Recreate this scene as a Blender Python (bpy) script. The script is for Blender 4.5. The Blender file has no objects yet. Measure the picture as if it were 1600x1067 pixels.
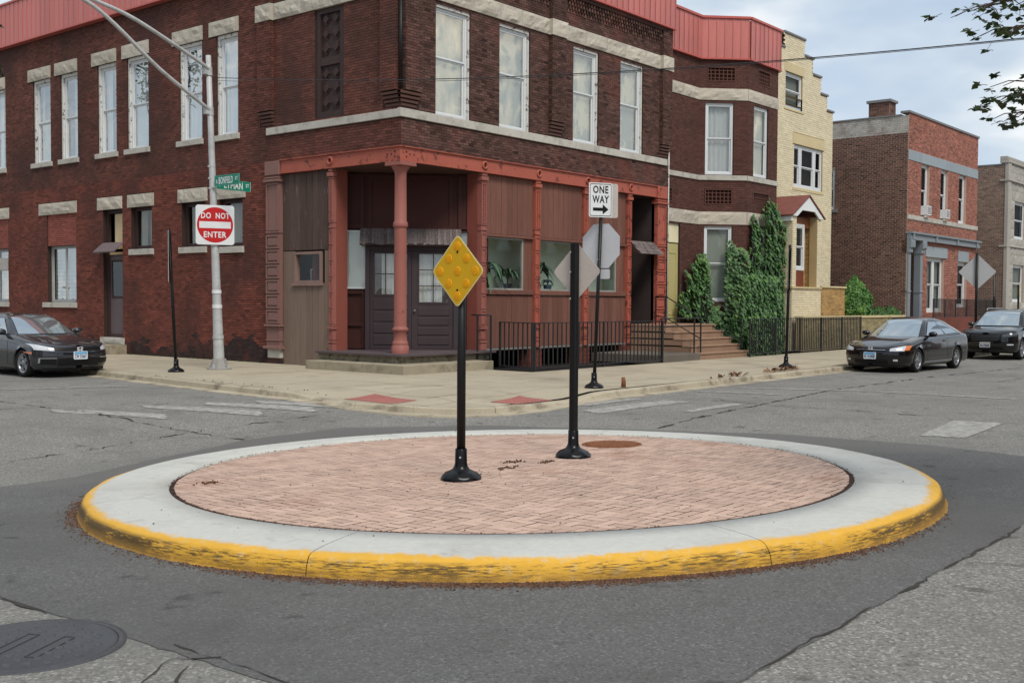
import bpy, bmesh, math, random
import numpy as np
from mathutils import Vector, Matrix, noise as mnoise

random.seed(11)
RNG = np.random.default_rng(11)
SC = bpy.context.scene
COL = SC.collection

# ------------------------------------------------------------------ camera
cam_d = bpy.data.cameras.new("camera")
cam_d.sensor_width = 36.0
cam_d.lens = 1720.0 / 1600.0 * 36.0
cam_d.clip_start = 0.1
cam_d.clip_end = 3000.0
cam = bpy.data.objects.new("camera", cam_d)
COL.objects.link(cam)
_r = Vector((0.637442, -0.770476, 0.005896))
_u = Vector((0.023899, 0.02742, 0.999338))
_b = Vector((-0.770128, -0.636879, 0.035892))
cam.matrix_world = Matrix(((_r.x, _u.x, _b.x, -18.81), (_r.y, _u.y, _b.y, -19.07), (_r.z, _u.z, _b.z, 1.70), (0, 0, 0, 1)))
SC.camera = cam

# ------------------------------------------------------------------ daylight
SUN_EL, SUN_AZ = math.radians(52), math.radians(205)   # azimuth clockwise from +y
W = bpy.data.worlds.new("World")
SC.world = W
W.use_nodes = True
nt = W.node_tree
for n in list(nt.nodes):
    nt.nodes.remove(n)
def wn(t, **k):
    n = nt.nodes.new(t)
    for a, v in k.items():
        setattr(n, a, v)
    return n
out = wn("ShaderNodeOutputWorld")
bg = wn("ShaderNodeBackground")
bg.inputs[1].default_value = 0.092
sky = wn("ShaderNodeTexSky", sky_type='NISHITA', sun_disc=False, sun_elevation=SUN_EL, sun_rotation=SUN_AZ)
sky.air_density = 1.0; sky.dust_density = 1.5; sky.ozone_density = 1.2
tc = wn("ShaderNodeTexCoord")
sep = wn("ShaderNodeSeparateXYZ")
nt.links.new(tc.outputs["Generated"], sep.inputs[0])
mp = wn("ShaderNodeMapping")
mp.inputs["Scale"].default_value = (1.0, 1.0, 2.6)
mp.inputs["Location"].default_value = (0.35, 0.1, 0.05)
nt.links.new(tc.outputs["Generated"], mp.inputs[0])
nz = wn("ShaderNodeTexNoise"); nz.inputs["Scale"].default_value = 3.4; nz.inputs["Detail"].default_value = 5; nz.inputs["Roughness"].default_value = 0.5
nt.links.new(mp.outputs[0], nz.inputs["Vector"])
rp = wn("ShaderNodeValToRGB")
rp.color_ramp.elements[0].position = 0.30; rp.color_ramp.elements[0].color = (0, 0, 0, 1)
rp.color_ramp.elements[1].position = 0.66; rp.color_ramp.elements[1].color = (1, 1, 1, 1)
nt.links.new(nz.outputs["Fac"], rp.inputs[0])
nz2 = wn("ShaderNodeTexNoise"); nz2.inputs["Scale"].default_value = 5.0; nz2.inputs["Detail"].default_value = 4
nt.links.new(mp.outputs[0], nz2.inputs["Vector"])
rp2 = wn("ShaderNodeValToRGB")
e = rp2.color_ramp.elements
e[0].position = 0.42; e[0].color = (5.2, 6.0, 6.9, 1)      # grey-blue overcast
e[1].position = 0.52; e[1].color = (7.3, 7.8, 8.1, 1)      # paler cloud
e.new(0.60).color = (11.2, 10.8, 10.0, 1)                      # cream cloud tops
nt.links.new(nz2.outputs["Fac"], rp2.inputs[0])
mxh = wn("ShaderNodeMix", data_type='RGBA')
mxh.inputs[7].default_value = (4.8, 5.9, 7.3, 1)            # bluer gap colour
nt.links.new(sky.outputs[0], mxh.inputs[6])
mxh.inputs[0].default_value = 0.80
mx = wn("ShaderNodeMix", data_type='RGBA')
nt.links.new(rp.outputs[0], mx.inputs[0])
nt.links.new(mxh.outputs[2], mx.inputs[6])
nt.links.new(rp2.outputs[0], mx.inputs[7])
nt.links.new(mx.outputs[2], bg.inputs[0])
nt.links.new(bg.outputs[0], out.inputs[0])

sl = bpy.data.lights.new("sun", 'SUN')
sl.energy = 2.1; sl.angle = math.radians(20); sl.color = (1.0, 0.94, 0.85)
so = bpy.data.objects.new("sun", sl)
COL.objects.link(so)
_sd = Vector((math.sin(SUN_AZ) * math.cos(SUN_EL), math.cos(SUN_AZ) * math.cos(SUN_EL), math.sin(SUN_EL)))
so.rotation_euler = _sd.to_track_quat('Z', 'Y').to_euler()
so.location = (-20, -40, 40)

SC.view_settings.view_transform = 'Standard'
SC.view_settings.look = 'None'
SC.view_settings.exposure = 0.34
SC.view_settings.gamma = 1.0
SC.view_settings.use_curve_mapping = False
# ------------------------------------------------------------------ helpers
def s(r, g, b, k=1.0):
    f = lambda c: ((c / 255) / 12.92 if c / 255 <= 0.04045 else (((c / 255) + 0.055) / 1.055) ** 2.4)
    return (f(r) * k, f(g) * k, f(b) * k)

MATS = {}
def _new(name):
    m = bpy.data.materials.new(name)
    m.use_nodes = True
    return m, m.node_tree, m.node_tree.nodes["Principled BSDF"]

def mat(name, col, rough=0.7, metal=0.0, var=0.18, scale=2.0, fine=0.1, fscale=35.0, bump=0.0, bscale=60.0, tone=False,
        rnd=0.0, stain=None, stain_amt=0.5, stain_scale=1.2, stain_lo=0.5, stain_hi=0.66, coat=0.0, spec=0.22, stretch=None, tonevar=0.5):
    """base colour broken up by two sizes of noise, optional per-piece tone, stains and fine relief"""
    if name in MATS:
        return MATS[name]
    m, t, p = _new(name)
    N, L = t.nodes.new, t.links.new
    tcn = N("ShaderNodeTexCoord")
    vec = tcn.outputs["Object"]
    if stretch:
        mpn = N("ShaderNodeMapping"); mpn.inputs["Scale"].default_value = stretch
        L(vec, mpn.inputs[0]); vec = mpn.outputs[0]
    n1 = N("ShaderNodeTexNoise"); n1.inputs["Scale"].default_value = scale; n1.inputs["Detail"].default_value = 4
    L(vec, n1.inputs["Vector"])
    n2 = N("ShaderNodeTexNoise"); n2.inputs["Scale"].default_value = fscale; n2.inputs["Detail"].default_value = 3
    L(vec, n2.inputs["Vector"])
    def scaled(sock, amt):           # 1 + (f-.5)*2*amt
        a = N("ShaderNodeMath"); a.operation = 'MULTIPLY_ADD'
        a.inputs[1].default_value = 2 * amt; a.inputs[2].default_value = 1 - amt
        L(sock, a.inputs[0]); return a.outputs[0]
    f = scaled(n1.outputs["Fac"], var * 1.6)
    g = scaled(n2.outputs["Fac"], fine * 1.6)
    mu = N("ShaderNodeMath"); mu.operation = 'MULTIPLY'; L(f, mu.inputs[0]); L(g, mu.inputs[1])
    val = mu.outputs[0]
    if tone:
        at = N("ShaderNodeAttribute"); at.attribute_name = "tone"
        k = scaled(at.outputs["Fac"], tonevar)
        m2 = N("ShaderNodeMath"); m2.operation = 'MULTIPLY'; L(val, m2.inputs[0]); L(k, m2.inputs[1]); val = m2.outputs[0]
    if rnd:
        oi = N("ShaderNodeObjectInfo")
        k = scaled(oi.outputs["Random"], rnd)
        m2 = N("ShaderNodeMath"); m2.operation = 'MULTIPLY'; L(val, m2.inputs[0]); L(k, m2.inputs[1]); val = m2.outputs[0]
    vm = N("ShaderNodeVectorMath"); vm.operation = 'SCALE'
    vm.inputs[0].default_value = col
    L(val, vm.inputs["Scale"])
    colout = vm.outputs[0]
    if stain:
        n3 = N("ShaderNodeTexNoise"); n3.inputs["Scale"].default_value = stain_scale; n3.inputs["Detail"].default_value = 6; n3.inputs["Roughness"].default_value = 0.65
        L(vec, n3.inputs["Vector"])
        r3 = N("ShaderNodeMapRange"); r3.inputs[1].default_value = stain_lo; r3.inputs[2].default_value = stain_hi; r3.inputs[4].default_value = stain_amt
        L(n3.outputs["Fac"], r3.inputs[0])
        mxn = N("ShaderNodeMix"); mxn.data_type = 'RGBA'
        L(r3.outputs[0], mxn.inputs[0]); L(colout, mxn.inputs[6]); mxn.inputs[7].default_value = (*stain, 1)
        colout = mxn.outputs[2]
    L(colout, p.inputs["Base Color"])
    p.inputs["Roughness"].default_value = rough
    p.inputs["Metallic"].default_value = metal
    p.inputs["Specular IOR Level"].default_value = spec
    if coat:
        p.inputs["Coat Weight"].default_value = coat; p.inputs["Coat Roughness"].default_value = 0.03
    if bump:
        nb = N("ShaderNodeTexNoise"); nb.inputs["Scale"].default_value = bscale; nb.inputs["Detail"].default_value = 4
        L(vec, nb.inputs["Vector"])
        bp = N("ShaderNodeBump"); bp.inputs["Strength"].default_value = bump; bp.inputs["Distance"].default_value = 0.02
        L(nb.outputs["Fac"], bp.inputs["Height"]); L(bp.outputs[0], p.inputs["Normal"])
    MATS[name] = m
    return m

def glass(name, tint=(1, 1, 1), refl=0.25, clear=0.75, fk=0.38, gcol=(0.95, 0.95, 0.93), rough=0.01, wob=0.0):
    """pane: see-through with a mirror part that grows at grazing angles, slightly wavy"""
    if name in MATS:
        return MATS[name]
    m, t, p = _new(name)
    t.nodes.remove(p)
    N, L = t.nodes.new, t.links.new
    o = [n for n in t.nodes if n.type == 'OUTPUT_MATERIAL'][0]
    tr = N("ShaderNodeBsdfTransparent"); tr.inputs[0].default_value = (tint[0] * clear, tint[1] * clear, tint[2] * clear, 1)
    gl = N("ShaderNodeBsdfGlossy"); gl.inputs[0].default_value = (*gcol, 1); gl.inputs["Roughness"].default_value = rough
    lw = N("ShaderNodeLayerWeight"); lw.inputs[0].default_value = 0.35
    ma = N("ShaderNodeMath"); ma.operation = 'MULTIPLY_ADD'; ma.inputs[1].default_value = fk; ma.inputs[2].default_value = refl
    ma.use_clamp = True
    L(lw.outputs["Fresnel"], ma.inputs[0])
    mxs = N("ShaderNodeMixShader"); L(ma.outputs[0], mxs.inputs[0]); L(tr.outputs[0], mxs.inputs[1]); L(gl.outputs[0], mxs.inputs[2])
    L(mxs.outputs[0], o.inputs[0])
    if wob:
        tcn = N("ShaderNodeTexCoord")
        nb = N("ShaderNodeTexNoise"); nb.inputs["Scale"].default_value = 1.6; nb.inputs["Detail"].default_value = 1
        L(tcn.outputs["Object"], nb.inputs["Vector"])
        bp = N("ShaderNodeBump"); bp.inputs["Strength"].default_value = wob; bp.inputs["Distance"].default_value = 0.05
        L(nb.outputs["Fac"], bp.inputs["Height"]); L(bp.outputs[0], gl.inputs["Normal"]); L(bp.outputs[0], lw.inputs["Normal"])
    MATS[name] = m
    return m

class Fr:
    """frame: u along, d outwards, z up"""
    def __init__(self, o, U, N=None, Z=(0, 0, 1)):
        self.o = np.array(o, float); self.U = np.array(U, float); self.Z = np.array(Z, float)
        self.N = np.array(N, float) if N is not None else np.cross(self.U, self.Z)
    def p(self, u, d, z):
        return self.o + self.U * u + self.N * d + self.Z * z
FW = Fr((0, 0, 0), (1, 0, 0), (0, 1, 0))       # world: u=x d=y
FR = Fr((0, 0, 0), (1, 0, 0), (0, -1, 0))      # right street front, d = out to the street
FL = Fr((0, 0, 0), (0, 1, 0), (-1, 0, 0))      # left street front

class MB:
    def __init__(self):
        self.v = []; self.f = []; self.tone = []; self.curtone = 0.5; self.sm = []
    def add(self, vs, fs, smooth=False):
        b = len(self.v)
        self.v.extend([tuple(map(float, x)) for x in vs])
        self.f.extend([tuple(i + b for i in q) for q in fs])
        self.sm.extend([smooth] * len(fs))
        self.tone.extend([self.curtone] * len(vs))
        return self
    def box(self, F, u0, u1, d0, d1, z0, z1):
        P = [F.p(u, d, z) for z in (z0, z1) for d in (d0, d1) for u in (u0, u1)]
        return self.add(P, [(0, 2, 3, 1), (4, 5, 7, 6), (0, 1, 5, 4), (2, 6, 7, 3), (0, 4, 6, 2), (1, 3, 7, 5)])
    def bbox(self, F, u0, u1, d0, d1, z0, z1, c=0.01):
        """box whose outer (d1) face is chamfered"""
        P = [F.p(*q) for q in [(u0, d0, z0), (u1, d0, z0), (u1, d0, z1), (u0, d0, z1),
                               (u0, d1 - c, z0), (u1, d1 - c, z0), (u1, d1 - c, z1), (u0, d1 - c, z1),
                               (u0 + c, d1, z0 + c), (u1 - c, d1, z0 + c), (u1 - c, d1, z1 - c), (u0 + c, d1, z1 - c)]]
        f = [(0, 1, 2, 3), (8, 9, 10, 11)]
        for i in range(4):
            j = (i + 1) % 4
            f += [(i, j, 4 + j, 4 + i), (4 + i, 4 + j, 8 + j, 8 + i)]
        return self.add(P, f)
    def ring(self, F, u0, u1, z0, z1, w, d0, d1, wb=None):
        wb = w if wb is None else wb
        self.box(F, u0, u1, d0, d1, z0, z0 + wb)
        self.box(F, u0, u1, d0, d1, z1 - w, z1)
        self.box(F, u0, u0 + w, d0, d1, z0 + wb, z1 - w)
        return self.box(F, u1 - w, u1, d0, d1, z0 + wb, z1 - w)
    def quad(self, a, b, c, d, smooth=False):
        return self.add([a, b, c, d], [(0, 1, 2, 3)], smooth)
    def rect(self, F, u0, u1, z0, z1, d):
        return self.quad(F.p(u0, d, z0), F.p(u1, d, z0), F.p(u1, d, z1), F.p(u0, d, z1))
    def poly_prism(self, F, pts, d0, d1):
        n = len(pts)
        P = [F.p(u, d0, z) for u, z in pts] + [F.p(u, d1, z) for u, z in pts]
        f = [tuple(range(n - 1, -1, -1)), tuple(range(n, 2 * n))] + [(i, (i + 1) % n, n + (i + 1) % n, n + i) for i in range(n)]
        return self.add(P, f)
    def slab(self, pts, z0, z1):
        """flat polygon (x,y) from z0 to z1"""
        n = len(pts)
        P = [(x, y, z0) for x, y in pts] + [(x, y, z1) for x, y in pts]
        f = [tuple(range(n - 1, -1, -1)), tuple(range(n, 2 * n))] + [(i, (i + 1) % n, n + (i + 1) % n, n + i) for i in range(n)]
        return self.add(P, f)
    def tube(self, pts, r, n=8, cap=True):
        pts = [Vector(p) for p in pts]
        rs = r if hasattr(r, '__len__') else [r] * len(pts)
        t0 = (pts[1] - pts[0]).normalized()
        a = Vector((0, 0, 1)) if abs(t0.z) < 0.9 else Vector((1, 0, 0))
        x = t0.cross(a).normalized()
        V = []
        for i, p in enumerate(pts):
            t = (pts[min(i + 1, len(pts) - 1)] - pts[max(i - 1, 0)]).normalized()
            x = (x - t * x.dot(t)).normalized(); y = t.cross(x)
            for k in range(n):
                an = 2 * math.pi * k / n
                V.append(p + (x * math.cos(an) + y * math.sin(an)) * rs[i])
        f = []
        for i in range(len(pts) - 1):
            for k in range(n):
                f.append((i * n + k, i * n + (k + 1) % n, (i + 1) * n + (k + 1) % n, (i + 1) * n + k))
        self.add(V, f, True)
        if cap:
            b = len(self.v) - len(V)
            self.f += [tuple(b + k for k in range(n - 1, -1, -1)), tuple(b + (len(pts) - 1) * n + k for k in range(n))]
            self.sm += [False, False]
        return self
    def lathe(self, prof, c=(0, 0, 0), n=24, a0=0.0, a1=2 * math.pi, smooth=True, rmod=None):
        full = abs(a1 - a0 - 2 * math.pi) < 1e-6
        m = n if full else n + 1
        V = []
        for r, z in prof:
            for k in range(m):
                a = a0 + (a1 - a0) * k / n
                rr = r * (rmod(a, z) if rmod else 1)
                V.append((c[0] + rr * math.cos(a), c[1] + rr * math.sin(a), c[2] + z))
        f = []
        for i in range(len(prof) - 1):
            for k in range(n):
                f.append((i * m + k, i * m + (k + 1) % m, (i + 1) * m + (k + 1) % m, (i + 1) * m + k))
        self.add(V, f, smooth)
        return self
    def grid(self, P, smooth=True):
        """P: 2-D list of points"""
        m, n = len(P), len(P[0])
        V = [q for row in P for q in row]
        f = [(i * n + j, i * n + j + 1, (i + 1) * n + j + 1, (i + 1) * n + j) for i in range(m - 1) for j in range(n - 1)]
        return self.add(V, f, smooth)
    def mesh(self, name, m, recalc=True):
        me = bpy.data.meshes.new(name)
        me.from_pydata(self.v, [], self.f)
        if m:
            me.materials.append(m)
        at = me.attributes.new("tone", 'FLOAT', 'POINT')
        at.data.foreach_set("value", np.array(self.tone, dtype=np.float32))
        me.polygons.foreach_set("use_smooth", np.array(self.sm, dtype=bool))
        if recalc:
            bm = bmesh.new(); bm.from_mesh(me)
            bmesh.ops.recalc_face_normals(bm, faces=bm.faces)
            bm.to_mesh(me); bm.free()
        me.update()
        return me
    def build(self, name, m, parent=None, kind=None, recalc=True, label=None):
        me = self.mesh(name, m, recalc)
        return place(name, me, parent, kind=kind, label=label)

def place(name, me, parent=None, loc=None, rot=None, kind=None, label=None):
    o = bpy.data.objects.new(name, me)
    COL.objects.link(o)
    if parent is not None:
        o.parent = parent
    if loc is not None:
        o.location = loc
    if rot is not None:
        o.rotation_euler = rot
    if kind:
        o["kind"] = kind
    if label:
        o["label"] = label
    return o

def thing(name, label, cat, loc=(0, 0, 0), rotz=0.0, group=None):
    o = bpy.data.objects.new(name, None)
    o.empty_display_size = 0.3
    COL.objects.link(o)
    o.location = loc; o.rotation_euler = (0, 0, rotz)
    o["label"] = label; o["category"] = cat
    if group:
        o["group"] = group
    return o

def tag(o, label, cat, group=None):
    o["label"] = label; o["category"] = cat
    if group:
        o["group"] = group
    return o

def rough_stone(F, u0, u1, d1, z0, z1, seed, amp=0.05, nu=10, nz_=5, d0=-0.05):
    """rock-faced stone: drafted margin, broken face"""
    mb = MB()
    rows = []
    for j in range(nz_ + 1):
        row = []
        for i in range(nu + 1):
            u = u0 + (u1 - u0) * i / nu; z = z0 + (z1 - z0) * j / nz_
            e = min(min(i, nu - i) / 2.0, min(j, nz_ - j) / 1.2, 1.0)
            h = mnoise.noise(Vector((u * 3.1 + seed * 7.3, z * 5.0, seed * 1.7))) + 0.6 * mnoise.noise(Vector((u * 8 + seed, z * 11, seed)))
            row.append(F.p(u, d1 + (e ** 0.6) * amp * (0.5 + h), z))
        rows.append(row)
    mb.grid(rows, False)
    a, b, c, d = F.p(u0, d0, z0), F.p(u1, d0, z0), F.p(u1, d0, z1), F.p(u0, d0, z1)
    a1, b1, c1, d1_ = F.p(u0, d1, z0), F.p(u1, d1, z0), F.p(u1, d1, z1), F.p(u0, d1, z1)
    mb.quad(a, b, b1, a1); mb.quad(b, c, c1, b1); mb.quad(c, d, d1_, c1); mb.quad(d, a, a1, d1_)
    return mb

def brick_mesh(mb, F, u0, u1, z0, z1, holes=(), bl=0.203, bh=0.0677, joint=0.010, proud=0.008, lo=-0.004, d=0.0, topf=None, seed=0, chips=True):
    """courses of separate bricks standing proud of the mortar, openings left free"""
    rg = np.random.default_rng(seed + 5)
    nrow = int(round((z1 - z0) / bh))
    bh = (z1 - z0) / nrow
    cs = []
    for r in range(nrow):
        za, zb = z0 + r * bh, z0 + (r + 1) * bh
        zc = (za + zb) / 2
        iv = [(u0, u1)]
        for h in holes:
            if h[2] - 0.01 < zc < h[3] + 0.01:
                nv = []
                for a, b in iv:
                    if h[1] <= a or h[0] >= b:
                        nv.append((a, b))
                    else:
                        if h[0] > a: nv.append((a, h[0]))
                        if h[1] < b: nv.append((h[1], b))
                iv = nv
        off = (bl / 2 if r % 2 else 0.0)
        for a, b in iv:
            k = math.floor((a - off) / bl)
            x = off + k * bl
            while x < b - 1e-4:
                s0, s1 = max(a, x), min(b, x + bl)
                if topf is None or zb <= topf((s0 + s1) / 2) + 0.02:
                    if s1 - s0 > 0.025:
                        cs.append((s0 + joint / 2, s1 - joint / 2, za + joint / 2, zb - joint / 2))
                x += bl
    if not cs:
        return mb
    c = np.array(cs)
    n = len(c)
    pr = d + proud + rg.uniform(-0.003, 0.003, n)
    jz = rg.uniform(-0.0015, 0.0015, n)
    V = np.zeros((n, 8, 3))
    idx = [(0, 2, 0), (1, 2, 0), (1, 3, 0), (0, 3, 0), (0, 2, 1), (1, 2, 1), (1, 3, 1), (0, 3, 1)]
    for k, (iu, iz, fd) in enumerate(idx):
        dd = pr if fd else np.full(n, d + lo)
        V[:, k, :] = F.o + c[:, iu, None] * F.U + dd[:, None] * F.N + (c[:, iz] + jz)[:, None] * F.Z
    base = len(mb.v) + 8 * np.arange(n)
    fl = [(4, 5, 6, 7), (0, 1, 5, 4), (1, 2, 6, 5), (2, 3, 7, 6), (3, 0, 4, 7)]
    if np.dot(np.cross(F.U, F.Z), F.N) < 0:
        fl = [tuple(reversed(q)) for q in fl]
    mb.v.extend(map(tuple, V.reshape(-1, 3)))
    for b in base:
        for q in fl:
            mb.f.append((b + q[0], b + q[1], b + q[2], b + q[3]))
    mb.sm.extend([False] * (5 * n))
    mb.tone.extend(np.repeat(np.clip(rg.normal(0.5, 0.2, n), 0, 1), 8).tolist())
    return mb

def wall_mesh(mb, F, u0, u1, z0, z1, holes=(), d=0.0, depth=0.22, top=True):
    """mortar plane with openings and their reveals"""
    us = sorted({u0, u1, *[min(max(h[0], u0), u1) for h in holes], *[min(max(h[1], u0), u1) for h in holes]})
    zs = sorted({z0, z1, *[min(max(h[2], z0), z1) for h in holes], *[min(max(h[3], z0), z1) for h in holes]})
    for i in range(len(us) - 1):
        for j in range(len(zs) - 1):
            uc, zc = (us[i] + us[i + 1]) / 2, (zs[j] + zs[j + 1]) / 2
            if any(h[0] < uc < h[1] and h[2] < zc < h[3] for h in holes):
                continue
            mb.rect(F, us[i], us[i + 1], zs[j], zs[j + 1], d)
    for h in holes:
        a, b, c, e = h[:4]
        mb.quad(F.p(a, d, c), F.p(a, d, e), F.p(a, d - depth, e), F.p(a, d - depth, c))
        mb.quad(F.p(b, d, c), F.p(b, d, e), F.p(b, d - depth, e), F.p(b, d - depth, c))
        mb.quad(F.p(a, d, c), F.p(b, d, c), F.p(b, d - depth, c), F.p(a, d - depth, c))
        mb.quad(F.p(a, d, e), F.p(b, d, e), F.p(b, d - depth, e), F.p(a, d - depth, e))
    return mb

def text_mb(mb, txt, F, uc, zc, w, h, d=0.003, bold=0.025):
    """raised lettering fitted to w x h, centred at (uc, zc) of frame F"""
    cu = bpy.data.curves.new("lettering", 'FONT')
    cu.body = txt; cu.resolution_u = 3; cu.offset = bold; cu.space_character = 1.12
    to = bpy.data.objects.new("lettering", cu)
    COL.objects.link(to)
    bpy.context.view_layer.update()
    me = bpy.data.meshes.new_from_object(to.evaluated_get(bpy.context.evaluated_depsgraph_get()))
    co = np.array([v.co for v in me.vertices])
    fs = [tuple(p.vertices) for p in me.polygons]
    bpy.data.objects.remove(to); bpy.data.curves.remove(cu); bpy.data.meshes.remove(me)
    if len(co) == 0:
        return mb
    mn, mxx = co.min(0), co.max(0)
    u = (co[:, 0] - (mn[0] + mxx[0]) / 2) / (mxx[0] - mn[0]) * w + uc
    z = (co[:, 1] - (mn[1] + mxx[1]) / 2) / (mxx[1] - mn[1]) * h + zc
    return mb.add([F.p(a, d, b) for a, b in zip(u, z)], fs)

def asphalt(name, col, dark, lightc, grain, contrast, stain, bump):
    """aggregate: dark binder, pale stones of two sizes, worn and dusty areas"""
    m, t, p = _new(name)
    N, L = t.nodes.new, t.links.new
    tcn = N("ShaderNodeTexCoord"); vec = tcn.outputs["Object"]
    def noise(sc, det=3, rough=0.6):
        n = N("ShaderNodeTexNoise"); n.inputs["Scale"].default_value = sc; n.inputs["Detail"].default_value = det; n.inputs["Roughness"].default_value = rough
        L(vec, n.inputs["Vector"]); return n.outputs["Fac"]
    def rng(x, a, b, lo=0.0, hi=1.0):
        n = N("ShaderNodeMapRange"); n.inputs[1].default_value = a; n.inputs[2].default_value = b; n.inputs[3].default_value = lo; n.inputs[4].default_value = hi
        L(x, n.inputs[0]); return n.outputs[0]
    def mix(f, a, b):
        n = N("ShaderNodeMix"); n.data_type = 'RGBA'
        if isinstance(f, float): n.inputs[0].default_value = f
        else: L(f, n.inputs[0])
        for i, x in ((6, a), (7, b)):
            if isinstance(x, tuple): n.inputs[i].default_value = (*x, 1)
            else: L(x, n.inputs[i])
        return n.outputs[2]
    vo = N("ShaderNodeTexVoronoi"); vo.inputs["Scale"].default_value = grain; L(vec, vo.inputs["Vector"])
    sp = N("ShaderNodeSeparateColor"); L(vo.outputs["Color"], sp.inputs[0])
    g1 = rng(noise(grain * 0.55, 5, 0.8), 0.36, 0.64)
    c = mix(g1, dark, lightc)
    c = mix(contrast, col, c)
    c = mix(rng(sp.outputs[0], 0.80, 0.95, 0, 0.75 * contrast), c, tuple(min(1, x * 1.7) for x in lightc))
    c = mix(rng(sp.outputs[1], 0.86, 0.97, 0, 0.85 * contrast), c, tuple(x * 0.45 for x in dark))
    c = mix(rng(noise(0.35, 5, 0.6), 0.46, 0.66, 0, 0.6), c, stain)
    c = mix(rng(noise(1.7, 4, 0.6), 0.5, 0.75, 0, 0.35), c, dark)
    c = mix(rng(noise(3.2, 2, 0.5), 0.66, 0.74, 0, 0.55), c, tuple(x * 0.5 for x in dark))       # oil drips
    c = mix(rng(noise(9.0, 3, 0.6), 0.68, 0.76, 0, 0.4), c, lightc)                              # pale scrapes
    at = N("ShaderNodeAttribute"); at.attribute_name = "tone"
    wn_ = N("ShaderNodeMath"); wn_.operation = 'MULTIPLY_ADD'; wn_.inputs[1].default_value = 0.5; L(noise(2.2, 5, 0.7), wn_.inputs[0]); L(at.outputs["Fac"], wn_.inputs[2])
    c = mix(rng(wn_.outputs[0], 0.95, 0.45, 0, 1.0), c, mix(0.5, s(116, 114, 110, 0.92), c)) if name == "newer_asphalt" else c
    L(c, p.inputs["Base Color"]); p.inputs["Roughness"].default_value = 0.9; p.inputs["Specular IOR Level"].default_value = 0.3
    bp = N("ShaderNodeBump"); bp.inputs["Strength"].default_value = bump; bp.inputs["Distance"].default_value = 0.012
    ad = N("ShaderNodeMath"); ad.operation = 'ADD'; L(g1, ad.inputs[0]); L(vo.outputs["Distance"], ad.inputs[1])
    L(ad.outputs[0], bp.inputs["Height"]); L(bp.outputs[0], p.inputs["Normal"])
    MATS[name] = m
    return m

def smooth01(x):
    x = min(max(x, 0.0), 1.0)
    return x * x * (3 - 2 * x)
# ------------------------------------------------------------------ shared materials
K = 0.92
M_ASPH_OLD = asphalt("worn_asphalt", s(124, 122, 117, K), s(92, 90, 87, K), s(162, 160, 154, K), 64, 0.62, s(112, 111, 108, K), 0.5)
M_ASPH_NEW = asphalt("newer_asphalt", s(102, 101, 99, K), s(80, 79, 77, K), s(118, 118, 118, K), 74, 0.55, s(88, 87, 86, K), 0.5)
M_CRACK = mat("crack_tar", s(60, 58, 55), 0.95, var=0.2, bump=0.6)
M_CONC = mat("sidewalk_concrete", s(176, 166, 146, 0.88), 0.9, var=0.10, scale=0.8, fine=0.12, fscale=60, bump=0.15, bscale=90, stain=s(148, 136, 116, K), stain_amt=0.6, stain_scale=0.9, rnd=0.05)
M_KERB = mat("kerb_concrete", s(172, 162, 142, K), 0.9, var=0.15, scale=1.5, fine=0.15, bump=0.25, stain=s(104, 94, 80), stain_amt=0.8, stain_scale=2.2, rnd=0.05)
M_DIRT = mat("joint_dirt", s(92, 82, 66), 0.95, var=0.25, bump=0.5)
M_WHITEPAINT = mat("worn_road_paint", s(166, 164, 159, K), 0.85, var=0.08, fine=0.3, fscale=60, stain=s(130, 129, 126, K), stain_amt=0.9, stain_scale=7.0, stain_lo=0.40, stain_hi=0.60)
M_PAD = mat("tactile_red", s(158, 102, 95, K), 0.8, var=0.12, fine=0.2, bump=0.2, stain=s(150, 112, 100), stain_amt=0.6, stain_scale=3)
M_BLACK = mat("black_post_paint", s(17, 17, 18), 0.45, var=0.15, scale=6, fine=0.1, bump=0.06, bscale=30, spec=0.3)
M_RUBBER = mat("black_base_plastic", s(15, 15, 17), 0.25, var=0.1, scale=9, bump=0.05, bscale=25)
M_ALU = mat("sign_back_aluminium", s(190, 181, 174, K), 0.55, var=0.06, scale=2, fine=0.05, stain=s(150, 138, 130), stain_amt=0.4, stain_scale=5)
M_GALV = mat("galvanised_steel", s(184, 186, 186, K), 0.5, metal=0.1, var=0.1, scale=5, fine=0.1, stain=s(140, 138, 134), stain_amt=0.5, stain_scale=4)
M_BOLT = mat("steel_bolt", s(190, 190, 186), 0.35, metal=0.6)

ISL = Vector((-10.0127, -11.8015, -0.043))
ISL_N = Vector((-0.002508, 0.022647, 1.0)).normalized()
def isl_z(x, y):
    return ISL.z - ((x - ISL.x) * ISL_N.x + (y - ISL.y) * ISL_N.y) / ISL_N.z
def ground(x, y):
    """road level: falls with the island near it, level farther out"""
    r = math.hypot(x - ISL.x, y - ISL.y)
    w = 1 - smooth01((r - 5.0) / 4.5)
    base = -0.12
    return w * (isl_z(x, y) - 0.165) + (1 - w) * base

# ------------------------------------------------------------------ road sheet
def axis(lo, hi, fine, flo, fhi):
    a = list(np.arange(flo, fhi + 1e-6, fine))
    x = flo; st = fine
    while x > lo:
        st *= 1.6; x -= st; a.insert(0, max(x, lo))
    x = fhi; st = fine
    while x < hi:
        st *= 1.6; x += st; a.append(min(x, hi))
    return a
mb = MB()
xs = axis(-900, 900, 0.5, -22, 2); ys = axis(-900, 900, 0.5, -22, 2)
mb.grid([[(x, y, ground(x, y)) for x in xs] for y in ys])
mb.build("road", M_ASPH_OLD, kind="structure", recalc=False)

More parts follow.
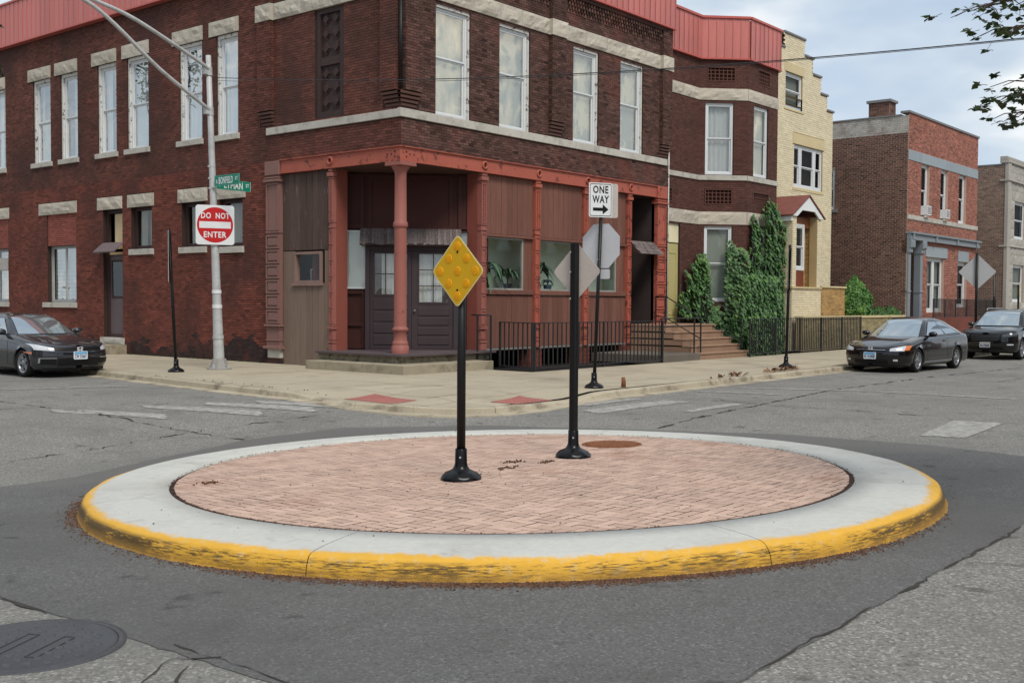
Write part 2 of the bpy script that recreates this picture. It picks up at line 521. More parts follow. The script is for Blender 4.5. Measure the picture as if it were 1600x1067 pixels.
def jag(a, b, amp, step, seed):
    a = np.array(a, float); b = np.array(b, float)
    L = np.linalg.norm(b - a); n = max(2, int(L / step)); t = (b - a) / L; q = np.array([-t[1], t[0]])
    return [tuple(a + t * L * i / n + q * amp * (mnoise.noise(Vector((i * 0.9, seed, 0))) + 0.7 * mnoise.noise(Vector((i * 0.23, seed, 4))))) for i in range(n)]

# newer asphalt square round the island (a sheet 4 mm above the old road)
cor = [(-15.5, -16.6), (-5.2, -16.6), (-4.3, -14.2), (-4.15, -12.0), (-4.8, -9.6), (-5.6, -7.6), (-7.2, -6.1), (-9.0, -6.0), (-11.0, -6.7), (-12.4, -7.35), (-15.5, -7.5)]
edge = []
for i in range(len(cor)):
    edge += jag(cor[i], cor[(i + 1) % len(cor)], 0.03, 0.10, i * 3.1)
mb = MB()
rings = []
FR_ = (0.0, 0.3, 0.5, 0.65, 0.74, 0.82, 0.90, 0.96, 1.0)
for k, f in enumerate(FR_):
    rings.append([(ISL.x + (x - ISL.x) * f, ISL.y + (y - ISL.y) * f) for x, y in edge])
mb.grid([[(x, y, ground(x, y) + 0.004) for x, y in r + r[:1]] for r in rings])
for r, f in zip(range(len(rings)), FR_):
    m_ = len(edge) + 1
    for j in range(m_):
        ex, ey = edge[j % len(edge)]
        soft = smooth01((min(ex + 14.6, ey + 15.9)) / 2.0)          # the far side is worn into the old road
        mb.tone[r * m_ + j] = 1.0 - soft * smooth01((f - 0.62) / 0.38)
mb.build("asphalt_patch", M_ASPH_NEW, kind="structure", recalc=True)

def crack(pts, w, seed, name="road_crack", z=0.008, amp=0.06):
    line = []
    for i in range(len(pts) - 1):
        line += jag(pts[i], pts[i + 1], amp, 0.09, seed + i)
    line.append(pts[-1])
    mb = MB()
    A = []; B = []
    for i, (x, y) in enumerate(line):
        x0, y0 = line[max(i - 1, 0)]; x1, y1 = line[min(i + 1, len(line) - 1)]
        l = math.hypot(x1 - x0, y1 - y0) or 1
        nx, ny = -(y1 - y0) / l, (x1 - x0) / l
        ww = w * max(0.06, 0.35 + 1.9 * mnoise.noise(Vector((i * 0.21, seed, 9))) + 0.7 * (random.random() - 0.35))
        A.append((x + nx * ww, y + ny * ww, ground(x, y) + z)); B.append((x - nx * ww, y - ny * ww, ground(x, y) + z))
    mb.grid([A, B], False)
    return mb.build(name, M_CRACK, kind="structure")
crack([(-15.5, -7.5), (-15.52, -12.9)], 0.013, 1, amp=0.035)
crack([(-15.42, -13.9), (-15.48, -16.6), (-15.5, -18.0)], 0.013, 2, amp=0.035)
crack([(-15.5, -16.58), (-9.6, -16.62), (-5.2, -16.6)], 0.014, 3, amp=0.035)
crack([(-5.7, -10.2), (-3.25, -9.98), (-1.0, -9.98), (3.4, -9.5), (9.0, -9.6), (15.3, -10.2), (30, -10.3)], 0.03, 4, amp=0.1)
crack([(-0.27, -8.5), (-0.83, -10.0), (-0.64, -11.2), (-0.68, -13.2)], 0.022, 5, amp=0.1)
crack([(-9.6, 2.4), (-9.58, -1.66), (-9.41, -4.05), (-9.05, -6.0)], 0.02, 6, amp=0.1)
crack([(-10.9, -16.6), (-10.85, -16.8), (-10.6, -17.5)], 0.012, 7)
crack([(-15.9, -14.35), (-15.57, -14.12), (-15.4, -14.3)], 0.012, 8)
crack([(-15.6, -14.3), (-15.9, -14.6), (-16.1, -15.3)], 0.008, 9)
crack([(-12.4, -5.8), (-9.4, -5.0), (-7.4, -4.9), (-6.4, -4.95)], 0.014, 10, amp=0.15)
crack([(3.4, -9.5), (6.0, -12.5)], 0.012, 11, amp=0.1)
crack([(8.0, -11.4), (15.0, -11.6)], 0.016, 12, amp=0.1)

def walk_crack(pts, w, seed):
    line = []
    for i in range(len(pts) - 1): line += jag(pts[i], pts[i + 1], 0.02, 0.08, seed + i)
    A = [(x, y + w * (0.4 + random.random()), walk(x, y) + 0.006) for x, y in line]; B = [(x, y - w * (0.4 + random.random()), walk(x, y) + 0.006) for x, y in line]
    mb = MB(); mb.grid([A, B], False); return mb.build("sidewalk_crack", M_CRACK, kind="structure")
WALK_CRACKS = [([(-3.9, -3.5), (-2.6, -3.9), (-2.0, -5.3)], 0.012, 31), ([(-4.55, -5.3), (-3.6, -5.5)], 0.010, 32), ([(-3.7, 1.9), (-2.2, 1.6), (-1.2, 1.9)], 0.010, 33), ([(2.0, -4.6), (3.6, -4.5)], 0.010, 34), ([(6.0, -5.3), (9.0, -5.6), (12.0, -5.5)], 0.010, 35), ([(-4.6, 3.3), (-3.2, 2.3)], 0.014, 36)]
# worn crosswalk bars and lines
def stripe(pts, name="crosswalk_stripe"):
    mb = MB()
    a, b, c, d = [np.array(p, float) for p in pts]
    n = 26
    A = [a + (b - a) * i / n for i in range(n + 1)]; B = [d + (c - d) * i / n for i in range(n + 1)]
    def w(p):
        return (p[0], p[1], ground(p[0], p[1]) + 0.008)
    A = [p + (B[i] - p) * 0.06 * random.random() for i, p in enumerate(A)]
    B = [p + (A[i] - p) * 0.06 * random.random() for i, p in enumerate(B)]
    mb.grid([[w(p) for p in A], [w((p + q) / 2) for p, q in zip(A, B)], [w(p) for p in B]], False)
    return mb.build(name, M_WHITEPAINT, kind="structure")
stripe([(-8.35, -2.0), (-8.55, -2.5), (-7.5, -4.5), (-7.2, -4.1)])
stripe([(-7.25, -2.35), (-7.55, -2.75), (-6.55, -4.75), (-6.25, -4.3)])
stripe([(-6.45, -2.7), (-6.7, -3.1), (-5.75, -5.2), (-5.55, -4.75)])
stripe([(-9.75, -1.6), (-9.95, -2.1), (-8.9, -3.9), (-8.65, -3.5)])
stripe([(-3.5, -7.9), (-3.55, -8.35), (-1.15, -8.75), (-1.1, -8.25)])
stripe([(-2.5, -9.35), (-2.55, -9.55), (-0.9, -9.75), (-0.85, -9.45)])
stripe([(-2.9, -7.45), (-2.9, -7.65), (-1.3, -7.8), (-1.25, -7.55)])
stripe([(-3.45, -13.7), (-3.38, -14.3), (-0.85, -14.15), (-1.1, -13.45)])
stripe([(2.6, -7.6), (2.45, -7.8), (3.5, -10.2), (3.75, -10.1)], "stop_line")
stripe([(1.1, -7.4), (0.95, -7.55), (1.4, -9.3), (1.6, -9.2)], "stop_line")
stripe([(3.7, -10.2), (3.5, -10.3), (3.6, -13.2), (3.8, -13.1)], "stop_line")
stripe([(-8.5, 2.9), (-8.5, 2.72), (-6.1, 1.75), (-6.0, 1.95)], "stop_line")
stripe([(-11.8, 3.6), (-11.8, 3.42), (-8.8, 2.85), (-8.8, 3.05)], "stop_line")

# ------------------------------------------------------------------ sidewalk and kerb at the corner
KP = [(-1.4, 40.0), (-5.0, 4.0), (-5.3, 1.4), (-5.58, -1.5), (-5.72, -3.6), (-5.74, -4.7), (-5.55, -5.7), (-5.15, -6.45), (-4.55, -6.92), (-3.75, -7.16), (-2.6, -7.16), (1.0, -7.05), (9.0, -6.95), (70.0, -6.85)]
def kerb_dist(x, y):
    best = 1e9
    for (ax, ay), (bx, by) in zip(KP[:-1], KP[1:]):
        dx, dy = bx - ax, by - ay
        t = max(0, min(1, ((x - ax) * dx + (y - ay) * dy) / (dx * dx + dy * dy)))
        best = min(best, math.hypot(x - ax - dx * t, y - ay - dy * t))
    return best
def walk(x, y):
    """sidewalk level, dipping to the road at the two ramps"""
    z = 0.0
    for cx, cy in ((-5.7, -4.7), (-3.4, -7.1)):
        d = math.hypot(x - cx, y - cy)
        z -= 0.085 * (1 - smooth01((d - 0.75) / 1.2))
    d = math.hypot(x + 4.9, y + 6.5)
    z = min(z, -0.10 * (1 - smooth01((d - 0.5) / 1.1)))
    return max(z, -0.10)
def clip(poly, hp):
    for (nx, ny, c) in hp:                # keep nx*x+ny*y >= c
        outp = []
        for i in range(len(poly)):
            p, q = poly[i], poly[(i + 1) % len(poly)]
            a, b = nx * p[0] + ny * p[1] - c, nx * q[0] + ny * q[1] - c
            if a >= 0: outp.append(p)
            if (a >= 0) != (b >= 0):
                t = a / (a - b); outp.append((p[0] + (q[0] - p[0]) * t, p[1] + (q[1] - p[1]) * t))
        poly = outp
        if len(poly) < 3: return []
    return poly
HP = []
KW = 0.16
for (ax, ay), (bx, by) in zip(KP[:-1], KP[1:]):
    l = math.hypot(bx - ax, by - ay)
    nx, ny = -(by - ay) / l, (bx - ax) / l
    HP.append((nx, ny, nx * ax + ny * ay + KW))
sw_base = MB()
mbb = []
root_sw = MB()
base_poly = [(-1.4, 40), (-5.6, -1.5), (-5.6, -5.6), (-3.7, -7.1), (70, -6.9), (70, -2.0), (9, -2.0), (7.95, -0.0), (0.3, 0.0), (0.3, 40)]
cells = []
def strip_cells(x0, x1, y0, y1, px, py):
    nx_, ny_ = max(1, round((x1 - x0) / px)), max(1, round((y1 - y0) / py))
    for i in range(nx_):
        for j in range(ny_):
            cells.append((x0 + (x1 - x0) * i / nx_, x0 + (x1 - x0) * (i + 1) / nx_, y0 + (y1 - y0) * j / ny_, y0 + (y1 - y0) * (j + 1) / ny_))
strip_cells(2.05, 66.0, -7.2, -2.45, 1.62, 2.37)
strip_cells(-6.0, 2.05, -7.4, -1.2, 1.61, 1.55)
strip_cells(-6.0, 0.0, -1.2, 40, 1.5, 1.63)
strip_cells(0.0, 2.05, -1.2, 0.0, 2.05, 1.2)
mb = MB()
for x in np.arange(-5.7, 0.31, 0.3):
    for y in np.arange(-7.2, -1.0, 0.28):
        q = clip([(x, y), (x + .3, y), (x + .3, y + .28), (x, y + .28)], HP)
        if len(q) >= 3: mb.add([(a, b, walk(a, b) - 0.035) for a, b in q], [tuple(range(len(q)))])
mb.slab([(-5.2, -1.2), (0.0, -1.2), (0.0, 40), (-1.3, 40)], -0.11, -0.03)
mb.slab([(0.0, -6.9), (70, -6.75), (70, -2.4), (2.05, -2.4), (2.05, -0.05), (0.0, -0.05)], -0.11, -0.03)
walkroot = mb.build("sidewalk", M_DIRT, kind="structure")
for c in cells:
    full = clip([(c[0] + 0.006, c[2] + 0.006), (c[1] - 0.006, c[2] + 0.006), (c[1] - 0.006, c[3] - 0.006), (c[0] + 0.006, c[3] - 0.006)], HP)
    if len(full) < 3: continue
    near = c[0] < 0.5 and c[2] < 0
    m_ = MB()
    tilt = random.uniform(-0.004, 0.004)
    if near:
        nsub = 6
        for i in range(nsub):
            for j in range(nsub):
                xa = c[0] + 0.006 + (c[1] - c[0] - 0.012) * i / nsub; xb = c[0] + 0.006 + (c[1] - c[0] - 0.012) * (i + 1) / nsub
                ya = c[2] + 0.006 + (c[3] - c[2] - 0.012) * j / nsub; yb = c[2] + 0.006 + (c[3] - c[2] - 0.012) * (j + 1) / nsub
                q = clip([(xa, ya), (xb, ya), (xb, yb), (xa, yb)], HP)
                if len(q) >= 3:
                    m_.add([(x, y, walk(x, y)) for x, y in q], [tuple(range(len(q)))])
    else:
        m_.slab(full, -0.03, 0.0 + tilt * 0.5)
    if m_.v:
        m_.build("concrete_slab", M_CONC, walkroot)
# kerb stones along the edge
def resample(pts, step):
    o = []
    for (ax, ay), (bx, by) in zip(pts[:-1], pts[1:]):
        l = math.hypot(bx - ax, by - ay); n = max(1, int(l / step))
        o += [(ax + (bx - ax) * i / n, ay + (by - ay) * i / n) for i in range(n)]
    return o + [pts[-1]]
kl = [p for p in resample(KP, 0.3) if p[1] < 34 and p[0] < 62]
kroot = None
for g0 in range(0, len(kl) - 1, 7):
    seg = kl[g0:g0 + 8]
    if len(seg) < 2: break
    rows = []
    for i, (x, y) in enumerate(seg):
        gi = g0 + i
        x0, y0 = kl[max(gi - 1, 0)]; x1, y1 = kl[min(gi + 1, len(kl) - 1)]
        l = math.hypot(x1 - x0, y1 - y0); tx_, ty_ = (x1 - x0) / l, (y1 - y0) / l
        nx, ny = -ty_, tx_
        if i == 0: x, y = x + tx_ * 0.004, y + ty_ * 0.004
        if i == len(seg) - 1: x, y = x - tx_ * 0.004, y - ty_ * 0.004
        zt = walk(x + nx * 0.1, y + ny * 0.1); g = ground(x, y)
        rows.append([(x + nx * (KW + 0.06), y + ny * (KW + 0.06), g - 0.1), (x + nx * (KW + 0.055), y + ny * (KW + 0.055), walk(x + nx * (KW + 0.055), y + ny * (KW + 0.055)) - 0.005), (x + nx * (KW - 0.004), y + ny * (KW - 0.004), walk(x + nx * KW, y + ny * KW) - 0.001), (x + nx * 0.03, y + ny * 0.03, zt + 0.001),
                     (x + nx * 0.005, y + ny * 0.005, zt - 0.022), (x - nx * 0.012, y - ny * 0.012, g + 0.012), (x - nx * 0.03, y - ny * 0.03, g + 0.012), (x - nx * 0.30, y - ny * 0.30, g + 0.007), (x - nx * 0.31, y - ny * 0.31, g - 0.05)])
    mb = MB(); mb.grid(rows, False)
    b = mb
    if kroot is None:
        kroot = mb.build("kerb", M_KERB, kind="structure")
    else:
        mb.build("kerb_stone", M_KERB, kroot)
# pavements behind and beside the camera side of the crossing
for poly in ([(-12.0, -60), (-12.0, -18.9), (60, -18.9), (60, -60)], [(-60, -60), (-17.4, -60), (-17.4, -18.4), (-60, -18.4)], [(-60, -6), (-17.2, -6), (-16.0, 60), (-60, 60)]):
    MB().slab(poly, -0.13, 0.0).build("pavement", M_CONC, kind="structure")

for a_ in WALK_CRACKS: walk_crack(*a_)
# red tactile pads set in the ramps
def pad(pts, label):
    a, b, c, d = [np.array(p, float) for p in pts]
    f = lambda u, v: (a * (1 - u) + b * u) * (1 - v) + (d * (1 - u) + c * u) * v
    mb = MB(); n = 8
    mb.grid([[(*f(i / n, j / n), walk(*f(i / n, j / n)) + 0.006) for i in range(n + 1)] for j in range(n + 1)], False)
    p = mb.build("tactile_pad", M_PAD)
    tag(p, label, "tactile paving", "tactile pads on the corner ramps")
    dm = MB()
    nu, nv = 14, 9
    for i in range(nu):
        for j in range(nv):
            x, y = f((i + 0.5) / nu, (j + 0.5) / nv); z = walk(x, y) + 0.006
            r = 0.026
            ring = [(x + r * math.cos(k * math.pi / 3), y + r * math.sin(k * math.pi / 3), z) for k in range(6)]
            top = [(x + r * .6 * math.cos(k * math.pi / 3), y + r * .6 * math.sin(k * math.pi / 3), z + 0.008) for k in range(6)]
            dm.add(ring + top, [tuple(range(6, 12))] + [(k, (k + 1) % 6, 6 + (k + 1) % 6, 6 + k) for k in range(6)])
    dm.build("dome", M_PAD, p, kind="stuff")
pad([(-5.38, -4.0), (-4.55, -3.95), (-4.75, -5.25), (-5.45, -5.3)], "red tactile pad left of the yellow marker sign's post, on the kerb ramp")
pad([(-4.02, -6.35), (-2.85, -6.05), (-2.95, -6.93), (-4.0, -6.93)], "red tactile pad on the kerb ramp between the two island signs")
# ------------------------------------------------------------------ traffic island
def island_kerb_mat():
    m, t, p = _new("island_kerb_paint")
    N, L = t.nodes.new, t.links.new
    tcn = N("ShaderNodeTexCoord"); sp = N("ShaderNodeSeparateXYZ"); L(tcn.outputs["Object"], sp.inputs[0])
    def math_(op, a, b=None, c=None):
        n = N("ShaderNodeMath"); n.operation = op
        for i, x in enumerate((a, b, c)):
            if x is None: continue
            if isinstance(x, (int, float)): n.inputs[i].default_value = x
            else: L(x, n.inputs[i])
        return n.outputs[0]
    def noise(sc, det=4, rough=0.6, w=None):
        n = N("ShaderNodeTexNoise"); n.inputs["Scale"].default_value = sc; n.inputs["Detail"].default_value = det; n.inputs["Roughness"].default_value = rough
        L(w or tcn.outputs["Object"], n.inputs["Vector"]); return n.outputs["Fac"]
    def rng(x, a, b, lo=0.0, hi=1.0):
        n = N("ShaderNodeMapRange"); n.inputs[1].default_value = a; n.inputs[2].default_value = b; n.inputs[3].default_value = lo; n.inputs[4].default_value = hi
        L(x, n.inputs[0]); return n.outputs[0]
    def mix(f, a, b):
        n = N("ShaderNodeMix"); n.data_type = 'RGBA'
        L(f, n.inputs[0])
        for i, x in ((6, a), (7, b)):
            if isinstance(x, tuple): n.inputs[i].default_value = (*x, 1)
            else: L(x, n.inputs[i])
        return n.outputs[2]
    r = math_('SQRT', math_('ADD', math_('MULTIPLY', sp.outputs[0], sp.outputs[0]), math_('MULTIPLY', sp.outputs[1], sp.outputs[1])))
    big = noise(0.9, 3); fine = noise(14, 5); grain = noise(70, 3)
    conc = mix(fine, s(178, 178, 172, K), s(204, 203, 196, K))
    conc = mix(rng(noise(0.8, 6, 0.7), 0.50, 0.72, 0, 0.55), conc, s(150, 148, 140, K))
    conc = mix(rng(noise(2.6, 6, 0.75), 0.58, 0.70, 0, 0.45), conc, s(132, 128, 118, K))
    conc = mix(rng(grain, 0.62, 0.75, 0, 0.35), conc, s(150, 150, 146))
    # paint edge wanders
    # the paint is a wide brush on the camera side and a thin line on the far side
    far = math_('ADD', math_('MULTIPLY', sp.outputs[0], 0.18), math_('MULTIPLY', sp.outputs[1], 0.15))
    edge = math_('ADD', math_('MULTIPLY_ADD', big, 0.26, 3.965), math_('MINIMUM', math_('MAXIMUM', math_('MULTIPLY', far, 0.10), -0.02), 0.16))
    pm = rng(math_('ADD', math_('SUBTRACT', r, edge), math_('MULTIPLY_ADD', fine, 0.16, -0.08)), -0.02, 0.03)
    yel = mix(noise(5, 4), s(206, 156, 46, K), s(226, 174, 62, K))
    yel = mix(rng(fine, 0.56, 0.68, 0, 0.5), yel, s(196, 176, 132))
    col = mix(pm, conc, yel)
    # rubber scuffs and grime on the face
    zf = rng(sp.outputs[2], -0.028, -0.058)
    mpn = N("ShaderNodeMapping"); mpn.inputs["Scale"].default_value = (3.2, 3.2, 30); L(tcn.outputs["Object"], mpn.inputs[0])
    sc_ = noise(2.6, 7, 0.72, mpn.outputs[0])
    sc2 = noise(1.1, 2)
    ends = rng(math_('ABSOLUTE', math_('SUBTRACT', math_('MULTIPLY', sp.outputs[0], 0.152), math_('MULTIPLY', sp.outputs[1], 0.183))), 0.55, 0.98, 0, 0.22)   # tyres rub the two ends facing traffic
    thr = math_('ADD', math_('ADD', sc_, ends), math_('MULTIPLY_ADD', sc2, 0.5, -0.25))
    scuff = math_('MULTIPLY', zf, rng(thr, 0.47, 0.60, 0, 0.9))
    band = math_('MULTIPLY', rng(sp.outputs[2], -0.16, -0.10), 1.0)
    col = mix(math_('MULTIPLY', scuff, math_('MULTIPLY_ADD', band, 0.5, 0.5)), col, s(58, 46, 30))
    low = math_('MULTIPLY', rng(sp.outputs[2], -0.085, -0.14, 0, 0.6), rng(noise(5, 6, 0.7), 0.30, 0.55))
    col = mix(low, col, s(112, 80, 34))
    L(col, p.inputs["Base Color"]); p.inputs["Roughness"].default_value = 0.82
    bp = N("ShaderNodeBump"); bp.inputs["Strength"].default_value = 0.35; bp.inputs["Distance"].default_value = 0.015
    L(math_('ADD', grain, math_('MULTIPLY', scuff, -0.3)), bp.inputs["Height"]); L(bp.outputs[0], p.inputs["Normal"])
    return m
M_IKERB = island_kerb_mat()
M_PAVER = mat("clay_paver", s(193, 165, 149, K), 0.85, var=0.10, scale=0.9, fine=0.14, fscale=60, bump=0.3, bscale=70, rnd=0.14, tone=True, tonevar=0.14,
              stain=s(140, 98, 78, K), stain_amt=0.55, stain_scale=0.9, stain_lo=0.54, stain_hi=0.72)
M_SAND = mat("paver_joint", s(52, 38, 33), 0.95, var=0.3, fine=0.3, bump=0.5)
island = thing("traffic_island", "round brick paved traffic island with yellow painted concrete kerb in the junction", "traffic island", ISL)
island.rotation_mode = 'QUATERNION'
island.rotation_quaternion = Vector((0, 0, 1)).rotation_difference(ISL_N)
RB = 3.40
prof = [(RB + 0.012, -0.16), (RB + 0.012, 0.004), (RB + 0.3, 0.006), (3.95, 0.003), (4.06, -0.004), (4.12, -0.012), (4.155, -0.027), (4.178, -0.052), (4.192, -0.09), (4.205, -0.15), (4.212, -0.160), (4.235, -0.162), (4.25, -0.20)]
prof2 = []
for (a, b) in zip(prof[:-1], prof[1:]):
    prof2 += [a]
prof2.append(prof[-1])
NSEG = 8
for k in range(NSEG):
    a0 = 2 * math.pi * k / NSEG + 0.35 + 0.0007; a1 = 2 * math.pi * (k + 1) / NSEG + 0.35 - 0.0007
    mb = MB()
    mb.lathe(prof2, n=20, a0=a0, a1=a1, smooth=True, rmod=lambda a, z: 1 + (0.004 * mnoise.noise(Vector((a * 9, z * 20, 1))) if z < -0.01 else 0))
    mb.build("kerb_segment", M_IKERB, island)
mb = MB(); mb.lathe([(0.001, -0.0022), (RB - 0.02, -0.0022), (RB + 0.011, -0.012), (RB + 0.013, -0.15)], n=96)
mb.build("joint_bed", M_SAND, island)
# herringbone
def paver_geo(mb, x0, x1, y0, y1, dz):
    g = random.choice((0.0040, 0.0055, 0.0070, 0.0085, 0.0095)); c = 0.002
    xa, xb, ya, yb = x0 + g, x1 - g, y0 + g, y1 - g
    cornr = [(xa, ya), (xb, ya), (xb, yb), (xa, yb)]
    if max(math.hypot(x, y) for x, y in cornr) > RB - 0.042:
        hp = []
        for k in range(48):
            an = 2 * math.pi * k / 48
            hp.append((-math.cos(an), -math.sin(an), -(RB - 0.040)))
        poly = clip(cornr, hp)
        if len(poly) < 3: return False
        cx = sum(p[0] for p in poly) / len(poly); cy = sum(p[1] for p in poly) / len(poly)
        n = len(poly)
        V = [(x, y, -0.03) for x, y in poly] + [(x, y, dz) for x, y in poly]
        mb.add(V, [tuple(range(n, 2 * n))] + [(i, (i + 1) % n, n + (i + 1) % n, n + i) for i in range(n)])
        return True
    tz = [dz + random.uniform(-0.0008, 0.0008) for _ in range(4)]
    V = [(x, y, -0.03) for x, y in cornr] + [(x, y, z - c) for (x, y), z in zip(cornr, tz)]
    V += [(xa + c, ya + c, tz[0]), (xb - c, ya + c, tz[1]), (xb - c, yb - c, tz[2]), (xa + c, yb - c, tz[3])]
    f = [(8, 9, 10, 11)]
    for i in range(4):
        j = (i + 1) % 4
        f += [(i, j, 4 + j, 4 + i), (4 + i, 4 + j, 8 + j, 8 + i)]
    mb.add(V, f); return True
pav = []
B = 0.1016
n = int(RB / B) + 3
for i in range(-n, n):
    for j in range(-n, n):
        d = (i + j) % 4
        if d == 0: q = (i * B, (i + 2) * B, j * B, (j + 1) * B)
        elif d == 2: q = (i * B, (i + 1) * B, j * B, (j + 2) * B)
        else: continue
        cx, cy = (q[0] + q[1]) / 2, (q[2] + q[3]) / 2
        if math.hypot(cx, cy) < RB + 0.05:
            pav.append((math.hypot(cx + ISL.x + 18.81, cy + ISL.y + 19.07), q))
pav.sort()
rest = MB(); cnt = 0
for dist, q in pav:
    dz = abs(random.gauss(0, 0.0012))
    if cnt < 300:
        m_ = MB(); m_.curtone = 0.5
        if paver_geo(m_, *q, dz):
            m_.build("paver", M_PAVER, island, recalc=False); cnt += 1
    else:
        rest.curtone = random.random()
        paver_geo(rest, *q, dz)
rest.build("paver_field", M_PAVER, island, kind="stuff", recalc=False)

def on_island(x, y):
    return Vector((x, y, isl_z(x, y)))

# grit and leaf litter washed against the kerb
M_GRIT = mat("brown_grit", s(92, 68, 54), 0.95, var=0.3, scale=20, fine=0.3, tone=True)
mb = MB()
for k in range(6500):
    a = random.gauss(-2.35, 0.33) if random.random() < 0.8 else random.choice((random.gauss(-0.75, 0.1), random.gauss(2.55, 0.2)))
    r = 4.215 + abs(random.gauss(0, 0.065))
    x, y = ISL.x + r * math.cos(a), ISL.y + r * math.sin(a); z = ground(x, y) + 0.006
    sz = random.uniform(0.005, 0.016)
    an = random.random() * 6.28; h = random.uniform(0.002, 0.010)
    mb.curtone = random.random()
    P = [(x + sz * math.cos(an + q * 2.09), y + sz * math.sin(an + q * 2.09), z) for q in range(3)] + [(x, y, z + h)]
    mb.add(P, [(0, 1, 3), (1, 2, 3), (2, 0, 3)])
o = mb.build("kerbside_grit", M_GRIT, kind="stuff", recalc=False)
tag(o, "brown grit and leaf crumbs along the foot of the yellow island kerb", "debris")
mb = MB()
for k in range(640):
    a = random.random() * 6.28 if random.random() < 0.7 else random.gauss(3.3, 0.35); r = 3.395 + random.gauss(0, 0.012)
    if random.random() < 0.25: r = random.uniform(0.3, 4.0); 
    v = on_island(ISL.x + r * math.cos(a), ISL.y + r * math.sin(a)); sz = random.uniform(0.004, 0.013); an = random.random() * 6.28
    mb.curtone = random.random() * 0.6
    P = [(v.x + sz * math.cos(an + q * 2.09), v.y + sz * math.sin(an + q * 2.09), v.z + 0.004) for q in range(3)] + [(v.x, v.y, v.z + 0.004 + sz * 0.8)]
    mb.add(P, [(0, 1, 3), (1, 2, 3), (2, 0, 3)])
for (x, y, n_) in ((-9.55, -11.45, 26), (-9.35, -11.75, 30), (-9.98, -11.7, 26), (-10.6, -11.7, 26), (-12.45, -9.95, 20)):
    for k in range(n_):
        v = on_island(x + random.gauss(0, .07), y + random.gauss(0, .04)); sz = random.uniform(0.008, 0.025); an = random.random() * 6.28
        mb.curtone = random.random() * 0.5
        P = [(v.x + sz * math.cos(an + q * 2.09), v.y + sz * math.sin(an + q * 2.09), v.z + 0.004) for q in range(3)] + [(v.x, v.y, v.z + 0.018)]
        mb.add(P, [(0, 1, 3), (1, 2, 3), (2, 0, 3)])
o = mb.build("island_debris", M_GRIT, kind="stuff", recalc=False)
tag(o, "dark crumbs of soil and leaf scattered over the island bricks and joint", "debris")

# ---- covers
M_RUST = mat("rusty_iron", s(128, 84, 58, K), 0.8, var=0.25, scale=6, fine=0.25, bump=0.4, stain=s(110, 62, 38), stain_amt=0.7, stain_scale=5)
M_IRON = mat("worn_cast_iron", s(78, 79, 82, K), 0.5, metal=0.2, var=0.14, scale=3, fine=0.16, fscale=60, bump=0.3, bscale=80, stain=s(70, 68, 68), stain_amt=0.5, stain_scale=4)
vc = thing("manhole_cover", "rusty ribbed iron cover set in the island bricks behind the second sign", "manhole cover", on_island(-7.62, -11.42) + Vector((0, 0, 0.004)))
vc.rotation_mode = 'QUATERNION'; vc.rotation_quaternion = island.rotation_quaternion
mb = MB(); mb.lathe([(0.37, -0.02), (0.37, 0.004), (0.34, 0.006), (0.335, 0.0), (0.001, 0.0)], n=40); mb.build("cover_plate", M_RUST, vc)
mb = MB()
for i in range(-6, 7):
    w = math.sqrt(max(0.0, 0.32 ** 2 - (i * 0.05) ** 2))
    if w > 0.04: mb.bbox(Fr((0, 0, 0), (1, 0, 0), (0, 0, 1), (0, 1, 0)), -w, w, 0.0, 0.012, i * 0.05 - 0.013, i * 0.05 + 0.013, 0.004)
mb.build("cover_rib", M_RUST, vc, kind="stuff")

mx_, my_ = -15.93, -13.33
mc = thing("manhole_cover", "large grey cast iron manhole cover in the road, bottom left corner of the view", "manhole cover", (mx_, my_, ground(mx_, my_) + 0.012), rotz=0.5)
mb = MB(); mb.lathe([(0.49, -0.05), (0.49, 0.002), (0.455, 0.006), (0.45, 0.0)], n=64); mb.build("frame_ring", M_IRON, mc)
mb = MB(); mb.lathe([(0.447, -0.03), (0.447, 0.001), (0.435, 0.004), (0.42, 0.004), (0.415, 0.0), (0.001, 0.0)], n=64); mb.build("cover_plate", M_IRON, mc)
for i in range(-4, 5):
    for j in range(-4, 5):
        x, y = (i + 0.5 * (j % 2)) * 0.092, j * 0.085
        if math.hypot(x, y) < 0.385 and not (abs(y - 0.1) < 0.05 and abs(x) < 0.2) and not (abs(y + 0.12) < 0.05 and abs(x) < 0.2):
            mb = MB(); mb.lathe([(0.026, 0.0), (0.022, 0.004), (0.012, 0.0055), (0.001, 0.006)], (x, y, 0.0), n=10); mb.build("stud", M_IRON, mc)
mb = MB()
for yy in (0.1, -0.12):
    mb.ring(Fr((0, 0, 0), (1, 0, 0), (0, 0, 1), (0, 1, 0)), -0.18, 0.18, yy - 0.035, yy + 0.035, 0.006, 0.0, 0.005)
mb.build("name_panel", M_IRON, mc)
M_HOLE = mat("dark_hole", (0.012, 0.011, 0.01), 1.0)
mb = MB(); mb.lathe([(0.05, 0.002), (0.001, 0.002)], (-0.26, 0.27, 0.0), n=16); mb.build("pick_hole", M_HOLE, mc)

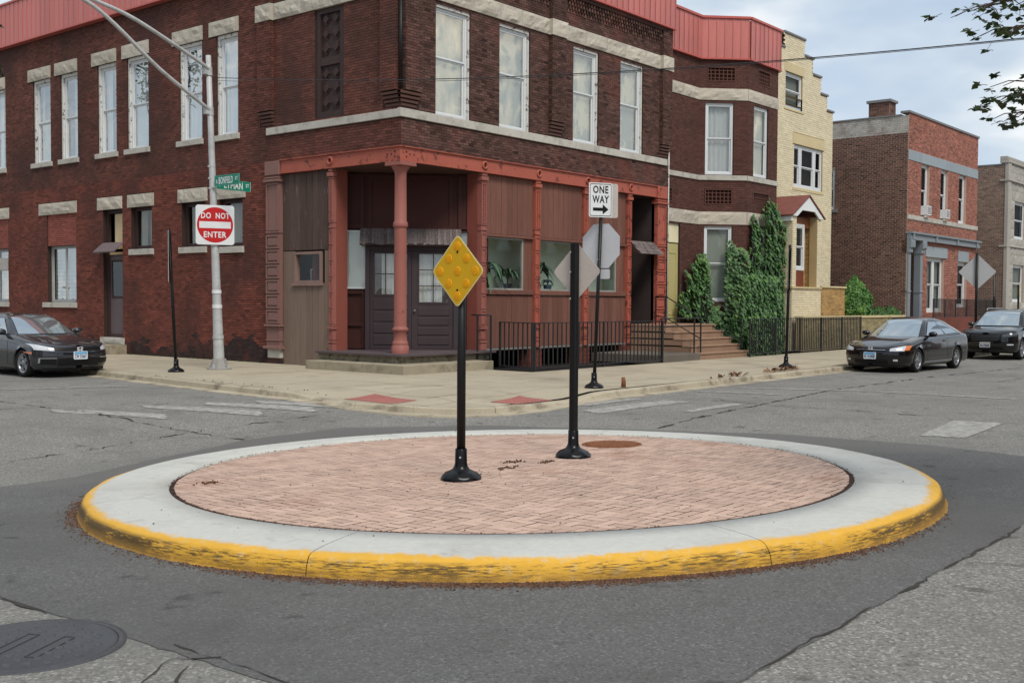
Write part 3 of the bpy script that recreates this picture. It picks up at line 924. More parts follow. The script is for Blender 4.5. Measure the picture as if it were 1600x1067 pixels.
# ------------------------------------------------------------------ sign helpers
M_YSIGN = mat("yellow_sign_sheeting", s(212, 166, 18, K), 0.42, var=0.05, fine=0.04, spec=0.5)
M_AMBER = mat("amber_reflector", s(228, 158, 26, K), 0.3, var=0.08, scale=20, fine=0.08)
M_CREAM = mat("sign_rim", s(226, 212, 150, K), 0.5, var=0.03)
M_SWHITE = mat("sign_white", s(222, 224, 226, K), 0.42, var=0.04, scale=2, fine=0.03, stain=s(196, 196, 194), stain_amt=0.4, stain_scale=4)
M_SRED = mat("sign_red", s(186, 34, 38, K), 0.42, var=0.05, fine=0.03)
M_SBLACK = mat("sign_black", s(20, 20, 22), 0.45, var=0.05)
M_SGREEN = mat("sign_green", s(20, 128, 104, K), 0.42, var=0.05, fine=0.03)

def rrect(w, h, r, n=5, cx=0, cz=0):
    o = []
    for (sx, sz, a0) in ((1, -1, -90), (1, 1, 0), (-1, 1, 90), (-1, -1, 180)):
        for k in range(n + 1):
            a = math.radians(a0 + 90 * k / n)
            o.append((cx + sx * (w / 2 - r) + r * math.cos(a), cz + sz * (h / 2 - r) + r * math.sin(a)))
    return o
def rpoly(pts, r, n=4):
    """round the corners of a convex polygon"""
    o = []; m = len(pts)
    for i in range(m):
        p = Vector(pts[i]); a = (Vector(pts[i - 1]) - p).normalized(); b = (Vector(pts[(i + 1) % m]) - p).normalized()
        half = a.angle(b) / 2; t = r / math.tan(half); c = p + (a + b).normalized() * (r / math.sin(half))
        s0 = p + a * t - c; s1 = p + b * t - c
        for k in range(n + 1):
            f = k / n; v = (s0 * (1 - f) + s1 * f).normalized() * r
            o.append(((c + v).x, (c + v).y))
    return o
def dirN(ang):      # heading: unit normal for a compass-free angle in degrees from +x
    return (math.cos(math.radians(ang)), math.sin(math.radians(ang)), 0)
def sign_frame(o, nang, roll=0.0):
    N = np.array(dirN(nang)); U = np.array((-N[1], N[0], 0))     # seen from the front u runs to the right
    Z = np.array((0, 0, 1.0))
    if roll:
        c, s_ = math.cos(roll), math.sin(roll)
        U, Z = U * c + Z * s_, Z * c - U * s_
    return Fr(o, U, N, Z)
def outline(mb, F, pts, d, w):
    """flat border strip just inside a closed outline"""
    c = np.mean(np.array(pts), axis=0)
    A = []; Bv = []
    for i in range(len(pts) + 1):
        p = np.array(pts[i % len(pts)]); q = c + (p - c) * (1 - w / max(0.05, np.linalg.norm(p - c)))
        A.append(F.p(p[0], d, p[1])); Bv.append(F.p(q[0], d, q[1]))
    mb.grid([A, Bv], False); return mb
def flex_base(root, h=0.30, r=0.19, nl=7):
    mb = MB()
    mb.lathe([(r, 0.0), (r * 1.01, 0.012), (r * 0.97, 0.035), (r * 0.80, 0.068), (r * 0.56, 0.088), (r * 0.42, 0.105), (r * 0.335, 0.135), (r * 0.30, 0.17), (r * 0.29, h), (r * 0.27, h + 0.004)],
             n=56, rmod=lambda a, z: 1 + (0.03 * math.cos(nl * a) if 0.03 < z < 0.1 else 0))
    b = mb.build("post_base", M_RUBBER, root)
    mb = MB()
    for a in (math.radians(215), math.radians(35)):
        F = Fr((0, 0, 0), (-math.sin(a), math.cos(a), 0), (math.cos(a), math.sin(a), 0))
        c = [(0.011 * math.cos(k * math.pi / 3), h - 0.075 + 0.011 * math.sin(k * math.pi / 3)) for k in range(6)]
        mb.poly_prism(F, c, r * 0.27, r * 0.29 + 0.012)
    mb.build("bolt", M_BOLT, b)
    return b

# ---- yellow object marker on the island
p0 = on_island(-10.83, -11.83)
s1 = thing("marker_sign", "yellow diamond marker sign with nine amber reflectors on a black post in the brick island", "road sign", p0)
flex_base(s1, 0.30, 0.20)
mb = MB(); mb.tube([(0, 0, 0.10), (0.0, 0, 1.2), (0, 0, 2.18)], 0.043, 20); mb.build("post", M_BLACK, s1)
F1 = sign_frame((-0.062, 0.0, 2.04), 177.5)
dia = rpoly([(0, -0.358), (0.358, 0), (0, 0.358), (-0.358, 0)], 0.045)
mb = MB(); mb.poly_prism(F1, dia, -0.003, 0.0); pl = mb.build("sign_plate", M_CREAM, s1)
mb = MB(); mb.poly_prism(F1, rpoly([(0, -0.343), (0.343, 0), (0, 0.343), (-0.343, 0)], 0.04), 0.0005, 0.0016); mb.build("sign_face", M_YSIGN, pl)
cr = 0.120
for i in (-1, 0, 1):
    for j in (-1, 0, 1):
        u, z = (i - j) * cr, (i + j) * cr
        mb = MB()
        rings = []
        for r_, d_ in ((0.044, 0.0016), (0.0432, 0.005), (0.038, 0.0065), (0.033, 0.006), (0.027, 0.0065), (0.012, 0.0085), (0.002, 0.009)):
            rings.append([F1.p(u + r_ * math.cos(k * math.pi / 12), d_, z + r_ * math.sin(k * math.pi / 12)) for k in range(25)])
        mb.grid(rings)
        mb.build("reflector", M_AMBER, pl)
mb = MB()
for z in (0.185, -0.185):
    mb.poly_prism(F1, [(0.012 * math.cos(k * math.pi / 4), z + 0.012 * math.sin(k * math.pi / 4)) for k in range(8)], 0.0016, 0.006)
mb.build("bolt", M_HOLE, pl)

# ---- second island sign, seen from behind
p0 = on_island(-8.84, -11.73)
s2 = thing("marker_sign", "grey back of a diamond sign on a black post, right hand one on the island", "road sign", p0)
flex_base(s2, 0.30, 0.20)
mb = MB()
F2 = Fr((0, 0, 0), (0, -1, 0), (-1, 0, 0))
for q in ((-0.045, 0.045),):
    mb.poly_prism(Fr((0, 0, 0), (0, -1, 0), (0, 0, 1), (1, 0, 0)), rrect(0.088, 0.07, 0.016, 3), 0.10, 2.40)
mb.build("post", M_BLACK, s2)
FB = sign_frame((0.043, 0.0, 2.085), 2)
mb = MB(); mb.poly_prism(FB, rpoly([(0, -0.325), (0.325, 0), (0, 0.325), (-0.325, 0)], 0.04), -0.003, 0.0); mb.build("sign_plate", M_ALU, s2)
mb = MB()
for z in (1.98 + 0.1, 1.78, 2.3):
    mb.tube([(-0.036, 0.03, z), (-0.047, 0.03, z)], 0.010, 8)
mb.build("bolt", M_BOLT, s2)
# ------------------------------------------------------------------ building materials
M_MORTAR_D = mat("dark_mortar", s(60, 46, 42), 0.95, var=0.2, bump=0.3)
M_BRICK_D = mat("weathered_brick", s(102, 63, 54), 0.88, var=0.22, scale=0.5, fine=0.2, fscale=30, bump=0.25, bscale=45, tone=True, tonevar=0.42,
                stain=s(70, 50, 46), stain_amt=0.75, stain_scale=0.42, stain_lo=0.44, stain_hi=0.62)
M_BRICK_R = mat("red_brown_brick", s(112, 64, 54), 0.88, var=0.22, scale=0.6, fine=0.2, fscale=30, bump=0.25, bscale=45, tone=True, tonevar=0.42,
                stain=s(80, 52, 47), stain_amt=0.8, stain_scale=0.55, stain_lo=0.48, stain_hi=0.64)
M_BRICK_S = mat("sooty_brick", s(56, 44, 43), 0.9, var=0.3, scale=1.4, fine=0.2, bump=0.3, tone=True, tonevar=0.4, stain=s(104, 62, 54), stain_amt=0.8, stain_scale=1.3, stain_lo=0.5, stain_hi=0.66)
M_BRICK_F = mat("street_front_brick", s(86, 62, 56), 0.88, var=0.22, scale=0.6, fine=0.2, bump=0.25, bscale=45, tone=True, tonevar=0.65,
                stain=s(112, 66, 56), stain_amt=0.7, stain_scale=0.6, stain_lo=0.52, stain_hi=0.68)
M_INFILL = mat("infill_brick", s(140, 82, 72), 0.88, var=0.12, tone=True, tonevar=0.25, bump=0.2)
M_LIME = mat("buff_limestone", s(188, 180, 166, K), 0.88, var=0.12, scale=1.5, fine=0.12, fscale=22, bump=0.4, bscale=26, rnd=0.08, stain=s(146, 134, 118), stain_amt=0.6, stain_scale=2.4, stain_lo=0.58, stain_hi=0.74)
M_SILL = mat("grey_sill_stone", s(188, 184, 175, K), 0.85, var=0.1, scale=2, fine=0.1, bump=0.2, rnd=0.06, stain=s(136, 130, 122), stain_amt=0.6, stain_scale=3)
M_METAL_R = mat("red_metal_cladding", s(194, 114, 107, K), 0.42, var=0.14, scale=1.2, fine=0.04, spec=0.4, rnd=0.09, stretch=(2.5, 2.5, 0.35), stain=s(168, 104, 98, K), stain_amt=0.6, stain_scale=1.6)
M_METAL_T = mat("red_metal_trim", s(188, 98, 90, K), 0.42, var=0.06)
M_WFRAME = mat("white_window_frame", s(216, 220, 222, K), 0.5, var=0.05, fine=0.04)
M_WPEEL = mat("peeling_white_paint", s(214, 212, 206, K), 0.8, var=0.08, fine=0.1, stain=s(110, 96, 88), stain_amt=0.95, stain_scale=7, stain_lo=0.56, stain_hi=0.62)
M_DWOOD = mat("dark_stained_wood", s(62, 48, 46), 0.65, var=0.2, scale=3, fine=0.15, bump=0.15, stretch=(6, 6, 1))
M_ORANGE = mat("orange_red_iron_paint", s(168, 92, 76, K), 0.55, var=0.1, scale=1.4, fine=0.08, bump=0.1, stain=s(96, 54, 44), stain_amt=0.85, stain_scale=4.5, stain_lo=0.57, stain_hi=0.63)
M_COLRED = mat("faded_red_column_paint", s(150, 94, 85, K), 0.55, var=0.1, scale=1.4, fine=0.06, bump=0.08, stain=s(108, 62, 56), stain_amt=0.65, stain_scale=6, stain_lo=0.60, stain_hi=0.68)
M_PILL = mat("taupe_pilaster_paint", s(134, 100, 93, K), 0.6, var=0.1, scale=1.2, fine=0.06, bump=0.08, stain=s(120, 102, 92, K), stain_amt=0.8, stain_scale=0.6)
M_PLANK = mat("brown_board", s(118, 80, 69, K), 0.68, var=0.12, scale=2.0, fine=0.1, fscale=18, stretch=(5, 5, 0.7), rnd=0.14, bump=0.12, stain=s(96, 62, 54), stain_amt=0.5, stain_scale=1.5)
M_PLANK_G = mat("grey_brown_board", s(124, 106, 94, K), 0.7, var=0.12, scale=2.0, fine=0.1, fscale=18, stretch=(5, 5, 0.7), rnd=0.1, bump=0.12)
M_PLANK_D = mat("weathered_dark_board", s(86, 70, 64, K), 0.75, var=0.2, scale=2.0, fine=0.15, fscale=18, stretch=(5, 5, 0.7), rnd=0.15, bump=0.15, stain=s(150, 140, 132), stain_amt=0.7, stain_scale=2.4, stain_lo=0.62, stain_hi=0.68)
M_PORCH = mat("dark_porch_red", s(64, 33, 29), 0.6, var=0.2, scale=1.5, fine=0.1, bump=0.08)
M_DOOR = mat("plum_door_paint", s(64, 53, 56), 0.5, var=0.12, scale=2, fine=0.08, bump=0.05)
M_SHINGLE = mat("bleached_wood_shingle", s(98, 88, 86), 0.85, var=0.3, scale=4, fine=0.3, fscale=30, stretch=(12, 12, 1.5), rnd=0.35, bump=0.2, stain=s(168, 160, 158), stain_amt=0.7, stain_scale=3, stain_lo=0.55, stain_hi=0.66)
M_STEP = mat("grey_step_concrete", s(158, 148, 128, K), 0.9, var=0.16, scale=2, fine=0.14, bump=0.3, stain=s(112, 104, 88), stain_amt=0.7, stain_scale=2.4)
M_STONEW = mat("rubble_step_stone", s(138, 130, 112, K), 0.9, var=0.3, scale=4, fine=0.2, bump=0.6, bscale=20, stain=s(74, 68, 60), stain_amt=0.9, stain_scale=5)
M_PORCHF = mat("worn_porch_floor", s(84, 74, 76), 0.7, var=0.15, fine=0.1)
M_DARK = mat("dark_interior", s(34, 28, 27), 0.9)
M_VOID = mat("basement_dark", s(22, 20, 20), 0.95)
M_SHADE = mat("pale_window_shade", s(196, 206, 200, K), 0.8, var=0.07, scale=0.6, fine=0.02)
M_SHADE_G = mat("grey_green_curtain", s(172, 182, 172, K), 0.85, var=0.12, scale=1.6, fine=0.04, stretch=(5, 5, 0.5))
M_SHADE_W = mat("sheer_white_curtain", s(206, 212, 208, K), 0.85, var=0.12, scale=1.6, fine=0.04, stretch=(6, 6, 0.4))
M_SHADE_P = mat("torn_film_painted_glare", s(206, 214, 202, K), 0.75, var=0.06, scale=0.7, fine=0.02, stain=s(252, 246, 224), stain_amt=1.0, stain_scale=1.3, stain_lo=0.48, stain_hi=0.60, stretch=(1.2, 1.2, 0.45))  # torn film, with cream sky reflection painted into its pale patches
M_SHADE_B = mat("film_painted_sky_glare", s(214, 218, 208, K), 0.7, var=0.1, scale=0.9, stain=s(255, 250, 226), stain_amt=1.0, stain_scale=1.6, stain_lo=0.46, stain_hi=0.54, stretch=(1.4, 1.4, 0.6))  # lighter copy: bright cream reflection painted on as streaks
M_BEIGE = mat("beige_board", s(206, 184, 148, K), 0.75, var=0.06)
M_BLIND = mat("pale_green_blind", s(176, 188, 182, K), 0.7, var=0.08)
G_WIN = glass("window_glass", refl=0.09, clear=0.93, wob=0.25)
G_WAVY = glass("old_wavy_glass", refl=0.30, clear=0.93, wob=0.55, gcol=(1.0, 0.96, 0.87))
G_DARK = glass("dark_window_glass", refl=0.015, clear=0.6, wob=0.1, fk=0.10)
G_SHOP = glass("shop_window_glass", refl=0.05, clear=0.92, tint=(0.95, 1, 0.97), wob=0.05)

def curtain(F, u0, u1, z0, z1, d, wave=0.012, n=28):
    mb = MB()
    rows = []
    for z in (z0, (z0 + z1) / 2, z1):
        rows.append([F.p(u0 + (u1 - u0) * i / n, d + wave * math.sin(i * 1.25) + wave * 0.5 * math.sin(i * 0.5 + z), z) for i in range(n + 1)])
    mb.grid(rows)
    return mb

def window(parent, F, u0, u1, z0, z1, inset=0.10, fw=0.055, frame=None, style="dh", back=None, gl=None, mid=0.5, wave=0.0, sash=None, name="window", drape="full"):
    """outer frame > sashes, panes and what hangs behind them"""
    frame = frame or M_WFRAME; gl = gl or G_WIN; back = back or M_SHADE; sash = sash or frame
    e = 0.003
    mb = MB(); mb.ring(F, u0 + e, u1 - e, z0 + e, z1 - e, fw, -inset - 0.09, -inset, fw * 1.1)
    w = mb.build(name, frame, parent)
    a, b, c, d = u0 + fw + 2 * e, u1 - fw - 2 * e, z0 + fw * 1.1 + 2 * e, z1 - fw - 2 * e
    sw = 0.042
    def pane(x0, x1, y0, y1, dd):
        m_ = MB(); m_.rect(F, x0, x1, y0, y1, dd); m_.build("pane", gl, w, recalc=False)
    if style == "dh":
        zm = c + (d - c) * mid
        m_ = MB(); m_.ring(F, a, b, zm, d, sw, -inset - 0.045, -inset - 0.012); m_.build("sash", sash, w)
        m_ = MB(); m_.ring(F, a, b, c, zm - 0.002, sw, -inset - 0.08, -inset - 0.047); m_.build("sash", sash, w)
        pane(a + sw, b - sw, zm + sw, d - sw, -inset - 0.03); pane(a + sw, b - sw, c + sw, zm - sw, -inset - 0.064)
    elif style == "side":
        um = (a + b) / 2
        for x0, x1 in ((a, um - 0.002), (um + 0.002, b)):
            m_ = MB(); m_.ring(F, x0, x1, c, d, sw, -inset - 0.06, -inset - 0.02); m_.build("sash", sash, w)
            pane(x0 + sw, x1 - sw, c + sw, d - sw, -inset - 0.04)
    else:
        pane(a, b, c, d, -inset - 0.05)
    if wave:
        W_ = b - a
        spans = {"full": [(0, 1, 0, 1)], "left": [(0, .68, 0, 1)], "right": [(.30, 1, 0, 1)], "both": [(0, .40, 0, 1), (.62, 1, 0, 1)], "half": [(0, 1, 0, .55), (0, .3, .55, 1), (.8, 1, .55, 1)]}[drape]
        for s0, s1, t0, t1 in spans:
            curtain(F, a - 0.03 + (W_ + .06) * s0, a - 0.03 + (W_ + .06) * s1, c - 0.03 + (d - c + .06) * t0, c - 0.03 + (d - c + .06) * t1, -inset - 0.16, wave, max(8, int(28 * (s1 - s0)))).build("curtain", back, w)
        if drape != "full":
            m_ = MB(); m_.rect(F, a - 0.04, b + 0.04, c - 0.04, d + 0.04, -inset - 0.21); m_.build("dark_room", mat("dim_room", s(84, 88, 86), 0.9), w, recalc=False)
    else:
        m_ = MB(); m_.rect(F, a - 0.04, b + 0.04, c - 0.04, d + 0.04, -inset - 0.15); m_.build("window_shade", back, w, recalc=False)
    return w

# ------------------------------------------------------------------ corner building
bld = thing("corner_building", "two storey dark brick corner building with red metal parapet and open corner porch", "building")
LZ, RTOP = 5.43, 10.58
Rw = [(1.21, 2.49), (3.66, 4.94), (6.95, 8.20), (9.37, 10.62)]
holesR = [(a, b, 6.35, 9.10) for a, b in Rw]
Lw = [(6.38, 7.37), (8.06, 9.18), (10.80, 11.98), (12.60, 13.70), (14.93, 16.02), (16.68, 17.85), (19.85, 20.95), (21.6, 22.7)]
holesL = [(a, b, 6.33, 9.13) for a, b in Lw]
holesG = [(15.1, 16.98, 1.59, 3.49), (19.75, 21.7, 1.59, 3.49), (12.3, 13.42, 0.30, 4.54), (10.67, 11.8, 3.25, 4.54), (7.95, 9.10, 3.24, 4.53), (6.20, 7.25, 3.2, 4.53)]
LEN = 24.0
mb = MB()
wall_mesh(mb, FR, -0.0, 12.19, LZ, RTOP, holesR)
wall_mesh(mb, FL, 0.0, 5.04, LZ, RTOP, [(2.04, 3.13, 6.38, 9.2)], depth=0.12)
wall_mesh(mb, FL, 5.04, LEN, 0.0, RTOP, holesL + holesG + [(15.1, 16.98, 3.491, 4.55), (19.75, 21.7, 3.491, 4.55)])
# end and rear walls, roof deck, and the wall behind the open shop corner
mb.quad((12.19, 0, -0.1), (12.19, 24, -0.1), (12.19, 24, RTOP), (12.19, 0, RTOP))
mb.quad((0, 24, -0.1), (12.19, 24, -0.1), (12.19, 24, RTOP), (0, 24, RTOP))
mb.quad((0, 0, RTOP - 0.02), (12.19, 0, RTOP - 0.02), (12.19, 24, RTOP - 0.02), (0, 24, RTOP - 0.02))
mb.build("wall", M_MORTAR_D, bld, recalc=False)
P0, P1, P2 = (0.05, 0.62), (5.80, 6.46), (11.62, 12.19)      # street front piers
Q0, Q1 = (0.05, 0.60), (4.81, 5.39)                           # side front piers
mb = MB()
ex = [(a, b, 6.40, RTOP) for a, b in (P0, P1, P2)] + [(-1, 13, 6.13, 6.35), (-1, 13, 9.17, 9.60)]
brick_mesh(mb, FR, 0.0, 12.19, LZ + 0.0, RTOP, holesR + ex, seed=1)
for a, b in (P0, P1, P2):
    brick_mesh(mb, FR, a, b, 6.78, RTOP, [(-1, 13, 9.17, 9.60)], d=0.12, seed=2)
    for F, u in ((Fr((a, 0, 0), (0, 1, 0), (-1, 0, 0)), None), (Fr((b, 0, 0), (0, 1, 0), (1, 0, 0)), None)):
        brick_mesh(mb, F, -0.124, -0.0, 6.78, RTOP, [(-1, 13, 9.17, 9.60)], seed=3)
mb.build("brick", M_BRICK_F, bld, kind="stuff", recalc=False)
mb = MB()
ex = [(a, b, 6.40, RTOP) for a, b in (Q0, Q1)] + [(-1, 5.1, 6.13, 6.33), (-1, 5.39, 9.17, 9.60), (2.04, 3.13, 6.38, 9.2)]
lint_up = [(6.34, 7.69), (8.02, 9.51), (10.77, 12.24), (12.58, 14.02), (14.94, 16.36), (16.66, 18.17), (19.85, 21.2), (21.5, 22.9)]
ex += [(a, b, 9.13, 9.54) for a, b in lint_up]
sill_up = [(6.30, 7.44), (8.0, 9.29), (10.72, 12.1), (12.5, 13.8), (14.85, 16.12), (16.57, 17.96), (19.8, 21.1), (21.5, 22.8)]
ex += [(a, b, 6.17, 6.33) for a, b in sill_up]
brick_mesh(mb, FL, 0.0, LEN, LZ, RTOP, holesL + ex, seed=4)
for a, b in (Q0, Q1):
    brick_mesh(mb, FL, a, b, 6.78, RTOP, [(-1, 13, 9.17, 9.60)], d=0.12, seed=5)
    for F in (Fr((0, a, 0), (1, 0, 0), (0, -1, 0)), Fr((0, b, 0), (1, 0, 0), (0, 1, 0))):
        brick_mesh(mb, F, -0.124, 0.0, 6.78, RTOP, [(-1, 13, 9.17, 9.60)], seed=6)
mb.build("brick", M_BRICK_D, bld, kind="stuff", recalc=False)
lint_g = [(15.03, 17.49), (19.65, 22.1), (12.3, 13.73), (10.54, 11.97), (7.82, 9.26), (6.05, 7.5)]
sill_g = [(15.05, 17.24, 1.42, 1.59), (19.7, 21.9, 1.42, 1.59), (10.55, 11.87, 3.07, 3.25), (7.85, 9.2, 3.06, 3.24), (6.12, 7.35, 3.02, 3.2)]
exg = [(a, b, 4.54, 4.93) for a, b in lint_g] + [q for q in sill_g]
inf = [(15.1, 16.98, 3.49, 4.55), (19.75, 21.7, 3.49, 4.55)]
mb = MB(); brick_mesh(mb, FL, 5.05, LEN, 0.02, LZ, holesG + exg + inf, seed=7)
# the lowest courses are blackened in ragged patches: those bricks get their own soot-stained mesh
clean, soot = MB(), MB()
for k in range(len(mb.f) // 5):
    x, y, z = mb.v[8 * k + 4]
    lim = 0.42 + 0.75 * mnoise.noise(Vector((y * 0.55, 3.3, 0))) + 0.28 * mnoise.noise(Vector((y * 2.7, z * 3, 1))) - 0.05 * max(0, y - 9)
    dst = soot if z < lim else clean
    o_ = len(dst.v) - 8 * k
    dst.v.extend(mb.v[8 * k:8 * k + 8]); dst.tone.extend(mb.tone[8 * k:8 * k + 8]); dst.sm.extend([False] * 5)
    dst.f.extend([tuple(i + o_ for i in q) for q in mb.f[5 * k:5 * k + 5]])
clean.build("brick", M_BRICK_R, bld, kind="stuff", recalc=False); soot.build("brick", M_BRICK_S, bld, kind="stuff", recalc=False)
mb = MB()
for q in inf: brick_mesh(mb, FL, *q, seed=9, d=-0.03, lo=-0.02)
mb.build("infill_brick", M_INFILL, bld, kind="stuff", recalc=False)
for q in inf:
    mb = MB(); mb.box(FL, q[0], q[1], -0.1, -0.042, q[2], q[3]); mb.build("infill_wall", M_MORTAR_D, bld)
# pier cores and corbelled feet
mb = MB()
for a, b in (P0, P1, P2):
    mb = MB(); mb.box(FR, a + 0.004, b - 0.004, -0.05, 0.116, 6.78, RTOP); mb.build("pier", M_MORTAR_D, bld)
for a, b in (Q0, Q1):
    mb = MB(); mb.box(FL, a + 0.006, b - 0.004, -0.05, 0.116, 6.78, RTOP - 0.002); mb.build("pier", M_MORTAR_D, bld)
for F, PR in ((FR, (P0, P1, P2)), (FL, (Q0, Q1))):
    for a, b in PR:
        for k in range(4):
            mb = MB(); dd = 0.02 + 0.03 * k
            mb.bbox(F, (a if a > 1 else -dd - 0.001 * (F is FL)), b - 0.09 + 0.03 * k, -0.01, dd, 6.40 + 0.095 * k, 6.40 + 0.095 * k + 0.068, 0.006)
            mb.build("corbel", M_BRICK_F, bld)
mb = MB(); mb.tube([(-0.055, -0.055, 6.80), (-0.055, -0.055, 9.15)], 0.045, 10); mb.build("downpipe", M_BLACK, bld)
mb = MB(); mb.tube([(-0.055, -0.055, 9.62), (-0.055, -0.055, 10.5)], 0.045, 10); mb.build("downpipe", M_BLACK, bld)
# limestone belt and rock-faced band
def stones(F, u0, u1, z0, z1, d, step, rough, skips=(), seed=0, name="stone"):
    u = u0; k = 0
    while u < u1 - 0.05:
        w = step * random.uniform(0.85, 1.15); e = min(u1, u + w)
        if u1 - e < 0.35: e = u1
        if rough:
            rough_stone(F, u + 0.004, e - 0.004, d, z0, z1, seed + k * 1.3, 0.045, max(4, int((e - u) / 0.1)), 5).build(name, M_LIME, bld)
        else:
            mb = MB(); mb.bbox(F, u + 0.003, e - 0.003, -0.05, d + random.uniform(-0.003, 0.003), z0, z1, 0.008); mb.build(name, M_SILL, bld)
        u = e; k += 1
stones(FR, -0.06, 12.05, 6.135, 6.345, 0.06, 1.25, False, name="belt_stone")
stones(FL, 0.005, 5.09, 6.135, 6.325, 0.06, 1.25, False, name="belt_stone")
for a, b in ((0.62, 5.80), (6.46, 11.62)): stones(FR, a + 0.002, b - 0.002, 9.172, 9.598, 0.05, 1.05, True, seed=a, name="band_stone")
for a, b in ((0.60, 4.81),): stones(FL, a + 0.002, b - 0.002, 9.172, 9.598, 0.05, 1.05, True, seed=20 + a, name="band_stone")
for F, PR in ((FR, (P0, P1, P2)), (FL, (Q0, Q1))):
    for a, b in PR:
        rough_stone(F, a - 0.03 if a > 1 else -0.12 + (0.0 if F is FR else 0.004), b + 0.03, 0.16, 9.165, 9.605, a * 3 + 50, 0.04, 6, 4).build("cap_stone", M_LIME, bld)
for k, (a, b) in enumerate(lint_up): rough_stone(FL, a, b, 0.04, 9.132, 9.538, 80 + k, 0.035, 12, 4).build("lintel", M_LIME, bld)
for k, (a, b) in enumerate(lint_g): rough_stone(FL, a, b, 0.04, 4.542, 4.928, 100 + k * 1.7, 0.035, 14, 4).build("lintel", M_LIME, bld)
for a, b in sill_up:
    mb = MB(); mb.bbox(FL, a, b, -0.12, 0.07, 6.172, 6.33, 0.008); mb.build("sill", M_SILL, bld)
for a, b, c, d in sill_g:
    mb = MB(); mb.bbox(FL, a, b, -0.12, 0.07, c + 0.002, d - 0.001, 0.008); mb.build("sill", M_SILL, bld)
# brick dentil courses under the parapet
mb = MB()
for a, b in ((0.62, 5.80), (6.46, 11.62)):
    for r_, (z, d) in enumerate(((9.97, 0.03), (10.075, 0.055), (10.18, 0.08), (10.285, 0.105))):
        u = a + 0.02 + (0.07 if r_ % 2 else 0)
        while u < b - 0.09:
            mb.curtone = random.random(); mb.box(FR, u, u + 0.075, -0.0, d, z, z + 0.095); u += 0.14
        if r_ == 3: mb.box(FR, a + 0.002, b - 0.002, 0, 0.135, z + 0.105, z + 0.29)
mb.build("dentil_course", M_BRICK_F, bld, kind="stuff")
# red standing-seam parapet
PB, PT, PD = 10.55, 11.94, 0.20
def seam_panels(F, u0, u1, w, parent, zb, zt, d, base, up):
    n_ = max(1, int(round((u1 - u0) / w))); w = (u1 - u0) / n_
    mb = MB()
    mb.box(Fr((0, 0, 0), F.U, F.N), 0.003, w - 0.003, d - 0.02, d, zb, zt)
    mb.box(Fr((0, 0, 0), F.U, F.N), w - 0.022, w - 0.0035, d, d + 0.022, zb, zt - 0.001)
    me = mb.mesh("metal_panel", M_METAL_R)
    for i in range(n_):
        o = F.o + F.U * (u0 + i * w)
        place("metal_panel", me, parent, tuple(o))
seam_panels(FR, -0.2, 12.22, 0.305, bld, PB, PT, PD, 0, 1)
seam_panels(FL, -0.178, LEN, 0.305, bld, PB, PT, PD, 0, 1)
mb = MB()
mb.box(FR, -0.24, 12.26, 0.0, PD + 0.03, PB - 0.05, PB - 0.003); mb.box(FL, -0.17, LEN, 0.0, PD + 0.028, PB - 0.051, PB - 0.004)
mb.box(FR, -0.24, 12.27, 0.0, PD + 0.04, PT + 0.002, PT + 0.07); mb.box(FL, -0.16, LEN, 0.0, PD + 0.038, PT + 0.003, PT + 0.069)
mb.box(FR, 12.225, 12.255, 0.0, PD, PB, PT)
mb.build("parapet_trim", M_METAL_T, bld)
mb = MB(); mb.box(FW, 0.0, 12.19, 0.0, 0.15, PB, PT); mb.box(FW, 0.0, 0.15, 0.152, 24, PB, PT); mb.build("parapet_wall", M_MORTAR_D, bld)

# upper windows
for k, (a, b) in enumerate(Rw):
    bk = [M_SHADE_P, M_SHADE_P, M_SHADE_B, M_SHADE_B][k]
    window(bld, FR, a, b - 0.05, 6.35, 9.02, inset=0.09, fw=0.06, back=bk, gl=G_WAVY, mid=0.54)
    mb = MB(); mb.box(FR, b - 0.048, b - 0.002, -0.18, -0.03, 6.352, 9.02); mb.box(FR, a + 0.003, b - 0.003, -0.18, -0.03, 9.022, 9.098)
    mb.build("window_casing", M_WPEEL, bld)
for k, (a, b) in enumerate(Lw):
    bk = [M_SHADE_W, M_SHADE_W, M_SHADE, M_SHADE_W, M_SHADE_G, M_SHADE_G, M_SHADE_W, M_SHADE_W][k]
    window(bld, FL, a, b - 0.09, 6.33, 9.03, inset=0.10, fw=0.05, back=bk, mid=0.5, wave=0.02 if bk is not M_SHADE else 0, gl=G_WIN, drape=["full", "right", "half", "both", "left", "half", "both", "left"][k])
    mb = MB(); mb.box(FL, b - 0.088, b - 0.002, -0.17, -0.04, 6.333, 9.03); mb.box(FL, a + 0.003, b - 0.003, -0.17, -0.04, 9.032, 9.127)
    mb.build("window_casing", M_WPEEL, bld)
# blind window: two carved timber panels
mb = MB(); mb.ring(FL, 2.045, 3.125, 6.385, 9.195, 0.16, -0.12, -0.03); mb.box(FL, 2.205, 2.965, -0.12, -0.04, 7.72, 7.92)
bw = mb.build("blind_window", M_DWOOD, bld)
mb = MB(); mb.rect(FL, 2.2, 2.97, 6.5, 9.1, -0.10); mb.build("back_board", M_DWOOD, bw, recalc=False)
for z0 in (6.55, 7.93):
    for i in range(2):
        for j in range(3):
            uc, zc = 2.40 + i * 0.37, z0 + 0.22 + j * 0.37
            mb = MB()
            for f, d in ((0.17, 0.02), (0.11, 0.055)):
                mb.poly_prism(FL, [(uc + f * x, zc + f * y) for x, y in ((1, 0), (0, 1), (-1, 0), (0, -1))], -0.10, -0.10 + d)
            mb.build("carved_panel", M_DWOOD, bw)
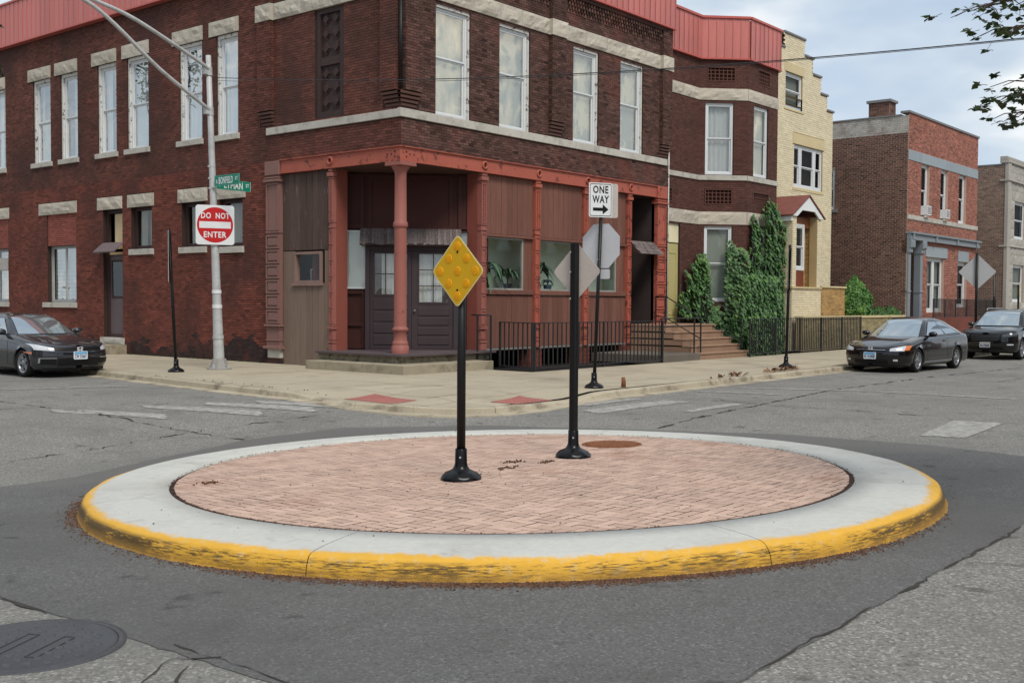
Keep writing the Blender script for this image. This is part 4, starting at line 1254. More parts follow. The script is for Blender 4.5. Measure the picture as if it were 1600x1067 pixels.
# side front: ground floor windows and door
for a, b in ((15.1, 16.98), (19.75, 21.7)):
    w = window(bld, FL, a, b, 1.59, 3.49, inset=0.14, fw=0.05, style="side", back=M_BLIND, gl=G_WIN, frame=mat("grey_window_frame", s(170, 174, 172, K), 0.5))
    for k in range(13):
        mb = MB(); mb.box(FL, a + 0.1, b - 0.1, -0.275, -0.245, 1.72 + k * 0.13, 1.72 + k * 0.13 + 0.095); mb.build("blind_slat", M_BLIND, w)
mb = MB(); mb.box(FL, 19.8, 20.45, -0.2, 0.28, 2.72, 3.15); ac = mb.build("air_conditioner", M_GALV, bld)
mb = MB()
for k in range(7): mb.box(FL, 19.85, 20.4, 0.28, 0.287, 2.77 + k * 0.05, 2.80 + k * 0.05)
mb.build("grille", M_DARK, ac, kind="stuff")
for a, b, c, d in ((10.67, 11.8, 3.25, 4.54), (7.95, 9.10, 3.24, 4.53), (6.20, 7.25, 3.2, 4.53)):
    window(bld, FL, a, b, c, d, inset=0.13, fw=0.10, style="single", frame=M_DWOOD, back=M_SHADE_G, gl=G_DARK, wave=0.03, drape="both" if a > 10 else "right")
# side door
mb = MB(); mb.ring(FL, 12.303, 13.417, 0.50, 4.537, 0.11, -0.21, -0.12); dr = mb.build("door_frame", M_DWOOD, bld)
mb = MB(); mb.box(FL, 12.42, 13.30, -0.205, -0.17, 0.61, 3.1); dl = mb.build("side_door", mat("grey_plum_door", s(96, 84, 88), 0.5, var=0.1), bld)
mb = MB(); mb.ring(FL, 12.5, 13.22, 1.75, 2.95, 0.06, -0.17, -0.155); mb.build("door_moulding", M_DWOOD, dl)
mb = MB(); mb.rect(FL, 12.55, 13.17, 1.81, 2.89, -0.166); mb.build("pane", G_DARK, dl, recalc=False)
mb = MB(); mb.rect(FL, 12.55, 13.17, 1.81, 2.89, -0.168); mb.build("door_window_back", M_DARK, dl, recalc=False)
mb = MB(); mb.box(FL, 12.42, 13.30, -0.205, -0.15, 3.12, 3.2); mb.box(FL, 12.42, 13.0, -0.205, -0.16, 3.3, 4.4); mb.build("transom_board", M_BEIGE, bld)
mb = MB()
mb.add([FL.p(12.25, 0.0, 3.50), FL.p(13.47, 0.0, 3.50), FL.p(13.47, 0.34, 3.20), FL.p(12.25, 0.34, 3.20), FL.p(12.25, 0.0, 3.46), FL.p(13.47, 0.0, 3.46), FL.p(13.47, 0.33, 3.165), FL.p(12.25, 0.33, 3.165)],
       [(0, 1, 2, 3), (4, 5, 6, 7), (0, 3, 7, 4), (1, 2, 6, 5), (2, 3, 7, 6)])
mb.build("door_hood", mat("grey_hood", s(106, 92, 94), 0.6, var=0.15), bld)
rough_stone(FL, 12.2, 13.5, 0.10, 0.30, 0.50, 140, 0.03, 8, 3, d0=-0.2).build("door_sill", M_SILL, bld)
mb = MB(); mb.bbox(FL, 12.1, 13.55, 0.0, 0.55, -0.02, 0.29, 0.015); mb.build("step", M_STEP, bld)

# ---- shop front -------------------------------------------------------
# girder
mb = MB()
mb.box(FR, -0.11, 11.92, -0.05, 0.095, 5.085, 5.405); mb.box(FL, -0.09, 4.42, -0.05, 0.093, 5.086, 5.404)
mb.box(FR, -0.155, 11.94, -0.05, 0.14, 5.405, 5.428); mb.box(FL, -0.135, 4.42, -0.05, 0.138, 5.406, 5.427)
mb.box(FR, -0.145, 11.93, -0.05, 0.13, 5.062, 5.085); mb.box(FL, -0.125, 4.42, -0.05, 0.128, 5.063, 5.084)
gi = mb.build("girder", M_ORANGE, bld)
for F, us in ((FR, (2.98, 5.27, 7.58, 9.87)), (FL, (2.44,))):
    for u in us:
        mb = MB(); pr = []
        for k in range(25):
            a = 2 * math.pi * k / 24
            pr.append([F.p(u + r * math.cos(a), d, 5.255 + r * math.sin(a)) for r, d in ((0.115, 0.095), (0.112, 0.125), (0.085, 0.14), (0.058, 0.125), (0.054, 0.10))])
        mb.grid(pr); mb.build("rosette", M_ORANGE, gi)
        mb = MB(); mb.poly_prism(F, [(u + 0.053 * math.cos(k * math.pi / 8), 5.255 + 0.053 * math.sin(k * math.pi / 8)) for k in range(16)], 0.09, 0.104); mb.build("rosette_hub", M_PORCH, gi)
for (u, z) in ((0.10, 5.30), (0.10, 5.18), (0.36, 5.25), (0.22, 5.25)):
    for F in (FR, FL):
        mb = MB(); mb.poly_prism(F, [(u + 0.018 * math.cos(k * math.pi / 4), z + 0.018 * math.sin(k * math.pi / 4)) for k in range(8)], 0.09, 0.108); mb.build("rivet", M_PORCH, gi)
# round corner column
mb = MB()
mb.lathe([(0.215, 0.43), (0.215, 0.60), (0.20, 0.61), (0.19, 0.65), (0.205, 0.68), (0.185, 0.70), (0.165, 0.76), (0.162, 0.95), (0.19, 0.98), (0.205, 1.01), (0.19, 1.045), (0.165, 1.06), (0.158, 1.10),
          (0.150, 3.46), (0.152, 3.48), (0.178, 3.50), (0.184, 3.52), (0.178, 3.60), (0.165, 3.62), (0.150, 3.64), (0.142, 4.78), (0.15, 4.80), (0.155, 4.84), (0.20, 4.90), (0.225, 4.95), (0.225, 4.97)], (0.13, 0.13, 0), n=32)
mb.box(FW, -0.14, 0.40, -0.14, 0.40, 4.97, 5.06)
mb.build("corner_column", M_COLRED, bld)

def iron_column(F, u0, u1, m, jamb=None):
    mb = MB(); z0 = 0.43
    mb.box(F, u0 + 0.015, u1 - 0.015, -0.06, 0.06, z0, 5.06)
    for a, b, e, d in ((z0, 0.60, 0.0, 0.085), (0.62, 0.66, -0.012, 0.10), (0.70, 0.72, 0.0, 0.085), (0.98, 1.03, -0.02, 0.11), (1.045, 1.07, 0.0, 0.085), (3.56, 3.60, 0.0, 0.085), (3.70, 3.73, 0.0, 0.085), (4.80, 4.84, 0.0, 0.085), (4.86, 4.96, -0.02, 0.12), (4.98, 5.055, 0.01, 0.10)):
        mb.bbox(F, u0 + e, u1 - e, -0.05, d, a, b, 0.008)
    c = mb.build("iron_column", m, bld)
    o = MB(); w = u1 - u0
    for k in range(6):                                  # framed fields
        za = 1.11 + k * 0.405; zb = za + 0.36
        o.ring(F, u0 + 0.02, u1 - 0.02, za, zb, 0.026, 0.06, 0.082)
    o.ring(F, u0 + 0.02, u1 - 0.02, 0.74, 0.96, 0.02, 0.06, 0.078)
    o.ring(F, u0 + 0.018, u1 - 0.018, 3.75, 4.79, 0.028, 0.06, 0.085)
    for k in range(13):                                 # pierced scroll work
        zc = 3.82 + k * 0.075
        for sgn in (-1, 1):
            p = [(-0.032, -0.03), (-0.012, -0.03), (0.032, 0.03), (0.012, 0.03)]
            o.poly_prism(F, [((u0 + u1) / 2 + x * sgn * (1 if k % 2 else -1) * w / 0.2, zc + z) for x, z in p], 0.06, 0.078 + 0.002 * (sgn > 0))
    o.build("column_ornament", m, c, kind="stuff")
for a, b in ((2.87, 3.10), (5.14, 5.38), (7.44, 7.70), (9.73, 9.97)): iron_column(FR, a, b, M_ORANGE if a > 5 else M_COLRED)
iron_column(FL, 2.36, 2.53, M_COLRED)
mat("porch_jamb_red", s(128, 72, 62), 0.6, var=0.1)
mb = MB(); mb.box(FW, 2.872, 3.06, 0.062, 0.42, 0.43, 5.06); mb.build("porch_jamb", MATS["porch_jamb_red"], bld)
mb = MB(); mb.box(FW, 0.062, 0.42, 2.362, 2.5, 0.43, 5.06); mb.build("porch_jamb", MATS["porch_jamb_red"], bld)

def pilaster(F, u0, u1, m, zb, step, zt):
    mb = MB()
    mb.box(F, u0 + 0.02, u1 - 0.02, -0.1, 0.10, zb, 5.06)
    mb.bbox(F, u0, u1, -0.1, 0.15, zt, 5.41, 0.012)
    for a, b, e, d in ((4.86, 4.93, -0.03, 0.18), (4.95, 4.99, -0.01, 0.16), (3.50, 3.55, 0.0, 0.13), (1.0, 1.06, -0.03, 0.16), (0.93, 0.96, 0.0, 0.13), (0.62, 0.65, 0.0, 0.13), (zb, zb + 0.08, -0.05, 0.18)):
        mb.bbox(F, u0 + e, u1 - e, -0.08, d, a, b, 0.01)
    p = mb.build("pilaster", m, bld)
    o = MB()
    o.ring(F, u0 + 0.03, u1 - 0.03, 3.57, 4.84, 0.05, 0.10, 0.13)
    o.build("panel_moulding", m, p)
    for k in range(6):
        za = 1.09 + k * 0.40
        o = MB(); o.ring(F, u0 + 0.03, u1 - 0.03, za, za + 0.36, 0.045, 0.10, 0.135); o.bbox(F, u0 + 0.10, u1 - 0.10, 0.1, 0.128, za + 0.07, za + 0.29, 0.02)
        o.build("panel_block", m, p)
    return p
pilaster(FR, 11.35, 11.93, M_ORANGE, 0.2, 0.4, 5.04 - 0.0)
pilaster(FL, 4.44, 5.04, M_PILL, 0.40, 0.4, 5.04)
rough_stone(FL, 4.47, 5.0, 0.08, 0.16, 0.395, 160, 0.03, 5, 3).build("pilaster_foot", M_SILL, bld)
mb = MB(); mb.box(FL, 4.44, 5.04, -0.1, 0.04, -0.02, 0.16); mb.build("plinth", M_BRICK_S, bld)

def planks(F, u0, u1, z0, z1, m, pitch=0.228, d=0.0, holes=()):
    n_ = max(1, round((u1 - u0) / pitch)); w = (u1 - u0) / n_
    for i in range(n_):
        a, b = u0 + i * w + 0.004, u0 + (i + 1) * w - 0.004
        zz = [(z0, z1)]
        for h in holes:
            if h[0] < (a + b) / 2 < h[1]: zz = [(z0, h[2]), (h[3], z1)]
        for c, e in zz:
            if e - c > 0.02:
                mb = MB(); mb.bbox(F, a, b, d - 0.03, d + random.uniform(-0.003, 0.003), c, e, 0.007); mb.build("plank", m, bld)
bays = ((3.10, 5.14), (5.38, 7.44), (7.70, 9.73))
glz = ((3.10, 4.76), (5.38, 7.40), (7.70, 9.28))
mb = MB()
for a, b in bays:
    mb.box(FR, a + 0.002, b - 0.002, -0.10, -0.035, 3.46, 5.06); mb.box(FR, a + 0.002, b - 0.002, -0.10, -0.035, 0.46, 1.88)
mb.box(FL, 2.532, 4.438, -0.10, -0.035, 3.0, 5.06); mb.box(FL, 2.532, 4.438, -0.10, -0.035, -0.02, 2.14); mb.box(FL, 2.532, 2.9, -0.1, -0.035, 2.14, 3.0); mb.box(FL, 3.95, 4.438, -0.1, -0.035, 2.14, 3.0)
mb.build("board_backing", M_DARK, bld)
for (a, b), (g0, g1) in zip(bays, glz):
    planks(FR, a, b, 3.50, 5.06, M_PLANK)
    planks(FR, a, b, 0.47, 1.87, M_PLANK)
    mb = MB(); mb.bbox(FR, a + 0.002, b - 0.002, -0.1, 0.05, 1.89, 2.02, 0.012); mb.build("window_sill", M_PLANK, bld)
    mb = MB(); mb.bbox(FR, a + 0.002, b - 0.002, -0.1, 0.03, 3.425, 3.495, 0.01); mb.build("head_board", M_PLANK, bld)
    w = MB().ring(FR, g0 + 0.002, g1, 2.022, 3.423, 0.045, -0.12, -0.04).build("shop_window", mat("shop_window_frame", s(150, 152, 146, K), 0.5), bld)
    mb = MB(); mb.rect(FR, g0 + 0.047, g1 - 0.045, 2.067, 3.378, -0.08); mb.build("pane", G_SHOP, w, recalc=False)
    if g1 < b - 0.06:
        mb = MB(); mb.box(FR, g1 + 0.003, b - 0.002, -0.12, -0.05, 2.022, 3.423); mb.build("side_panel", M_PORCH if False else M_PLANK, bld)
planks(FL, 2.53, 4.44, 3.02, 5.06, M_PLANK_D, 0.235)
planks(FL, 2.53, 4.44, 0.0, 3.0, M_PLANK_G, 0.235, holes=[(2.86, 3.97, 2.10, 3.0)])
mb = MB(); mb.ring(FL, 2.87, 3.96, 2.16, 2.98, 0.07, -0.12, 0.025); mb.box(FL, 2.80, 4.03, -0.05, 0.06, 2.09, 2.16); sw_ = mb.build("small_window", mat("taupe_trim", s(132, 108, 100), 0.6), bld)
mb = MB(); mb.rect(FL, 2.94, 3.89, 2.23, 2.91, -0.05); mb.build("pane", glass("small_window_glass", refl=0.0, clear=0.95, fk=0.05), sw_, recalc=False)
mb = MB(); mb.box(FW, 0.5, 0.52, 2.6, 4.3, 1.9, 3.2); mb.box(FW, 0.04, 0.5, 2.75, 4.1, 2.14, 2.16); mb.build("small_room", M_DARK, bld)
# shop interior seen through the glass
mb = MB()
mb.quad((3.0, 0.80, 0.4), (9.72, 0.80, 0.4), (9.72, 0.80, 3.6), (3.0, 0.80, 3.6)); mb.quad((3.07, 0.1, 0.4), (3.07, 0.80, 0.4), (3.07, 0.80, 3.6), (3.07, 0.1, 3.6)); mb.quad((9.72, 0.1, 0.4), (9.72, 0.80, 0.4), (9.72, 0.80, 3.6), (9.72, 0.1, 3.6))
mb.quad((3.0, 0.1, 3.55), (9.72, 0.1, 3.55), (9.72, 0.80, 3.55), (3.0, 0.80, 3.55))
mb.build("shop_back_wall", mat("pale_green_wall", s(214, 222, 208, K), 0.9, var=0.06), bld, recalc=False)
mb = MB(); mb.box(FW, 3.08, 9.70, 0.09, 0.70, 1.96, 2.03); mb.build("window_shelf", mat("pale_shelf", s(190, 190, 180, K), 0.7), bld)
# open basement under the shop windows
mb = MB()
mb.box(FR, 2.9, 9.9, -0.12, 0.03, 0.41, 0.465); sb = mb.build("sill_beam", mat("grey_sill_beam", s(118, 116, 112), 0.8, var=0.2), bld)
mb = MB(); mb.quad((2.3, 0.95, -0.1), (9.9, 0.95, -0.1), (9.9, 0.95, 0.5), (2.3, 0.95, 0.5)); mb.quad((2.1, -2.4, -0.095), (9.9, -2.4, -0.095), (9.9, 0.95, -0.095), (2.1, 0.95, -0.095)); mb.quad((9.9, 0.95, -0.1), (9.9, 0, -0.1), (9.9, 0, 0.5), (9.9, 0.95, 0.5))
mb.build("basement", M_VOID, bld, recalc=False)
for u in (5.26, 7.57, 9.8):
    mb = MB(); brick_mesh(mb, FR, u - 0.27, u + 0.27, -0.1, 0.41, d=0.02, seed=int(u * 7))
    for F in (Fr((u - 0.27, 0, 0), (0, 1, 0), (-1, 0, 0)),): brick_mesh(mb, F, -0.02, 0.4, -0.1, 0.41, seed=3)
    mb.box(FR, u - 0.265, u + 0.265, -0.4, 0.016, -0.1, 0.41); mb.build("brick_pier", M_BRICK_R, bld)
# recessed end door
mb = MB(); mb.quad((9.9, 0.9, 0), (11.4, 0.9, 0), (11.4, 0.9, 5.06), (9.9, 0.9, 5.06)); mb.quad((9.95, 0.06, 0), (9.95, 0.9, 0), (9.95, 0.9, 5.06), (9.95, 0.06, 5.06)); mb.quad((11.37, 0.0, 0), (11.37, 0.9, 0), (11.37, 0.9, 5.06), (11.37, 0.0, 5.06)); mb.quad((9.9, 0, 5.05), (11.4, 0, 5.05), (11.4, 0.9, 5.05), (9.9, 0.9, 5.05))
mb.build("door_recess", mat("recess_paint", s(66, 56, 54), 0.7, var=0.2), bld, recalc=False)
FE = Fr((0, 0.9, 0), (1, 0, 0), (0, -1, 0))
mb = MB(); mb.box(FE, 10.1, 11.3, 0.0, 0.05, 0.5, 3.2); ed = mb.build("end_door", mat("charcoal_door", s(44, 46, 52), 0.5, var=0.1), bld)
for k in range(4):
    mb = MB(); mb.bbox(FE, 10.2, 11.2, 0.05, 0.07, 0.65 + k * 0.26, 0.86 + k * 0.26, 0.012); mb.build("door_panel", MATS["charcoal_door"], ed)
mb = MB(); mb.ring(FE, 10.2, 11.2, 1.75, 3.05, 0.07, 0.05, 0.07); mb.build("door_light_frame", MATS["charcoal_door"], ed)
mb = MB(); mb.box(FE, 10.05, 11.3, 0, 0.04, 3.6, 4.6); mb.build("transom_panel", M_DARK, bld)
FJ = Fr((9.955, 0.30, 0), (0, 1, 0), (1, 0, 0))
FN = Fr((0, 0.05, 0), (1, 0, 0), (0, -1, 0))
mb = MB(); mb.box(FN, 9.985, 10.12, -0.02, 0.0, 4.12, 4.36); hn = mb.build("number_plate", M_SWHITE, bld)
mb = MB(); text_mb(mb, "3", FN, 10.052, 4.24, 0.07, 0.15, 0.003); mb.build("numeral", M_SBLACK, hn, recalc=False)
def shingles(F, u0, u1, zt, zb, d0, d1, n_, rows, parent, rag=0.05):
    for r_ in range(rows):
        f0, f1 = r_ / rows, (r_ + 1) / rows
        for i in range(n_):
            a = u0 + (u1 - u0) * (i + (0.5 if r_ % 2 else 0)) / n_; b = a + (u1 - u0) / n_ - 0.006
            b = min(b, u1)
            if b - a < 0.01: continue
            e = random.uniform(0, rag)
            g1 = min(1.0, f1 + 0.04) - e * 0.5
            z0_, z1_ = zt + (zb - zt) * f0, zt + (zb - zt) * g1; dd0, dd1 = d0 + (d1 - d0) * f0, d0 + (d1 - d0) * g1
            t = 0.014; lift = 0.012 * (1 if True else 0)
            P = [F.p(a, dd0, z0_), F.p(b, dd0, z0_), F.p(b, dd1 + lift, z1_), F.p(a, dd1 + lift, z1_)]
            Q = [F.p(a, dd0 - t, z0_ - t), F.p(b, dd0 - t, z0_ - t), F.p(b, dd1 + lift - t, z1_ - t), F.p(a, dd1 + lift - t, z1_ - t)]
            mb = MB(); mb.add(P + Q, [(0, 1, 2, 3), (7, 6, 5, 4), (0, 4, 5, 1), (1, 5, 6, 2), (2, 6, 7, 3), (3, 7, 4, 0)])
            mb.build("shingle", M_SHINGLE, parent)
aw = MB(); aw.add([FR.p(9.975, 0.0, 3.60), FR.p(11.34, 0.0, 3.60), FR.p(11.34, 0.36, 3.22), FR.p(9.975, 0.36, 3.22), FR.p(9.975, 0.0, 3.3), FR.p(11.34, 0.0, 3.3)], [(0, 1, 2, 3), (4, 5, 2, 3), (0, 3, 4), (1, 2, 5)])
aw = aw.build("door_canopy", M_DWOOD, bld); shingles(FR, 9.975, 11.34, 3.63, 3.22, 0.01, 0.40, 12, 4, aw)
for k, (z, y) in enumerate(((0.46, 0.35), (0.26, 0.0), (0.10, -0.3))):
    mb = MB(); mb.bbox(Fr((0, 0, 0), (1, 0, 0), (0, -1, 0)), 9.98, 11.9 if k else 11.35, -0.9, -y, -0.1, z, 0.012); mb.build("entry_step", mat("pale_step", s(196, 190, 180, K), 0.85, var=0.1), bld)

# ---- corner porch -------------------------------------------------------
FD = Fr((1.5, 1.5, 0), (math.sqrt(.5), -math.sqrt(.5), 0), (-math.sqrt(.5), -math.sqrt(.5), 0))
mb = MB(); mb.slab([(-0.50, -0.55), (2.95, -0.55), (2.95, 0.9), (0.9, 3.0), (-0.50, 2.55)], 0.385, 0.43); mb.build("porch_floor", M_PORCHF, bld)
rs = [(-0.42, -0.46)]
for k in range(5):
    a, b = -0.46 + k * 0.66, -0.46 + (k + 1) * 0.66
    rough_stone(Fr((0, -0.40, 0), (1, 0, 0), (0, -1, 0)), a + 0.05 if k == 0 else a, min(b, 2.85), 0.0, 0.212, 0.384, 200 + k * 2.1, 0.03, 7, 3, d0=-0.3).build("foundation_stone", M_STONEW, bld)
    rough_stone(Fr((-0.37, 0, 0), (0, 1, 0), (-1, 0, 0)), -0.42 + k * 0.6, -0.42 + (k + 1) * 0.6, 0.0, 0.212, 0.384, 230 + k * 2.1, 0.03, 7, 3, d0=-0.3).build("foundation_stone", M_STONEW, bld)
for poly in ([(-0.9, -1.03), (0.65, -1.03), (0.65, -0.2), (-0.3, -0.2), (-0.9, -0.3)], [(0.655, -1.03), (2.28, -1.03), (2.28, -0.2), (0.655, -0.2)], [(-0.9, -0.296), (-0.305, -0.196), (-0.2, 2.45), (-0.9, 2.45)]):
    c = 0.015
    mb = MB(); mb.slab(poly, -0.05, 0.215)
    b_ = mb.build("step", M_STEP, bld)
    bv = b_.modifiers.new("soft_edge", 'BEVEL'); bv.width = 0.014; bv.segments = 2
mb = MB(); mb.quad((-0.06, -0.06, 5.055), (3.0, -0.06, 5.055), (3.0, 3.0, 5.055), (-0.06, 3.0, 5.055)); mb.build("porch_ceiling", mat("porch_ceiling_paint", s(86, 64, 58), 0.7, var=0.2), bld, recalc=False)
mb = MB(); mb.rect(FD, -2.3, 2.3, 0.43, 5.06, -0.26); mb.build("porch_back_wall", M_PORCH, bld, recalc=False)
for (a, b) in ((-1.62, -0.96), (-0.86, 1.36), (1.50, 2.05)):
    mb = MB(); mb.ring(FD, a, b, 3.60, 5.0, 0.10, -0.26, -0.20); p = mb.build("upper_panel", M_PORCH, bld)
    if b - a > 1.5:
        mb = MB(); mb.rect(FD, a + 0.1, b - 0.1, 3.7, 4.9, -0.235); mb.build("panel_field", M_PORCH, p, recalc=False)
for (a, b, bk) in ((-1.66, -0.93, M_SHADE), (1.50, 1.98, M_SHADE_G)):
    w = MB().ring(FD, a, b, 2.02, 3.54, 0.04, -0.25, -0.17).build("side_light", M_WFRAME if bk is M_SHADE else M_DWOOD, bld)
    mb = MB(); mb.rect(FD, a + 0.04, b - 0.04, 2.06, 3.50, -0.20); mb.build("pane", G_WIN, w, recalc=False)
    mb = MB(); mb.rect(FD, a + 0.03, b - 0.03, 2.05, 3.51, -0.225); mb.build("window_shade", bk, w, recalc=False)
    mb = MB(); mb.ring(FD, a, b, 0.46, 1.98, 0.09, -0.26, -0.19); mb.box(FD, a + 0.09, b - 0.09, -0.26, -0.2, 1.05, 1.15); mb.build("side_panel", M_PORCH, bld)
mb = MB(); mb.ring(FD, -0.925, 1.49, 0.435, 3.14, 0.115, -0.20, 0.0, 0.03); df = mb.build("door_frame", M_DOOR, bld)
for (a, b, g0, g1, nx_, nz_, zc) in ((-0.805, 0.275, -0.68, 0.16, 3, 2, 1.88), (0.285, 1.372, 0.48, 1.22, 2, 3, 1.68)):
    mb = MB(); mb.box(FD, a, g0, -0.12, -0.05, 0.47, 3.02); mb.box(FD, g1, b, -0.12, -0.05, 0.47, 3.02); mb.box(FD, g0, g1, -0.12, -0.05, 0.47, zc); mb.box(FD, g0, g1, -0.12, -0.05, 2.94, 3.02)
    lf = mb.build("door_leaf", M_DOOR, bld)
    for k in range(4):
        z0_ = 0.56 + k * (zc - 0.66) / 4
        mb = MB(); mb.bbox(FD, g0 - 0.04, g1 + 0.04, -0.05, -0.032, z0_, z0_ + (zc - 0.66) / 4 - 0.05, 0.012); mb.build("door_panel", M_DOOR, lf)
    mb = MB(); mb.ring(FD, g0 - 0.045, g1 + 0.045, zc - 0.045, 2.985, 0.045, -0.05, -0.035)
    for k in range(1, nx_): mb.box(FD, g0 + (g1 - g0) * k / nx_ - 0.012, g0 + (g1 - g0) * k / nx_ + 0.012, -0.095, -0.06, zc, 2.94)
    for k in range(1, nz_): mb.box(FD, g0, g1, -0.094, -0.061, zc + (2.94 - zc) * k / nz_ - 0.012, zc + (2.94 - zc) * k / nz_ + 0.012)
    mb.build("glazing_bar", M_DOOR, lf)
    mb = MB(); mb.rect(FD, g0, g1, zc, 2.94, -0.08); mb.build("pane", G_WIN, lf, recalc=False)
    curtain(FD, g0 + 0.18 if a < 0 else g0 - 0.02, g1 + 0.02 if a < 0 else g1 - 0.14, zc - 0.02, 2.96, -0.16, 0.012).build("curtain", M_SHADE_W, lf)
mb = MB(); mb.lathe([(0.001, 0.0), (0.03, 0.01), (0.034, 0.03), (0.02, 0.05)], (0, 0, 0), n=12); kn = mb.build("door_knob", M_BOLT, bld); kn.location = tuple(FD.p(0.36, -0.03, 1.45)); kn.rotation_euler = (math.pi / 2, 0, math.radians(-45))
aw = MB(); aw.add([FD.p(-0.98, -0.2, 3.56), FD.p(1.52, -0.2, 3.56), FD.p(1.58, 0.26, 3.14), FD.p(-1.06, 0.26, 3.14), FD.p(-0.98, -0.2, 3.15), FD.p(1.52, -0.2, 3.15)], [(0, 1, 2, 3), (4, 5, 2, 3), (0, 3, 4), (1, 2, 5)])
aw = aw.build("porch_canopy", M_DWOOD, bld); shingles(FD, -1.06, 1.58, 3.60, 3.15, -0.18, 0.28, 34, 1, aw, 0.25)
# ------------------------------------------------------------------ building with the angled bay
M_BRICK_B = mat("brown_bay_brick", s(90, 60, 53), 0.88, var=0.18, scale=0.7, fine=0.18, bump=0.2, tone=True, tonevar=0.3, stain=s(68, 48, 44), stain_amt=0.6, stain_scale=0.7)
bay = thing("bay_building", "narrow dark brick house with angled bay and red metal parapet, ivy climbing its front", "building")
r2 = math.sqrt(.5)
FS1 = Fr((0, 0.1, 0), (1, 0, 0), (0, -1, 0)); FC1 = Fr((14.3, 0.1, 0), (r2, -r2, 0), (-r2, -r2, 0)); FBF = Fr((15.5, -1.1, 0), (1, 0, 0), (0, -1, 0)); FC2 = Fr((17.75, -1.1, 0), (r2, r2, 0), (r2, -r2, 0))
LC = 1.2 / r2
W1 = [(0.22, 1.20, 6.08, 8.52)]; W2 = [(0.44, 1.52, 6.08, 8.52)]; W1L = [(0.22, 1.20, 1.75, 4.34)]; W2L = [(0.44, 1.52, 1.75, 4.34)]
segs = [(FS1, 12.2, 14.3, [(12.1 + 0.12, 13.12, 1.05, 4.34)]), (FC1, 0, LC, W1 + W1L), (FBF, 0, 2.25, W2 + W2L), (FC2, 0, LC, W1)]
grl = {1: [(0.26, 1.26, 9.24, 9.74), (0.22, 1.19, 5.06, 5.60)], 2: [(0.70, 1.62, 9.26, 9.80), (0.42, 1.64, 5.18, 5.56)], 0: [(12.25, 12.62, 5.02, 5.5)], 3: []}
mb = MB(); bb = MB()
for k, (F, a, b, H) in enumerate(segs):
    wall_mesh(mb, F, a, b, 0.0, 10.0, H + grl[k], depth=0.14)
    brick_mesh(bb, F, a, b, 0.0, 10.0, H + grl[k] + [(-1, 30, 4.38, 4.82), (-1, 30, 8.60, 9.0), (-1, 30, 5.88, 6.06)], seed=20 + k)
mb.build("wall", M_MORTAR_D, bay, recalc=False); bb.build("brick", M_BRICK_B, bay, kind="stuff", recalc=False)
mb = MB(); mb.slab([(12.2, 0.1), (14.3, 0.1), (15.5, -1.1), (17.75, -1.1), (18.95, 0.1), (18.95, 14), (12.2, 14)], 9.9, 9.99); mb.quad((18.95, .1, 0), (18.95, 14, 0), (18.95, 14, 9.9), (18.95, .1, 9.9)); mb.quad((12.3, 14, 0), (18.95, 14, 0), (18.95, 14, 9.9), (12.3, 14, 9.9)); mb.build("roof", M_MORTAR_D, bay)
for k, (F, a, b, H) in enumerate(segs):
    for z0, z1, rough in ((4.385, 4.815, True), (8.605, 8.995, True)):
        n_ = 2 if b - a > 1.8 else 1
        for i in range(n_):
            rough_stone(F, a + (b - a) * i / n_ + 0.003, a + (b - a) * (i + 1) / n_ - 0.003, 0.03, z0, z1, 300 + k * 5 + i + z0, 0.035, 12, 4).build("band_stone", M_LIME, bay)
    mb = MB(); mb.bbox(F, a + 0.003, b - 0.003, -0.04, 0.05, 5.885, 6.055, 0.008); mb.build("belt_stone", M_SILL, bay)
    seam_panels(Fr(F.o + F.U * a, F.U, F.N), 0.003, b - a - 0.003, 0.30, bay, 10.02, 11.34, 0.10, 0, 0)
    mb = MB(); mb.box(F, a - 0.03, b + 0.03, 0.0, 0.15, 11.345 - 0.003 * k, 11.42 - 0.003 * k); mb.box(F, a - 0.02, b + 0.02, 0.0, 0.13, 9.96 + 0.002 * k, 10.015); mb.box(F, a, b, -0.05, 0.05, 10.0, 11.3); mb.build("parapet_trim", M_METAL_T, bay)
    for (u0, u1, z0, z1) in grl[k]:
        mb = MB(); mb.ring(F, u0 + 0.003, u1 - 0.003, z0 + 0.003, z1 - 0.003, 0.04, -0.1, 0.02); mb.rect(F, u0, u1, z0, z1, -0.11); g = mb.build("terracotta_grille", M_BRICK_B, bay)
        mb = MB(); nx_ = max(2, int((u1 - u0) / 0.13)); nz2_ = 4
        for i in range(1, nx_): mb.box(F, u0 + (u1 - u0) * i / nx_ - 0.018, u0 + (u1 - u0) * i / nx_ + 0.018, -0.1, -0.02, z0 + 0.04, z1 - 0.04)
        for i in range(1, nz2_): mb.box(F, u0 + 0.04, u1 - 0.04, -0.1, -0.022, z0 + (z1 - z0) * i / nz2_ - 0.016, z0 + (z1 - z0) * i / nz2_ + 0.016)
        mb.build("grille_bar", M_BRICK_B, g, kind="stuff")
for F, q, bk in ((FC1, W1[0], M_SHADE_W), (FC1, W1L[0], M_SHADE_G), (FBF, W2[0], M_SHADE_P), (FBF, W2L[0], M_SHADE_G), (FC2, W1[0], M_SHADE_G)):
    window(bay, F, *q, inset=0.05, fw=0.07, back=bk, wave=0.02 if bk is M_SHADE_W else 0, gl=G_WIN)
mb = MB(); mb.box(FS1, 12.23, 13.11, -0.12, -0.06, 1.05, 3.66); bd_ = mb.build("front_door", mat("khaki_door", s(182, 172, 118, K), 0.6, var=0.06), bay)
mb = MB(); mb.box(FS1, 12.23, 13.11, -0.12, -0.05, 3.70, 4.33); mb.build("transom", mat("cream_transom", s(222, 214, 180, K), 0.6), bay)
